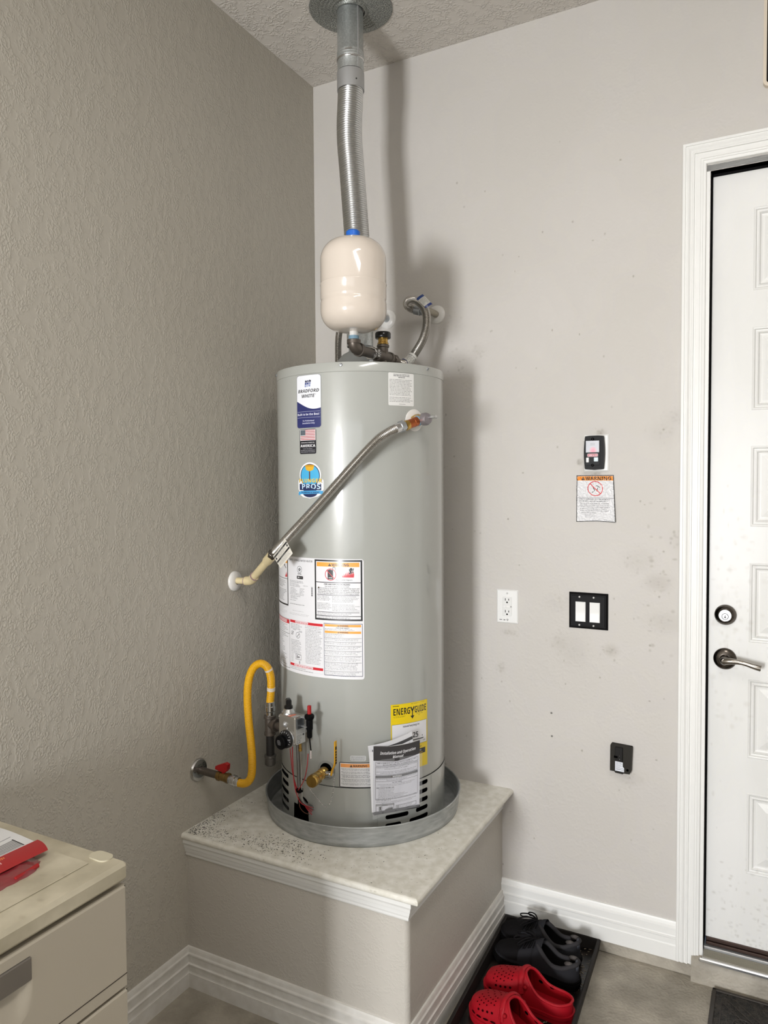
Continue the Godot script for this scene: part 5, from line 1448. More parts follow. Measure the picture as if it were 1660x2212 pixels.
func build_relief_hose() -> void:
	var h := thing("discharge_hose", "ribbed steel discharge hose running diagonally across the front of the heater", "hose", Vector3(0.47, 1.36, 0.6))
	var pts := [Vector3(0.6545, 1.7862, 0.5655), Vector3(0.6430, 1.7755, 0.5890), Vector3(0.6163, 1.7522, 0.6130), Vector3(0.5540, 1.6840, 0.6375), Vector3(0.4530, 1.5748, 0.6610), Vector3(0.3550, 1.4760, 0.6770), Vector3(0.2900, 1.4220, 0.6670), Vector3(0.2600, 1.4030, 0.650)]
	part(ribbed(pts, 0.0142, 0.0016, 0.0042, 18), "hose", M.steel_hose, h)
	var d0 := Vector3(0.6524, 1.784, 0.5694) - Vector3(0.6748, 1.803, 0.5191)
	part(G.new().cyl(0.0148, 0.0, 0.022, along(Vector3(0.6600, 1.7905, 0.5525), d0), 20, 0.002), "ferrule", M.chrome, h)
	var n := part(G.new().hexnut(0.0178, 0.0, 0.020, along(Vector3(0.6668, 1.7963, 0.5372), d0)), "nut", M.zinc, h)
	g_adapter(h, d0)
	var d1 := Vector3(0.1814, 1.3604, 0.592) - Vector3(0.2851, 1.4184, 0.664)
	part(G.new().cyl(0.0150, 0.0, 0.018, along(Vector3(0.2680, 1.4085, 0.6545), d1), 20, 0.001), "ferrule", M.nickel_dark, h)
	part(G.new().hexnut(0.0175, 0.0, 0.022, along(Vector3(0.2545, 1.4005, 0.6452), d1)), "nut", M.nickel_dark, h)
	# paper tag wrapped over the hose end
	var A := Vector3(0.2530, 1.3963, 0.655); var B := Vector3(0.3290, 1.4541, 0.690); var C := Vector3(0.3683, 1.4090, 0.705); var D := Vector3(0.3046, 1.3579, 0.680)
	var ta := Art.new(300, 220, rgb(226, 222, 212))
	ta.print_rows(16, 20, 260, 1, 14, 8, PRINT); ta.rect(4, 44, 292, 22, INK); ta.print_rows(90, 51, 120, 1, 14, 8, Color(0.9, 0.9, 0.88, 0.9), 0.0)
	ta.disc(26, 90, 14, INK); ta.rect(264, 76, 24, 26, rgb(60, 60, 62)); ta.print_rows(60, 78, 180, 3, 12, 6, PRINT, 0.3); ta.rect(4, 120, 292, 22, INK); ta.print_rows(90, 127, 110, 1, 14, 8, Color(0.9, 0.9, 0.88, 0.9), 0.0)
	ta.print_rows(16, 152, 268, 4, 13, 6, PRINT, 0.15)
	var nn := Vector3(0.55, 0.1, 0.83)
	var tg := G.new()
	for sgn in [0.0, -0.0006]:
		tg.grid(func(u, w): return A.lerp(B, u).lerp(D.lerp(C, u), w) + nn * (0.010 * sin(w * 2.4) + sgn + 0.004 * sin(u * 3.0)), 10, 10, sgn < 0.0)
	part(tg, "paper_tag", sticker("hose_paper", ta), h, "white paper tag with black bars near the pipe end")
	# plastic pipe and flange on the left wall
	var p := thing("drain_pipe", "cream plastic pipe with an elbow and white flange on the left wall", "pipe", Vector3(0.0, 1.2485, 0.533))
	part(G.new().lathe([Vector2(0.035, 0.0), Vector2(0.035, 0.003), Vector2(0.031, 0.009), Vector2(0.018, 0.013), Vector2(0.0115, 0.013)], along(Vector3(0, 1.2835, 0.533), Vector3.RIGHT), 40), "flange", M.white_flange, p)
	part(G.new().cyl(0.0112, 0.004, 0.055, along(Vector3(0, 1.2845, 0.533), Vector3(1, 0.04, 0)), 18), "stub", M.cpvc, p)
	part(G.new().tube(smooth_path([Vector3(0.048, 1.2865, 0.533), Vector3(0.066, 1.2885, 0.5335), Vector3(0.080, 1.294, 0.5365), Vector3(0.0945, 1.3035, 0.5455), Vector3(0.1005, 1.3075, 0.5495)], 0.004), 0.0155, 20), "elbow", M.cpvc, p)
	part(G.new().tube([Vector3(0.095, 1.3042, 0.5455), Vector3(0.196, 1.3692, 0.604)], 0.0128, 20), "pipe", M.cpvc, p)
	part(G.new().tube([Vector3(0.196, 1.3692, 0.604), Vector3(0.240, 1.3925, 0.6352)], 0.0165, 20), "coupling", M.cpvc, p)
	part(G.new().lathe([Vector2(0.0112, 0), Vector2(0.0158, 0), Vector2(0.0158, 0.0025), Vector2(0.0112, 0.0025)], along(Vector3(0.0465, 1.2865, 0.533), Vector3.RIGHT), 20), "solvent_stain", M.purple_stain, p)
	var g := G.new().lathe([Vector2(0.013, 0), Vector2(0.0160, 0), Vector2(0.0160, 0.003), Vector2(0.013, 0.003)], along(Vector3(0.0985, 1.306, 0.548), Vector3(0.1, 0.065, 0.058)), 20)
	part(g, "solvent_stain", M.purple_stain, p)

func g_adapter(h: Node3D, d0: Vector3) -> void:
	part(G.new().cyl(0.0148, 0.0, 0.016, along(Vector3(0.6875, 1.8118, 0.4905), d0), 22, 0.001).cyl(0.0142, 0.014, 0.040, along(Vector3(0.6875, 1.8118, 0.4905), d0), 22), "copper_adapter", M.copper, h, "copper adapter next to the relief valve")
	part(G.new().cyl(0.0162, 0.0, 0.007, along(Vector3(0.6905, 1.8142, 0.4838), d0), 22, 0.001), "thread_tape", M.blue_tape, h)
	part(G.new().lathe([Vector2(0.0125, 0.038), Vector2(0.0155, 0.038), Vector2(0.0158, 0.044), Vector2(0.015, 0.051), Vector2(0.0125, 0.052)], along(Vector3(0.6875, 1.8118, 0.4905), d0), 22), "brass_collar", M.brass, h)

func build_gas_line() -> void:
	var y := 0.6835; var z := 0.7325
	var s := thing("gas_stub", "gas pipe stub with chrome flange and red handled shutoff valve on the left wall", "gas valve", Vector3(0.0, 0.64, z))
	var X := func(a, b): return along(Vector3(a, y, z), Vector3(1, b, 0))
	part(G.new().lathe([Vector2(0.038, 0.0), Vector2(0.038, 0.002), Vector2(0.034, 0.008), Vector2(0.020, 0.012), Vector2(0.0135, 0.012)], X.call(0.0, 0.0), 40), "flange", M.chrome, s)
	part(G.new().cyl(0.0122, 0.0, 0.085, X.call(0.002, -0.04), 20), "nipple", M.black_iron, s)
	var g := G.new().hexnut(0.0165, 0.083, 0.097, X.call(0.0, -0.04)).cyl(0.0145, 0.097, 0.119, X.call(0.0, -0.04), 20, 0.002).hexnut(0.0165, 0.118, 0.132, X.call(0.0, -0.04))
	part(g, "valve_body", M.brass_old, s, "worn brass shutoff valve body")
	g = G.new().cyl(0.006, 0.0, 0.022, Transform3D(Basis(), Vector3(0.108, y + 0.006, z)), 12)
	g.extrude(PackedVector2Array([Vector2(-0.030, 0.0), Vector2(-0.010, -0.004), Vector2(0.012, -0.004), Vector2(0.020, 0.006), Vector2(0.022, 0.022), Vector2(0.010, 0.026), Vector2(-0.010, 0.018), Vector2(-0.028, 0.010)]), -0.007, 0.007, Transform3D(Basis(), Vector3(0.108, y + 0.018, z)), 40.0)
	part(g, "handle", M.red_plastic, s, "red quarter turn handle")
	part(G.new().cyl(0.0125, 0.130, 0.142, X.call(0.0, -0.06), 18), "connector", M.zinc, s)
	# yellow flexible connector
	var h := thing("gas_connector", "yellow coated flexible gas connector arching beside the heater", "hose", Vector3(0.22, 0.66, 0.7))
	var pts := [Vector3(0.1690, 0.6710, 0.7325), Vector3(0.1890, 0.6725, 0.7325), Vector3(0.2066, 0.6815, 0.732), Vector3(0.2190, 0.7040, 0.731), Vector3(0.2211, 0.7549, 0.729), Vector3(0.2142, 0.8119, 0.726), Vector3(0.2031, 0.8831, 0.722), Vector3(0.1966, 0.955, 0.717), Vector3(0.1985, 1.0053, 0.71), Vector3(0.2096, 1.0389, 0.70), Vector3(0.2294, 1.0514, 0.69), Vector3(0.2447, 1.0385, 0.677), Vector3(0.2485, 1.0051, 0.664), Vector3(0.2436, 0.9604, 0.656), Vector3(0.2385, 0.925, 0.6545), Vector3(0.2370, 0.917, 0.6545)]
	part(ribbed(pts, 0.0128, 0.0007, 0.0034, 16), "hose", M.yellow_hose, h)
	var q := smooth_path(pts, 0.006)
	var n := q.size()
	var tape := func(i0: int, i1: int) -> G: return G.new().tube(q.slice(i0, i1), 0.0134, 14)
	part(tape.call(n - 21, n - 19), "tape_band", mk("tape_white", rgb(205, 196, 180), 0.6), h)
	part(tape.call(n - 10, n - 7), "tape_band", M.tape_white, h)
	g = G.new().hexnut(0.0175, 0.142, 0.158, X.call(0.0, -0.06)).cyl(0.0148, 0.157, 0.172, X.call(0.0, -0.06), 18, 0.002)
	part(g, "lower_nut", M.chrome, h)
	var v := Transform3D(Basis(), Vector3(0.2365, 0, 0.6545))
	g = G.new().cyl(0.0155, 0.905, 0.921, v, 18, 0.001).hexnut(0.0180, 0.890, 0.907, v).hexnut(0.0165, 0.876, 0.889, v)
	part(g, "upper_nut", M.chrome, h)
	# tee with the drip leg
	var t := thing("gas_tee", "dark iron gas tee with a capped drip leg left of the control box", "pipe fitting", Vector3(0.2365, 0.72, 0.6545))
	g = G.new().cyl(0.0165, 0.820, 0.874, v, 22, 0.001).cyl(0.0195, 0.866, 0.878, v, 22, 0.002).cyl(0.0190, 0.812, 0.824, v, 22, 0.002)
	var n10 := tf(-10)
	var side := n10.basis * Vector3(1, 0, 0)
	var s0 := Vector3(0.2365, 0.849, 0.6545)
	g.tube([s0, s0 + side * 0.030], 0.016, 20)
	g.lathe([Vector2(0.013, 0.022), Vector2(0.0205, 0.022), Vector2(0.0205, 0.033), Vector2(0.013, 0.033)], along(s0, side), 22)
	part(g, "tee", M.black_iron, t)
	part(G.new().tube([s0 + side * 0.03, s0 + side * 0.080], 0.0125, 18), "side_nipple", M.black_iron, t)
	part(G.new().cyl(0.0132, 0.738, 0.815, v, 20), "drip_leg", M.iron_dark, t)
	part(G.new().lathe([Vector2(0.0, 0.7135), Vector2(0.015, 0.7135), Vector2(0.0178, 0.717), Vector2(0.0178, 0.739), Vector2(0.0195, 0.741), Vector2(0.0195, 0.7475), Vector2(0.013, 0.7485)], v, 8, 20.0), "cap", mk("iron_cap", rgb(92, 90, 86), 0.5, 0.6), t)

func build_papers() -> void:
	# yellow energy card stuck on the heater
	var card := skin(47.5, 76.6, 0.713, 0.9265, TR + 0.0009)
	for i in card.v.size():   # it hangs a touch askew
		var q := tf(62).affine_inverse() * card.v[i]
		card.v[i].y += -0.03 * q.x
	single(card, "energy_card", sticker("energy_card", art_energy()), "yellow energy cost card on the heater behind the manual", "card")
	# instruction booklet in a clear bag
	var f := tf(50) * Transform3D(Basis(Vector3.FORWARD, 0.012), Vector3(-0.004, 0.712, 0.2985))
	var t := thing("instruction_manual", "grey and white instruction manual in a clear bag hanging on the heater's front", "manual", on(50, 0.29, 0.598))
	var bent := func(w: float, h: float, z: float, curl: float) -> G:
		var g := G.new()
		g.grid(func(u, v): return f * Vector3((u - 0.5) * w, (0.5 - v) * h + 0.006 * sin(u * PI) * -curl, z + 0.012 * sin(u * PI) * curl * 0.5 * (1.0 - v)), 14, 10)
		return g
	var cover: G = bent.call(0.1565, 0.2065, 0.0115, 1.0)
	part(cover, "cover", sticker("manual_cover", art_manual()), t, "printed cover with a dark title band")
	part(G.new().box(Vector3(0.0, -0.002, 0.0055), Vector3(0.155, 0.198, 0.009), 0.001, f), "pages", M.paper, t)
	var ba := Art.new(300, 300, rgb(222, 222, 226))
	ba.rect(24, 44, 276, 30, rgb(70, 70, 72)); ba.text("Gas Control", 190, 112, 26, INK, true, 0.5, 180); ba.print_rows(60, 128, 120, 1, 14, 9, INK, 0.1)
	var g := G.new()
	g.grid(func(u, v): return f * Vector3(-0.094 + u * 0.148 + 0.012 * v, 0.116 + 0.016 * u * u - 0.012 * (1.0 - u) - v * 0.10, 0.0045 + 0.006 * sin(u * PI) * (1.0 - v)), 12, 6)
	part(g, "rear_leaflet", sticker("rear_leaflet", ba), t, "second leaflet folded behind the cover")
	g = G.new()
	g.grid(func(u, v): return f * Vector3(-0.0905 + 0.010 * v + u * 0.012, 0.085 - v * 0.19, 0.006 + 0.002 * u), 2, 8)
	part(g, "side_pages", M.paper, t)
	g = G.new()
	g.grid(func(u, v): return f * Vector3(-0.082 + u * 0.172, 0.06 - v * 0.172 + 0.02 * (u - 0.5) * v, 0.0165 - 0.010 * smoothstep(0.86, 1.0, u) + 0.0012 * sin(u * 23.0 + v * 7.0)), 20, 14)
	part(g, "clear_bag", mk("clear_film", Color(0.9, 0.91, 0.93, 0.13), 0.12, 0.0, {"transparency": BaseMaterial3D.TRANSPARENCY_ALPHA}), t, "clear plastic bag over the booklet")
	part(G.new().box(Vector3(0.001, -0.1065, 0.0095), Vector3(0.158, 0.010, 0.012), 0.003, f), "bag_seal", mk("bag_dark", rgb(70, 70, 74), 0.35), t)

func plate(g: G, x0: float, x1: float, y0: float, y1: float, th: float, bev: float) -> G:
	var rings := [[0.0, 0.0], [0.0, th * 0.35], [bev, th], [9.0, th]]
	var c := Vector3((x0 + x1) / 2, (y0 + y1) / 2, -1)
	for k in 2:
		var a: float = rings[k][0]; var b: float = rings[k + 1][0]; var za: float = rings[k][1]; var zb: float = rings[k + 1][1]
		var A := [Vector3(x0 + a, y0 + a, za), Vector3(x1 - a, y0 + a, za), Vector3(x1 - a, y1 - a, za), Vector3(x0 + a, y1 - a, za)]
		var B := [Vector3(x0 + b, y0 + b, zb), Vector3(x1 - b, y0 + b, zb), Vector3(x1 - b, y1 - b, zb), Vector3(x0 + b, y1 - b, zb)]
		for i in 4: g.face([A[i], A[(i + 1) % 4], B[(i + 1) % 4], B[i]], c)
	g.face([Vector3(x0 + bev, y0 + bev, th), Vector3(x1 - bev, y0 + bev, th), Vector3(x1 - bev, y1 - bev, th), Vector3(x0 + bev, y1 - bev, th)], c, [Vector2(0, 1), Vector2(1, 1), Vector2(1, 0), Vector2(0, 0)])
	return g

func screw_on(p: Node, x: float, y: float, z: float, r: float, m: Material) -> void:
	part(G.new().ball(Vector3(x, y, z), r, 12, Vector3(1, 1, 0.5)), "screw", m, p)

func build_wall_devices() -> void:
	# outlet
	var o := thing("wall_outlet", "white wall outlet plate left of the black double switch", "outlet", Vector3(0.816, 1.112, 0))
	part(plate(G.new(), 0.7755, 0.8565, 1.112, 1.2345, 0.0055, 0.004), "plate", M.white_plastic, o)
	part(G.new().box(Vector3(0.816, 1.1735, 0.0058), Vector3(0.0345, 0.0685, 0.003), 0.0008), "receptacle", mk("outlet_white", rgb(226, 226, 224), 0.3), o)
	var g := G.new()
	for s in [1.0, -1.0]:
		var cy: float = 1.1735 + s * 0.0215
		for q in [[-0.0065, 0.0085], [0.0065, 0.0068]]:
			part(G.new().box(Vector3(0.816 + q[0], cy + 0.004, 0.0074), Vector3(0.0022, q[1], 0.0006)), "slot", M.void, o)
		part(G.new().cyl(0.0030, 0.0, 0.0006, along(Vector3(0.816, cy - 0.0065, 0.0071), Vector3.BACK), 12), "slot", M.void, o)
	for x in [-0.0065, 0.0065]:
		part(G.new().box(Vector3(0.816 + x - 0.003, 1.1735, 0.0076), Vector3(0.0118, 0.0078, 0.0016), 0.0005), "reset_button", M.white_plastic, o)
	part(G.new().box(Vector3(0.8305, 1.1735, 0.0074), Vector3(0.0022, 0.005, 0.0006)), "indicator", M.iron_dark, o)
	screw_on(o, 0.816, 1.2215, 0.0058, 0.0034, M.outlet_white); screw_on(o, 0.817, 1.1255, 0.0058, 0.0036, M.chrome)
	g = G.new().box(Vector3(0.792, 1.1245, 0.0056), Vector3(0.010, 0.0025, 0.0004)).box(Vector3(0.8055, 1.1242, 0.0056), Vector3(0.007, 0.003, 0.0004))
	part(g, "print", mk("print_dark", rgb(96, 96, 98), 0.6), o)
	# double switch
	var s2 := thing("double_switch", "black double switch plate with two white rockers beside the outlet", "light switch", Vector3(1.105, 1.116, 0))
	g = plate(G.new(), 1.0395, 1.1715, 1.1165, 1.2410, 0.008, 0.007)
	plate(g, 1.0475, 1.1635, 1.1245, 1.2330, 0.0105, 0.0025)
	part(g, "plate", mk("switch_black", rgb(20, 19, 20), 0.4, 0.0, {"metallic_specular": 0.2}), s2)
	for x in [1.0805, 1.1285]:
		part(plate(G.new(), x - 0.0180, x + 0.0180, 1.1405, 1.2105, 0.0118, 0.001), "bezel", M.outlet_white, s2)
		g = G.new()
		g.grid(func(u, v): return Vector3(x + (u - 0.5) * 0.0305, 1.1435 + v * 0.064, 0.0122 + 0.0034 * absf(v - 0.45)), 1, 12)
		part(g, "rocker", M.white_plastic, s2)
		for y in [1.2262, 1.1292]: screw_on(s2, x - 0.004, y, 0.0105, 0.0036, M.white_plastic)
	# door opener control
	var d := thing("opener_control", "black garage door control with a glowing red window on a white plate", "wall control", Vector3(1.1295, 1.6565, 0))
	part(plate(G.new(), 1.0890, 1.1715, 1.6565, 1.7815, 0.0055, 0.004), "plate", M.white_plastic, d)
	var body := PackedVector2Array()
	for k in 9: body.append(Vector2(1.0925 + 0.006 * (1.0 - sin(k * PI / 8)) * 0.5, 1.668 + k * 0.0128))
	body.append_array([Vector2(1.097, 1.7755), Vector2(1.110, 1.7772), Vector2(1.140, 1.7775), Vector2(1.155, 1.776)])
	for k in 9: body.append(Vector2(1.1595 - 0.006 * (1.0 - sin(k * PI / 8)) * 0.5, 1.7705 - k * 0.0128))
	body.append_array([Vector2(1.155, 1.6640), Vector2(1.125, 1.6618), Vector2(1.098, 1.664)])
	part(G.new().extrude(body, 0.005, 0.024, Transform3D(), 40.0), "body", mk("control_black", rgb(30, 30, 31), 0.45, 0.0, {"metallic_specular": 0.25}), d)
	part(G.new().box(Vector3(1.122, 1.7200, 0.0243), Vector3(0.048, 0.084, 0.003), 0.001), "face", mk("control_grey", rgb(52, 53, 55), 0.5, 0.0, {"metallic_specular": 0.2}), d)
	var wa := Art.new(128, 112, rgb(190, 192, 200))
	for r in 26: wa.disc(70, 100, 42 - r * 1.4, rgb(190, 192, 200).lerp(rgb(255, 140, 160), r / 25.0), 48 - r * 1.6)
	wa.rect(42, 24, 46, 4, rgb(150, 150, 156)); wa.rect(42, 38, 46, 4, rgb(140, 140, 148))
	part(G.new().box(Vector3(1.122, 1.7405, 0.0262), Vector3(0.0445, 0.0395, 0.002), 0.0006), "window", sticker("control_window", wa), d, "pale push window lit pink by an indicator")
	var na := Art.new(200, 64, rgb(58, 59, 62))
	na.rounded(2, 4, 196, 56, 26, rgb(220, 170, 176)); na.rounded(8, 10, 184, 44, 20, rgb(168, 60, 76)); na.print_rows(28, 24, 146, 1, 20, 18, Color(0.94, 0.86, 0.88, 0.9), 0.0)
	part(G.new().box(Vector3(1.1225, 1.7115, 0.0262), Vector3(0.036, 0.0115, 0.0012), 0.0), "badge", sticker("control_badge", na), d)
	part(G.new().box(Vector3(1.1055, 1.6955, 0.0265), Vector3(0.0095, 0.0165, 0.003), 0.0014), "button", M.white_plastic, d)
	part(G.new().box(Vector3(1.1338, 1.6970, 0.0265), Vector3(0.0145, 0.0145, 0.003), 0.002), "button", mk("button_blue", rgb(206, 220, 226), 0.35), d)
	screw_on(d, 1.122, 1.7655, 0.025, 0.0052, M.black_gloss); screw_on(d, 1.122, 1.6780, 0.025, 0.0052, M.black_gloss)
	# wrinkled warning sheet below it
	var wr := Art.new(400, 520, rgb(226, 226, 228))
	wr.frame(0, 0, 400, 520, 7, INK); wr.rect(8, 10, 384, 46, rgb(240, 146, 40))
	triangle_mark(wr, 70, 52, 36); wr.text("WARNING", 96, 52, 50, INK, true, 0.0, 280)
	wr.ring(200, 144, 82, 9, rgb(206, 60, 64)); wr.bar(178, 128, 196, 168, 7, INK); wr.bar(214, 110, 250, 132, 6, INK); wr.bar(226, 132, 218, 176, 6, INK); wr.bar(180, 176, 168, 190, 6, INK); wr.bar(142, 88, 258, 202, 10, rgb(214, 66, 68))
	wr.rect(10, 244, 380, 3, INK)
	wr.print_rows(30, 256, 340, 2, 22, 10, Color(0.1, 0.1, 0.12, 0.9), 0.15); wr.print_rows(40, 304, 330, 3, 20, 9, PRINT, 0.25); wr.print_rows(40, 366, 320, 2, 20, 9, PRINT, 0.3); wr.print_rows(56, 410, 200, 1, 20, 9, PRINT, 0.3); wr.print_rows(90, 430, 130, 3, 16, 6, PRINT, 0.4); wr.rect(280, 498, 90, 3, rgb(120, 120, 122))
	var ns := noise(FastNoiseLite.TYPE_SIMPLEX, 9.0, 15, 3)
	ns.fractal_type = FastNoiseLite.FRACTAL_RIDGED
	g = G.new()
	g.grid(func(u, v):
		var w := lerpf(0.1235, 0.1325, v)
		return Vector3(1.0638 + u * w - 0.0006 * v, 1.6440 - v * 0.1595 - 0.003 * sin(v * PI) * u + (0.003 * (1.0 - absf(u - 0.5) * 2.0) * v if v > 0.9 else 0.0), 0.0030 + 0.0030 * ns.get_noise_2d(u * 0.7, v) + 0.0035 * smoothstep(0.9, 1.0, u) * v), 60, 76)
	var sh := g
	single(sh, "warning_sign", sticker("warning_sign", wr), "wrinkled white warning sheet with an orange top below the door control", "sign")
	# dark sensor bracket low on the wall
	var b := thing("sensor_bracket", "dark grey plastic wall bracket with a small white label near the floor", "bracket", Vector3(1.2185, 0.638, 0))
	var bp := PackedVector2Array([Vector2(1.1835, 0.643), Vector2(1.1975, 0.6425), Vector2(1.2015, 0.638), Vector2(1.2250, 0.6365), Vector2(1.2290, 0.6395), Vector2(1.2480, 0.640), Vector2(1.2520, 0.650), Vector2(1.2550, 0.7290), Vector2(1.2530, 0.7320), Vector2(1.1875, 0.7345), Vector2(1.1845, 0.7310)])
	part(G.new().extrude(bp, 0.0, 0.020, Transform3D(), 30.0), "base", mk("bracket_plastic", rgb(50, 48, 44), 0.55, 0.0, {"metallic_specular": 0.2}), b)
	part(G.new().box(Vector3(1.2130, 0.6850, 0.0215), Vector3(0.026, 0.086, 0.006), 0.002), "rail", mk("bracket_mid", rgb(38, 37, 36), 0.5, 0.0, {"metallic_specular": 0.2}), b)
	var la := Art.new(120, 130, rgb(216, 220, 228))
	la.print_rows(14, 14, 80, 6, 13, 6, PRINT, 0.4); la.rect(12, 98, 60, 6, rgb(90, 94, 104)); la.ring(94, 98, 16, 3, rgb(120, 124, 134))
	var lp := PackedVector2Array([Vector2(1.2015, 0.6475), Vector2(1.2310, 0.6460), Vector2(1.2310, 0.6600), Vector2(1.2265, 0.6640), Vector2(1.2265, 0.6785), Vector2(1.2015, 0.6795)])
	part(G.new().extrude(lp, 0.0245, 0.0252), "label", sticker("bracket_label", la), b)
	for y in [0.6985, 0.6875]: screw_on(b, 1.2160, y, 0.0250, 0.0017, M.chrome)
	part(G.new().box(Vector3(1.2035, 0.6940, 0.0245), Vector3(0.012, 0.007, 0.002)), "recess", M.void, b)
	part(G.new().cyl(0.0042, 0.0, 0.001, along(Vector3(1.2410, 0.6530, 0.0197), Vector3.BACK), 12), "hole", M.void, b)
	# framed panel at the upper right edge
	var fp := thing("wall_frame", "cream rounded frame with a dark panel hung high above the door", "frame", Vector3(1.95, 2.806, 0))
	var rr := func(x0: float, y0: float, x1: float, y1: float, r: float) -> PackedVector2Array:
		var p := PackedVector2Array()
		for k in [[x1 - r, y0 + r, -PI / 2], [x1 - r, y1 - r, 0.0], [x0 + r, y1 - r, PI / 2], [x0 + r, y0 + r, PI]]:
			for j in 9: p.append(Vector2(k[0] + cos(k[2] + j * PI / 16) * r, k[1] + sin(k[2] + j * PI / 16) * r))
		return p
	var po: PackedVector2Array = rr.call(1.6215, 2.8060, 2.26, 3.17, 0.018)
	var pi: PackedVector2Array = rr.call(1.6305, 2.8150, 2.251, 3.161, 0.010)
	g = G.new()
	for i in po.size():
		var j := (i + 1) % po.size()
		var A := Vector3(po[i].x, po[i].y, 0); var B := Vector3(po[j].x, po[j].y, 0); var C := Vector3(pi[j].x, pi[j].y, 0); var D := Vector3(pi[i].x, pi[i].y, 0)
		var zz := Vector3(0, 0, 0.018)
		g.face([A, B, B + zz, A + zz], Vector3(1.94, 2.99, 0.01)); g.face([A + zz, B + zz, C + zz, D + zz], Vector3(1.94, 2.99, -1))
		var nn := (C + D) / 2 - Vector3(1.94, 2.99, 0)
		g.face([D + zz, C + zz, C, D], (C + D) / 2 + nn * 0.2)
	part(g, "frame", mk("frame_cream", rgb(214, 202, 184), 0.45), fp)
	part(G.new().extrude(pi, 0.002, 0.008), "panel", M.black_gloss, fp)
	# two wall anchors left of the bracket
	for q in [[0.9772, 0.8054], [0.9791, 0.7227]]:
		var an := G.new().lathe([Vector2(0.0038, 0.0), Vector2(0.0038, 0.0008), Vector2(0.0018, 0.0012), Vector2(0.0012, 0.0002), Vector2(0, 0.0002)], along(Vector3(q[0], q[1], 0), Vector3.BACK), 12)
		single(an, "wall_anchor", mk("anchor", rgb(120, 118, 112), 0.5, 0.4), "%s of two tiny metal wall anchors left of the dark bracket" % ["upper" if q[1] > 0.76 else "lower"], "wall anchor").set_meta("group", "wall anchors left of the bracket")

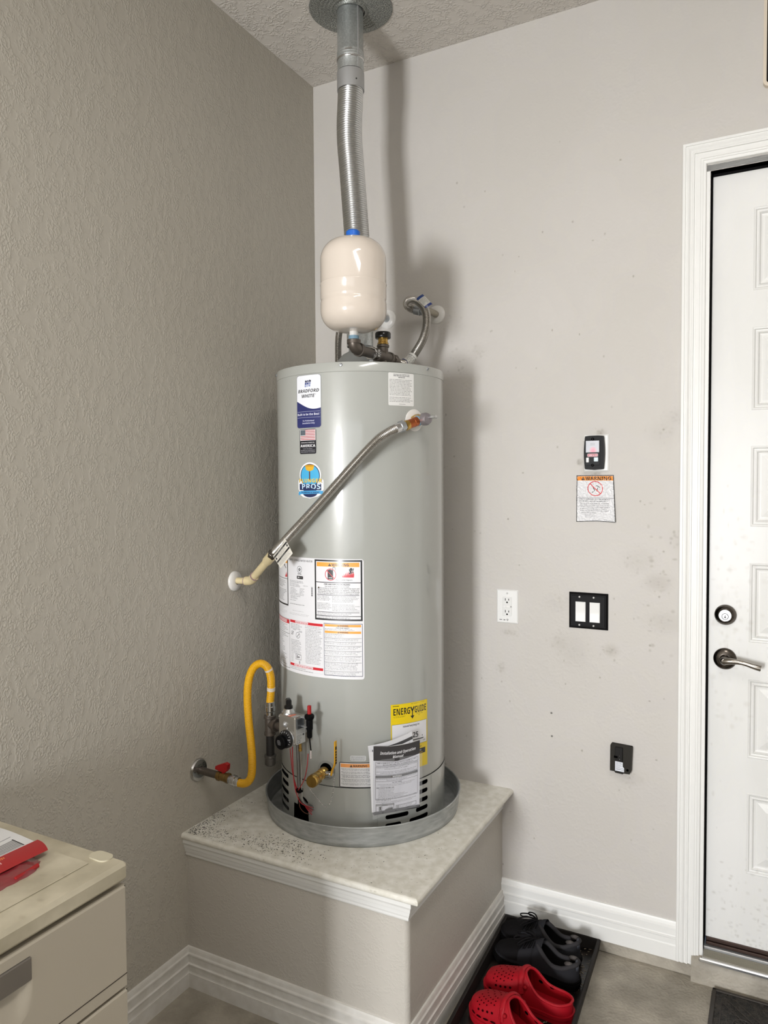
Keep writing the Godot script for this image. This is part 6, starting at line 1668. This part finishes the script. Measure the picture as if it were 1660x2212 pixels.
func build_cabinet() -> void:
	var t := thing("drawer_cabinet", "beige plastic drawer cabinet with a dirty top against the left wall", "cabinet", Vector3(0.3, 0, 1.93))
	var X := 0.58; var z0 := 1.5665; var z1 := 2.30; var H := 0.9008
	# top: slab with a raised field inside a lip
	var g := G.new().box(Vector3(X / 2 + 0.004, H - 0.0195, (z0 + z1) / 2), Vector3(X - 0.008, 0.037, z1 - z0), 0.007)
	var ti := mottle(512, 60, 0.008, rgb(176, 168, 146), rgb(206, 198, 176), 5, 1.6)
	var r := RandomNumberGenerator.new()
	r.seed = 12
	for k in 60: smudge(ti, r.randf() * 512, r.randf() * 512, r.randf_range(2, 22), r.randf_range(1, 6), rgb(140, 128, 104), r.randf_range(0.05, 0.25))
	var tm := mk("cabinet_dirty", Color.WHITE, 0.45, 0.0, {"albedo_texture": tex(ti), "uv1_triplanar": true, "uv1_world_triplanar": true, "uv1_scale": Vector3(1.6, 1.6, 1.6)})
	part(g, "top", tm, t)
	g = G.new().box(Vector3((0.06 + 0.523) / 2, H + 0.0002, (1.611 + z1 - 0.045) / 2), Vector3(0.523 - 0.06, 0.0026, z1 - 0.045 - 1.611), 0.0012)
	part(g, "raised_field", tm, t)
	# hinge cap
	var cp := PackedVector2Array()
	for k in 17:
		var a := -PI / 2 + PI * k / 16
		cp.append(Vector2(0.5330 + cos(a) * 0.0150, sin(a) * 0.0150))
	for k in 17:
		var a := PI / 2 + PI * k / 16
		cp.append(Vector2(0.5125 + cos(a) * 0.0150, sin(a) * 0.0150))
	part(G.new().extrude(cp, H - 0.001, H + 0.0016, Transform3D(Basis(Vector3.RIGHT, Vector3.FORWARD, UP), Vector3(0, 0, 1.5820)), 40.0), "hinge_cap", M.cabinet_top, t)
	g = G.new().box(Vector3(0.28, 0.43, (z0 + z1) / 2), Vector3(0.555, 0.86, z1 - z0 - 0.012), 0.006)
	part(g, "body", M.cabinet, t)
	var tops := [0.8545, 0.6515, 0.4485, 0.2455]
	for k in 4:
		var y1: float = tops[k]; var y0: float = y1 - 0.1975
		g = G.new()
		# front: one flat face with a rounded scoop opening left free
		var za := z0 + 0.006; var zb := z1 - 0.006; var sa := 1.776; var sb := zb - (1.776 - za)
		var e := 0.003; var xf := 0.579
		var yt := y1 - 0.0195; var yb := y1 - 0.128
		var low := func(z: float) -> float:
			var d: float = min(z - sa, sb - z) / 0.045
			return yb if d >= 1.0 else lerpf(yb + 0.042, yb, sqrt(clampf(1.0 - (1.0 - d) * (1.0 - d), 0.0, 1.0)))
		var N := Vector3.RIGHT
		var zs := [za + e, sa]
		for q in 24: zs.append(sa + 0.045 * pow((q + 1) / 24.0, 1.6))
		for q in 24: zs.append(sb - 0.045 * pow((24 - q) / 24.0, 1.6))
		zs.append_array([sb, zb - e])
		for q in zs.size() - 1:
			var p0: float = zs[q]; var p1: float = zs[q + 1]
			if p1 <= sa + 1e-6 or p0 >= sb - 1e-6:
				g.quad(Vector3(xf, y0 + e, p0), Vector3(xf, y0 + e, p1), Vector3(xf, y1 - e, p1), Vector3(xf, y1 - e, p0), N, N, N, N)
			else:
				g.quad(Vector3(xf, y0 + e, p0), Vector3(xf, y0 + e, p1), Vector3(xf, low.call(p1), p1), Vector3(xf, low.call(p0), p0), N, N, N, N)
				g.quad(Vector3(xf, yt, p0), Vector3(xf, yt, p1), Vector3(xf, y1 - e, p1), Vector3(xf, y1 - e, p0), N, N, N, N)
		var cen := Vector3(0.56, (y0 + y1) / 2, (za + zb) / 2)
		for sg in [0, 1]:
			var yA: float = y0 + e if sg == 0 else y1 - e; var yB: float = y0 if sg == 0 else y1
			g.face([Vector3(xf, yA, za + e), Vector3(xf, yA, zb - e), Vector3(xf - e, yB, zb - e), Vector3(xf - e, yB, za + e)], cen)
			g.face([Vector3(xf - e, yB, za), Vector3(xf - e, yB, zb), Vector3(0.557, yB, zb), Vector3(0.557, yB, za)], cen)
			var zA: float = za + e if sg == 0 else zb - e; var zB: float = za if sg == 0 else zb
			g.face([Vector3(xf, y0 + e, zA), Vector3(xf, y1 - e, zA), Vector3(xf - e, y1 - e, zB), Vector3(xf - e, y0 + e, zB)], cen)
			g.face([Vector3(xf - e, y0, zB), Vector3(xf - e, y1, zB), Vector3(0.557, y1, zB), Vector3(0.557, y0, zB)], cen)
		var dr := part(g, "drawer", M.cabinet, t)
		part(G.new().box(Vector3(0.5793, y0 + 0.0265, (za + zb) / 2), Vector3(0.0008, 0.0016, zb - za - 0.004)), "groove", mk("groove", rgb(70, 62, 54), 0.7), dr)
		g = G.new()
		g.grid(func(u, v):
			var z: float = lerpf(sa, sb, 0.5 - 0.5 * cos(u * PI))
			var lo: float = low.call(z)
			var dd: float = min(z - sa, sb - z)
			return Vector3(xf - 0.020 * pow(sin(v * PI * 0.5), 1.3) * smoothstep(0.0, 0.03, dd), lerpf(lo, yt, v), z), 70, 14)
		part(g, "scoop", M.cabinet, dr)
		part(G.new().box(Vector3(0.5745, y1 - 0.0415, (sa + sb) / 2), Vector3(0.012, 0.046, sb - sa + 0.003), 0.005), "handle", M.cabinet_handle, dr, "darker grey pull lip")
	# packet on top
	var b := thing("packet", "red and white plastic packet lying on the beige drawer cabinet", "packet", Vector3(0.36, H + 0.0022, 1.82))
	var ca := Art.new(512, 512, rgb(222, 222, 222))
	# lines of print run along the packet; the bar code sits near its end
	for k in 5: ca.rect(200 + k * 26, 110 + (k % 2) * 20, 10 if k < 2 else 7, 260 - k * 30, rgb(84, 84, 88))
	for k in 20: ca.rect(392 + k * 4.6, 34, 1 + (k * 5) % 3, 84, INK)
	ca.rect(386, 30, 100, 4, INK); ca.rect(386, 118, 100, 5, rgb(110, 110, 112)); ca.rect(352, 24, 7, 130, rgb(150, 150, 152))
	g = G.new()
	var bump := func(u: float, v: float) -> float: return 0.004 * sin(u * PI) + 0.0015 * sin(v * 9.0 + u * 4.0)
	g.grid(func(u, v): return Vector3(lerpf(0.205, 0.388, u), H + 0.0175 + bump.call(u, v), lerpf(1.623 + 0.004 * (1.0 - u), 2.02, v)), 12, 16)
	for i in g.u.size(): g.u[i] = Vector2(g.u[i].x, g.u[i].y * 1.3)
	part(g, "card", sticker("packet_card", ca), b, "white printed card with a bar code")
	var ra := Art.new(512, 64, rgb(172, 14, 24))
	ra.print_rows(120, 8, 380, 1, 20, 10, Color(0.95, 0.6, 0.25, 0.95), 0.0); ra.print_rows(140, 26, 366, 1, 20, 9, Color(0.95, 0.85, 0.85, 0.95), 0.0)
	g = G.new()
	g.grid(func(u, v): return Vector3(lerpf(0.387, 0.437, u) - 0.004 * (1.0 - v) * u, H + 0.019 - 0.005 * u * u + 0.002 * sin(v * 6.0), lerpf(1.6185 + 0.012 * u * u, 2.02, v)), 6, 16)
	for i in g.u.size(): g.u[i] = Vector2(g.u[i].y * 1.2, g.u[i].x)
	part(g, "red_strip", sticker("packet_strip", ra), b, "red printed strip")
	var ns := noise(FastNoiseLite.TYPE_SIMPLEX, 14.0, 3, 2)
	g = G.new()
	g.grid(func(u, v):
		var a = u * PI
		var wob := 0.003 * ns.get_noise_2d(u * 2.0, v * 2.0)
		var e := smoothstep(0.0, 0.10, v)
		return Vector3(0.350 + (0.100 + 0.014 * e) * cos(a) * (0.9 + 0.1 * e) + wob, H + 0.0012 + (0.0135 * e + 0.001) * pow(sin(a), 0.6) + wob * 0.6, lerpf(1.632 + 0.02 * absf(cos(a)), 2.02, v)), 24, 30)
	part(g, "pouch", mk("pouch_film", Color(0.62, 0.18, 0.22, 0.72), 0.12, 0.0, {"transparency": BaseMaterial3D.TRANSPARENCY_ALPHA, "clearcoat_enabled": true, "clearcoat": 0.6}), b, "shiny clear red pouch")
	part(G.new().tube([Vector3(0.4525, H + 0.0055, 1.668), Vector3(0.459, H + 0.0055, 1.720)], 0.0042, 10), "red_insert", M.red_plastic, b)
	part(G.new().tube([Vector3(0.452, H + 0.0055, 1.748), Vector3(0.456, H + 0.0055, 2.0)], 0.0048, 10), "red_insert", M.red_plastic, b)

func curve_at(keys: Array, s: float) -> float:   # smooth interpolation through [s, value] pairs
	for i in keys.size() - 1:
		if s <= keys[i + 1][0]:
			var a: float = keys[max(i - 1, 0)][1]; var b: float = keys[i][1]; var c: float = keys[i + 1][1]; var d: float = keys[min(i + 2, keys.size() - 1)][1]
			return cubic_interpolate(b, c, a, d, clampf((s - keys[i][0]) / (keys[i + 1][0] - keys[i][0]), 0, 1))
	return keys[-1][1]

# outline half width along the foot, s = 0 heel .. 1 toe, rounded at both ends
func foot_w(s: float, K: Dictionary) -> float:
	var w := curve_at(K.w, s)
	if s < K.hr: w *= sqrt(max(0.0, 1.0 - pow(1.0 - s / K.hr, 2.0)))
	if s > 1.0 - K.tr: w *= sqrt(max(0.0, 1.0 - pow((s - 1.0 + K.tr) / K.tr, 2.0)))
	return w

func foot_c(s: float, K: Dictionary) -> float:
	return K.bend * sin(s * PI) * (1.0 if s > 0.5 else 0.6) - K.bend * 0.4

# point of the upper: s along, th 0..PI from one sole edge over the top to the other; inset shrinks it
func foot_p(s: float, th: float, K: Dictionary, inset := 0.0) -> Vector3:
	var w: float = max(foot_w(s, K) - inset, 0.0)
	var h: float = curve_at(K.h, s) - inset
	var b: float = K.base
	var c := cos(th); var sn := sin(th)
	var ex: float = K.sq
	var z := signf(c) * pow(absf(c), ex) * w
	var y = b + max(h - b, 0.002) * pow(max(sn, 0.0), ex)
	var e := clampf(s, inset / K.len, 1.0 - inset / K.len)
	return Vector3(e * K.len, y, z + foot_c(s, K))

func rim_th(s: float, K: Dictionary) -> float:   # where the upper ends on each side
	if s >= K.open: return PI / 2
	var f: float = clampf((K.open - s) / K.round, 0.0, 1.0)
	var b: float = K.base
	var hh: float = clampf((curve_at(K.rim, s) - b) / max(curve_at(K.h, s) - b, 0.001), 0.0, 0.995)
	var low := asin(pow(hh, 1.0 / K.sq))
	return lerpf(PI / 2, low, sqrt(max(0.0, 1.0 - (1.0 - f) * (1.0 - f))))

func foot_steps(K: Dictionary) -> Array:
	var out := []
	for k in 61: out.append(0.5 - 0.5 * cos(PI * k / 60.0))
	for k in 14: out.append(K.open - K.round * pow(k / 13.0, 2.0))
	for k in 10:
		out.append(K.hr * pow(k / 10.0, 2.0)); out.append(1.0 - K.tr * pow(k / 10.0, 2.0))
	out.sort()
	return out

func shell(K: Dictionary, X: Transform3D, inset: float, inward: bool) -> G:
	var g := G.new()
	var st := foot_steps(K)
	var n := 18
	for sd in [0, 1]:
		for i in st.size() - 1:
			if st[i + 1] - st[i] < 1e-5: continue
			var rows := []
			for s in [st[i], st[i + 1]]:
				var te := rim_th(s, K)
				var row := []
				for j in n + 1:
					var th: float = te * j / n
					row.append(foot_p(s, th if sd == 0 else PI - th, K, inset))
				rows.append(row)
			for j in n:
				var a: Vector3 = rows[0][j]; var b: Vector3 = rows[1][j]; var c: Vector3 = rows[1][j + 1]; var d: Vector3 = rows[0][j + 1]
				var nn := []
				for q in [[st[i], j], [st[i + 1], j], [st[i + 1], j + 1], [st[i], j + 1]]:
					nn.append(X.basis * (foot_n(q[0], rim_th(q[0], K) * q[1] / n, sd, K) * (-1.0 if inward else 1.0)))
				g.quad(X * a, X * b, X * c, X * d, nn[0], nn[1], nn[2], nn[3], Vector2(st[i], j / 18.0), Vector2(st[i + 1], j / 18.0), Vector2(st[i + 1], (j + 1) / 18.0), Vector2(st[i], (j + 1) / 18.0))
	return g

func foot_n(s: float, th: float, sd: int, K: Dictionary) -> Vector3:
	var e := 0.004
	var t := th if sd == 0 else PI - th
	var s0 := clampf(s - e, 0.0005, 0.9995); var s1 := clampf(s + e, 0.0005, 0.9995)
	var ds := foot_p(s1, t, K) - foot_p(s0, t, K)
	var dt := foot_p(clampf(s, 0.0005, 0.9995), min(t + 0.03, PI), K) - foot_p(clampf(s, 0.0005, 0.9995), max(t - 0.03, 0.0), K)
	var n := ds.cross(dt)
	var out := foot_p(s, t, K) - Vector3(clampf(s, 0.12, 0.85) * K.len, K.base * 0.5, foot_c(s, K))
	if n.length() < 1e-10: return out.normalized()
	n = n.normalized()
	return n if n.dot(out) >= 0.0 else -n

func rim_path(K: Dictionary, X: Transform3D, inset: float) -> Array:
	var p := []
	var ss := []
	for k in 40: ss.append(K.open * pow(1.0 - k / 39.0, 1.0) if k > 0 else K.open)
	for k in 9: ss.append(K.hr * pow(1.0 - k / 9.0, 2.0))
	for k in 12: ss.append(K.open - K.round * pow(k / 12.0, 2.0))
	ss.sort()
	ss.reverse()
	for s in ss: p.append(X * foot_p(s, rim_th(s, K), K, inset))
	var q := ss.duplicate()
	q.reverse()
	for s in q: p.append(X * foot_p(s, PI - rim_th(s, K), K, inset))
	var out := [p[0]]
	for v in p:
		if v.distance_to(out[-1]) > 0.0025: out.append(v)
	return out

func sole_outline(K: Dictionary, grow: float) -> PackedVector2Array:
	var a := PackedVector2Array(); var b := PackedVector2Array()
	var st := foot_steps(K)
	for s in st:
		var w := foot_w(s, K)
		var x: float = s * K.len + (s - 0.5) * 2.0 * grow
		if a.size() and Vector2(x, foot_c(s, K) + w + grow * 0.9).distance_to(a[-1]) < 0.001: continue
		a.append(Vector2(x, foot_c(s, K) + w + grow * (0.9 if w > 0.001 else 0.0))); b.append(Vector2(x, foot_c(s, K) - w - grow * (0.9 if w > 0.001 else 0.0)))
	b.reverse()
	a.append_array(b)
	return a

func foot_frame(heel: Vector3, toe: Vector3) -> Transform3D:
	var x := (toe - heel)
	x.y = 0
	x = x.normalized()
	return Transform3D(Basis(x, UP, x.cross(UP)), heel)

func lay(poly: PackedVector2Array, y0: float, y1: float, X: Transform3D, g := G.new()) -> G:   # extrude an outline given in the ground plane
	return g.extrude(poly, -y0, -y1, X * Transform3D(Basis(Vector3.RIGHT, Vector3(0, 0, 1), Vector3(0, -1, 0)), Vector3.ZERO), 50.0)

func make_clog(label: String, heel: Vector3, toe: Vector3, bend: float) -> void:
	var X := foot_frame(heel, toe)
	var L: float = Vector2(toe.x - heel.x, toe.z - heel.z).length()
	var K := {"len": L, "base": 0.020, "bend": bend, "hr": 0.16, "tr": 0.26, "open": 0.50, "round": 0.20, "sq": 0.72,
		"w": [[0.0, 0.040], [0.16, 0.041], [0.35, 0.041], [0.55, 0.048], [0.72, 0.055], [0.85, 0.056], [1.0, 0.052]],
		"h": [[0.0, 0.086], [0.2, 0.094], [0.4, 0.106], [0.5, 0.106], [0.6, 0.095], [0.75, 0.078], [0.88, 0.066], [0.96, 0.054], [1.0, 0.034]],
		"rim": [[0.0, 0.058], [0.10, 0.055], [0.25, 0.056], [0.36, 0.066], [0.5, 0.09]]}
	var t := thing("clog", label, "clog", heel.lerp(toe, 0.5), "red foam clogs in the shoe tray")
	part(shell(K, X, 0.0, false), "upper", M.clog_red, t)
	part(shell(K, X, 0.005, true), "lining", M.clog_red_dark, t)
	var rp := rim_path(K, X, 0.0025)
	part(G.new().tube(rp, 0.0042, 10), "rim", M.clog_red, t)
	var g := lay(sole_outline(K, 0.003), 0.0, 0.011, X)
	lay(sole_outline(K, 0.0015), 0.010, 0.014, X, g); lay(sole_outline(K, 0.0045), 0.013, 0.0235, X, g)
	part(g, "sole", M.clog_red, t)
	# strap swung forward over the instep
	g = G.new()
	for lay_ in [0.0035, 0.0062]:
		g.grid(func(u, v):
			var th := lerpf(0.30, PI - 0.30, u)
			var s = 0.545 - 0.045 * absf(cos(th)) + (v - 0.5) * 0.062
			return X * (foot_p(s, th, K) + foot_n(s, min(th, PI - th), 0 if th < PI / 2 else 1, K) * (lay_ - 0.0045 * pow(absf(v - 0.5) * 2.0, 3.0))), 28, 6, lay_ < 0.005)
	part(g, "strap", M.clog_red, t)
	for sd in [0, 1]:
		var th := 0.55 if sd == 0 else PI - 0.55
		part(G.new().ball(X * (foot_p(0.46, th, K) + foot_n(0.46, 0.55, sd, K) * 0.004), 0.0065, 12, Vector3(1, 1, 1)), "rivet", M.clog_red_dark, t)
	# air holes, seen as dark openings in the upper, and side vents
	g = G.new()
	var hole := func(s: float, th: float, rx: float, ry: float) -> void:
		var sd := 0 if th < PI / 2 else 1
		var n := foot_n(s, th if sd == 0 else PI - th, sd, K)
		var c := foot_p(s, th, K) + n * 0.0006
		var ax := (foot_p(s + 0.01, th, K) - foot_p(s - 0.01, th, K)).normalized()
		var ay := n.cross(ax).normalized()
		for k in 12:
			var A := TAU * k / 12; var B := TAU * (k + 1) / 12
			g.tri(X * c, X * (c + ax * cos(A) * rx + ay * sin(A) * ry), X * (c + ax * cos(B) * rx + ay * sin(B) * ry), X.basis * n, X.basis * n, X.basis * n)
	for r in 6:
		var s := 0.635 + r * 0.043
		var m := 7 - (r % 2)
		for k in m:
			var th := PI / 2 + (k - (m - 1) / 2.0) * (0.235 + 0.012 * r)
			hole.call(s + 0.012 * absf(k - (m - 1) / 2.0) * -0.5, th, 0.0025, 0.0020)
	for k in 4:
		for th in [0.46, PI - 0.46]: hole.call(0.62 + k * 0.055, th, 0.0040, 0.0034)
	for k in 4:
		for th in [0.13, PI - 0.13]: hole.call(0.60 + k * 0.085, th, 0.0095, 0.0032)
	var hm := part(g, "air_holes", mk("hole_red", rgb(44, 6, 10), 0.9, 0.0, {"metallic_specular": 0.0}), t)
	hm.set_meta("kind", "stuff")
	# two vents through each inner side wall
	g = G.new()
	for s in [0.40, 0.27]:
		for sd in [0, 1]:
			var th := 0.35 if sd == 0 else PI - 0.35
			var n := foot_n(s, 0.35, sd, K)
			var c := foot_p(s, th, K, 0.0058)
			var tx := (foot_p(s + 0.01, th, K, 0.0058) - foot_p(s - 0.01, th, K, 0.0058)).normalized()
			var ty := n.cross(tx)
			var p := []
			for k in 14: p.append(X * (c + tx * cos(TAU * k / 14) * 0.0075 + ty * sin(TAU * k / 14) * 0.0052))
			g.face(p, X * (c + n * 0.01))
	part(g, "side_vents", M.void, t).set_meta("kind", "stuff")
	g = lay(sole_outline(K, -0.008), 0.022, 0.0250, X)
	part(g, "footbed", M.clog_red, t)

func make_sneaker(label: String, heel: Vector3, toe: Vector3, bend: float) -> void:
	var X := foot_frame(heel, toe)
	var L: float = Vector2(toe.x - heel.x, toe.z - heel.z).length()
	var K := {"len": L, "base": 0.026, "bend": bend, "hr": 0.13, "tr": 0.24, "open": 0.47, "round": 0.24, "sq": 0.66,
		"w": [[0.0, 0.036], [0.15, 0.037], [0.35, 0.038], [0.55, 0.044], [0.72, 0.050], [0.85, 0.050], [1.0, 0.045]],
		"h": [[0.0, 0.100], [0.2, 0.104], [0.38, 0.106], [0.47, 0.100], [0.6, 0.082], [0.75, 0.066], [0.88, 0.058], [0.96, 0.050], [1.0, 0.036]],
		"rim": [[0.0, 0.086], [0.06, 0.080], [0.16, 0.066], [0.28, 0.063], [0.38, 0.074], [0.47, 0.094]]}
	var t := thing("sneaker", label, "sneaker", heel.lerp(toe, 0.5), "dark sneakers in the shoe tray")
	part(shell(K, X, 0.0, false), "upper", M.shoe_charcoal, t)
	part(shell(K, X, 0.010, true), "lining", M.shoe_black, t)
	part(G.new().tube(rim_path(K, X, 0.004), 0.0072, 12), "collar", mk("shoe_collar", rgb(56, 55, 57), 0.9, 0.0, {"metallic_specular": 0.12}), t)
	part(lay(sole_outline(K, -0.010), 0.024, 0.034, X), "insole", M.shoe_black, t)
	# toe cap of mesh: darker front of the upper
	var g := G.new()
	g.grid(func(u, v): return X * (foot_p(lerpf(0.66, 0.985, u), lerpf(0.12, PI - 0.12, v), K) + Vector3(0, 0.0008, 0)), 14, 22)
	part(g, "toe_mesh", M.shoe_black, t)
	g = lay(sole_outline(K, 0.003), 0.006, 0.018, X)
	lay(sole_outline(K, 0.0055), 0.016, 0.0225, X, g); lay(sole_outline(K, 0.004), 0.021, 0.0285, X, g); lay(sole_outline(K, 0.001), 0.0, 0.008, X, g)
	part(g, "sole", M.rubber_black, t)
	# heel tabs
	for sd in [-1.0, 1.0]:
		part(G.new().ball(X * Vector3(0.024, 0.081, foot_c(0.05, K) + sd * 0.019), 0.011, 14, Vector3(1.5, 0.7, 0.7)), "heel_pad", M.shoe_grey, t)
	part(G.new().ball(X * Vector3(0.006, 0.072, foot_c(0.0, K)), 0.013, 14, Vector3(0.5, 1.6, 1.1)), "heel_counter", mk("shoe_blue", rgb(54, 57, 66), 0.7), t)
	# tongue
	g = G.new()
	g.grid(func(u, v):
		var s := lerpf(0.60, 0.40, u)
		return X * (Vector3(s * L, curve_at(K.h, s) + 0.002 + 0.012 * u, foot_c(s, K) + (v - 0.5) * 0.046) + Vector3(0, -0.018 * pow(absf(v - 0.5) * 2.0, 2.0), 0)), 10, 8)
	part(g, "tongue", M.shoe_charcoal, t)
	# laces
	for k in 6:
		var s := 0.50 + k * 0.030
		var pts := []
		for j in 9:
			var th := lerpf(0.95, PI - 0.95, j / 8.0)
			pts.append(X * (foot_p(s + 0.012 * (j / 8.0 - 0.5) * (1.0 if k % 2 else -1.0), th, K) + Vector3(0, 0.0045, 0)))
		part(G.new().tube(smooth_path(pts, 0.004), 0.0024, 7), "lace", M.shoe_black, t)
	for q in [[0.055, 0.03], [0.045, -0.034], [0.075, 0.012], [0.07, -0.015]]:
		var s := 0.505
		var o := Vector3(s * L, curve_at(K.h, s) + 0.008, foot_c(s, K))
		var pts := [X * o, X * (o + Vector3(q[0] * 0.3, 0.009, q[1] * 0.5)), X * (o + Vector3(q[0] * 0.75, 0.002, q[1])), X * (o + Vector3(q[0], -0.012, q[1] * 1.3)), X * (o + Vector3(q[0] * 0.6, -0.004, q[1] * 0.8)), X * (o + Vector3(0.004, 0.002, 0.0))]
		part(G.new().tube(smooth_path(pts, 0.004), 0.0022, 7), "lace_bow", M.shoe_black, t)

func build_tray_and_shoes() -> void:
	# tray, turned very slightly
	var X := Transform3D(Basis(UP, 0.041), Vector3(0.8135, 0.0, 0.019))
	var w := 0.341; var l := 0.95
	var T := thing("shoe_tray", "black plastic boot tray on the floor beside the platform holding shoes", "tray", X * Vector3(w / 2, 0, l / 2))
	var tim := mottle(512, 31, 0.012, rgb(12, 10, 10), rgb(44, 37, 31), 5, 2.2)
	var rn := RandomNumberGenerator.new()
	rn.seed = 5
	for k in 90: smudge(tim, rn.randf() * 512, rn.randf() * 512, rn.randf_range(1, 9), rn.randf_range(0.7, 2.0), rgb(110, 98, 82), rn.randf_range(0.1, 0.55))
	var g := G.new().box(Vector3(w / 2, 0.0035, l / 2), Vector3(w - 0.012, 0.005, l - 0.012), 0.001, X)
	part(g, "base", mk("tray_floor", Color.WHITE, 0.3, 0.0, {"albedo_texture": tex(tim), "uv1_triplanar": true, "uv1_world_triplanar": true, "uv1_scale": Vector3(2.4, 2.4, 2.4)}), T)
	var loop := [Vector3(0, 0, 0), Vector3(w, 0, 0), Vector3(w, 0, l), Vector3(0, 0, l), Vector3(0, 0, 0)]
	var outd := [Vector3(0, 0, -1), Vector3(1, 0, 0), Vector3(0, 0, 1), Vector3(-1, 0, 0)]
	g = G.new()
	var prof := [Vector2(-0.014, 0.004), Vector2(-0.012, 0.001), Vector2(-0.010, 0.0), Vector2(-0.006, 0.001), Vector2(-0.001, 0.036), Vector2(0.0, 0.041), Vector2(-0.001, 0.044), Vector2(-0.008, 0.0445), Vector2(-0.011, 0.043), Vector2(-0.016, 0.006), Vector2(-0.018, 0.005)]
	for i in 4:
		var a: Vector3 = loop[i]; var b: Vector3 = loop[i + 1]
		var pa: Vector3 = outd[(i + 3) % 4] + outd[i]; var pb: Vector3 = outd[i] + outd[(i + 1) % 4]
		for k in prof.size() - 1:
			var p: Vector2 = prof[k]; var q: Vector2 = prof[k + 1]
			var d := (q - p).normalized()
			var nn: Vector3 = X.basis * (outd[i] * d.y - UP * d.x)
			g.quad(X * (a + pa * p.x + UP * p.y), X * (b + pb * p.x + UP * p.y), X * (b + pb * q.x + UP * q.y), X * (a + pa * q.x + UP * q.y), nn, nn, nn, nn)
	part(g, "rim", M.tray_rim, T)
	# grit and dry grass lying in the tray
	var cm := mesh_of(G.new().box(Vector3.ZERO, Vector3(0.006, 0.0012, 0.0016), 0.0003))
	cm.surface_set_material(0, mk("grit", rgb(150, 138, 118), 0.8))
	var mm := MultiMesh.new()
	mm.transform_format = MultiMesh.TRANSFORM_3D
	mm.mesh = cm
	mm.instance_count = 130
	for i in 130:
		var q := Vector3(rn.randf_range(0.022, w - 0.022), 0.0068, rn.randf_range(0.02, 0.6))
		if i < 70: q = Vector3(rn.randf_range(0.25, w - 0.02), 0.0068, rn.randf_range(0.02, 0.26))
		mm.set_instance_transform(i, Transform3D(Basis(UP, rn.randf() * TAU).scaled(Vector3(rn.randf_range(0.3, 2.2), 1, rn.randf_range(0.4, 1.0))), X * q - T.position))
	var mi := MultiMeshInstance3D.new()
	mi.name = "grit"
	mi.multimesh = mm
	T.add_child(mi, true)
	mi.set_meta("kind", "stuff")
	var y := 0.0065
	make_sneaker("dark charcoal sneaker against the back wall, farther one of its pair", Vector3(1.110, y, 0.138), Vector3(0.822, y, 0.088), -0.006)
	make_sneaker("dark charcoal sneaker with open collar, next to the red clogs", Vector3(1.134, y, 0.246), Vector3(0.842, y, 0.200), 0.006)
	make_clog("red foam clog beside the dark sneakers, farther one of its pair", Vector3(1.150, y, 0.400), Vector3(0.864, y, 0.360), -0.006)
	make_clog("red foam clog at the lower photo edge, nearer one of its pair", Vector3(1.135, y, 0.580), Vector3(0.868, y, 0.475), 0.006)
	# rubber mat in front of the door
	var im := mottle(512, 71, 0.02, rgb(20, 18, 16), rgb(52, 47, 42), 5, 2.0)
	var mt := mk("mat_rubber", Color.WHITE, 0.5, 0.0, {"albedo_texture": tex(im), "normal_enabled": true, "normal_texture": relief(512, 55, 0.03, 0.4, 0.8, 0.4, 10.0), "normal_scale": 1.0, "uv1_triplanar": true, "uv1_world_triplanar": true, "uv1_scale": Vector3(3.2, 3.2, 3.2)})
	var m := thing("door_mat", "black embossed rubber door mat on the concrete in front of the door", "door mat", Vector3(1.93, 0, 0.36))
	part(G.new().box(Vector3(1.93, 0.006, 0.36), Vector3(0.84, 0.010, 0.60), 0.003), "mat", mt, m)
	g = G.new()
	for q in [[1.9, 0.0585, 0.78, 0.012], [1.9, 0.6615, 0.78, 0.012]]: g.box(Vector3(1.93, 0.0115, q[1]), Vector3(0.836, 0.004, q[3]), 0.0015)
	for x in [1.5175, 2.3425]: g.box(Vector3(x, 0.0115, 0.36), Vector3(0.012, 0.004, 0.612), 0.0015)
	for x in [1.541, 2.319]: g.box(Vector3(x, 0.0108, 0.36), Vector3(0.004, 0.003, 0.54), 0.001)
	part(g, "border", mk("mat_border", rgb(46, 41, 37), 0.45), m)
	for k in 4:
		var s: float = [1.0, 1.0, -1.0, -1.0][k]
		var c := Vector3([1.60, 2.26, 1.60, 2.26][k], 0.0112, [0.14, 0.58, 0.58, 0.14][k])
		for j in 3:
			part(G.new().box(Vector3((j - 1) * 0.022, 0, 0), Vector3(0.004, 0.0035, 0.15 - absf(j - 1) * 0.03), 0.001, Transform3D(Basis(UP, 0.75 * s), c)), "ridge", M.mat_border, m)
	for k in 9:
		var pts := []
		var c := Vector3(1.60 + (k % 3) * 0.20, 0.0112, 0.20 + (k / 3) * 0.15)
		for j in 22:
			var a := j * 0.42; var r := 0.008 + j * 0.0021
			pts.append(c + Vector3(cos(a + k) * r, 0, sin(a + k) * r))
		part(G.new().tube(pts, 0.0022, 6), "scroll", M.mat_border, m)

func build_lamp() -> void:
	var l := thing("ceiling_lamp", "long white ceiling lamp of the garage above the photographer", "lamp", Vector3(1.8, 3.17, 2.1))
	part(G.new().box(Vector3(1.8, 3.198, 2.1), Vector3(0.34, 0.042, 1.24), 0.008), "housing", M.white_plastic, l)
	part(G.new().box(Vector3(1.8, 3.172, 2.1), Vector3(0.30, 0.012, 1.20), 0.004), "diffuser", mk("lamp_diffuser", rgb(250, 246, 238), 0.5, 0.0, {"emission_enabled": true, "emission": rgb(255, 247, 235), "emission_energy_multiplier": 1.0}), l)
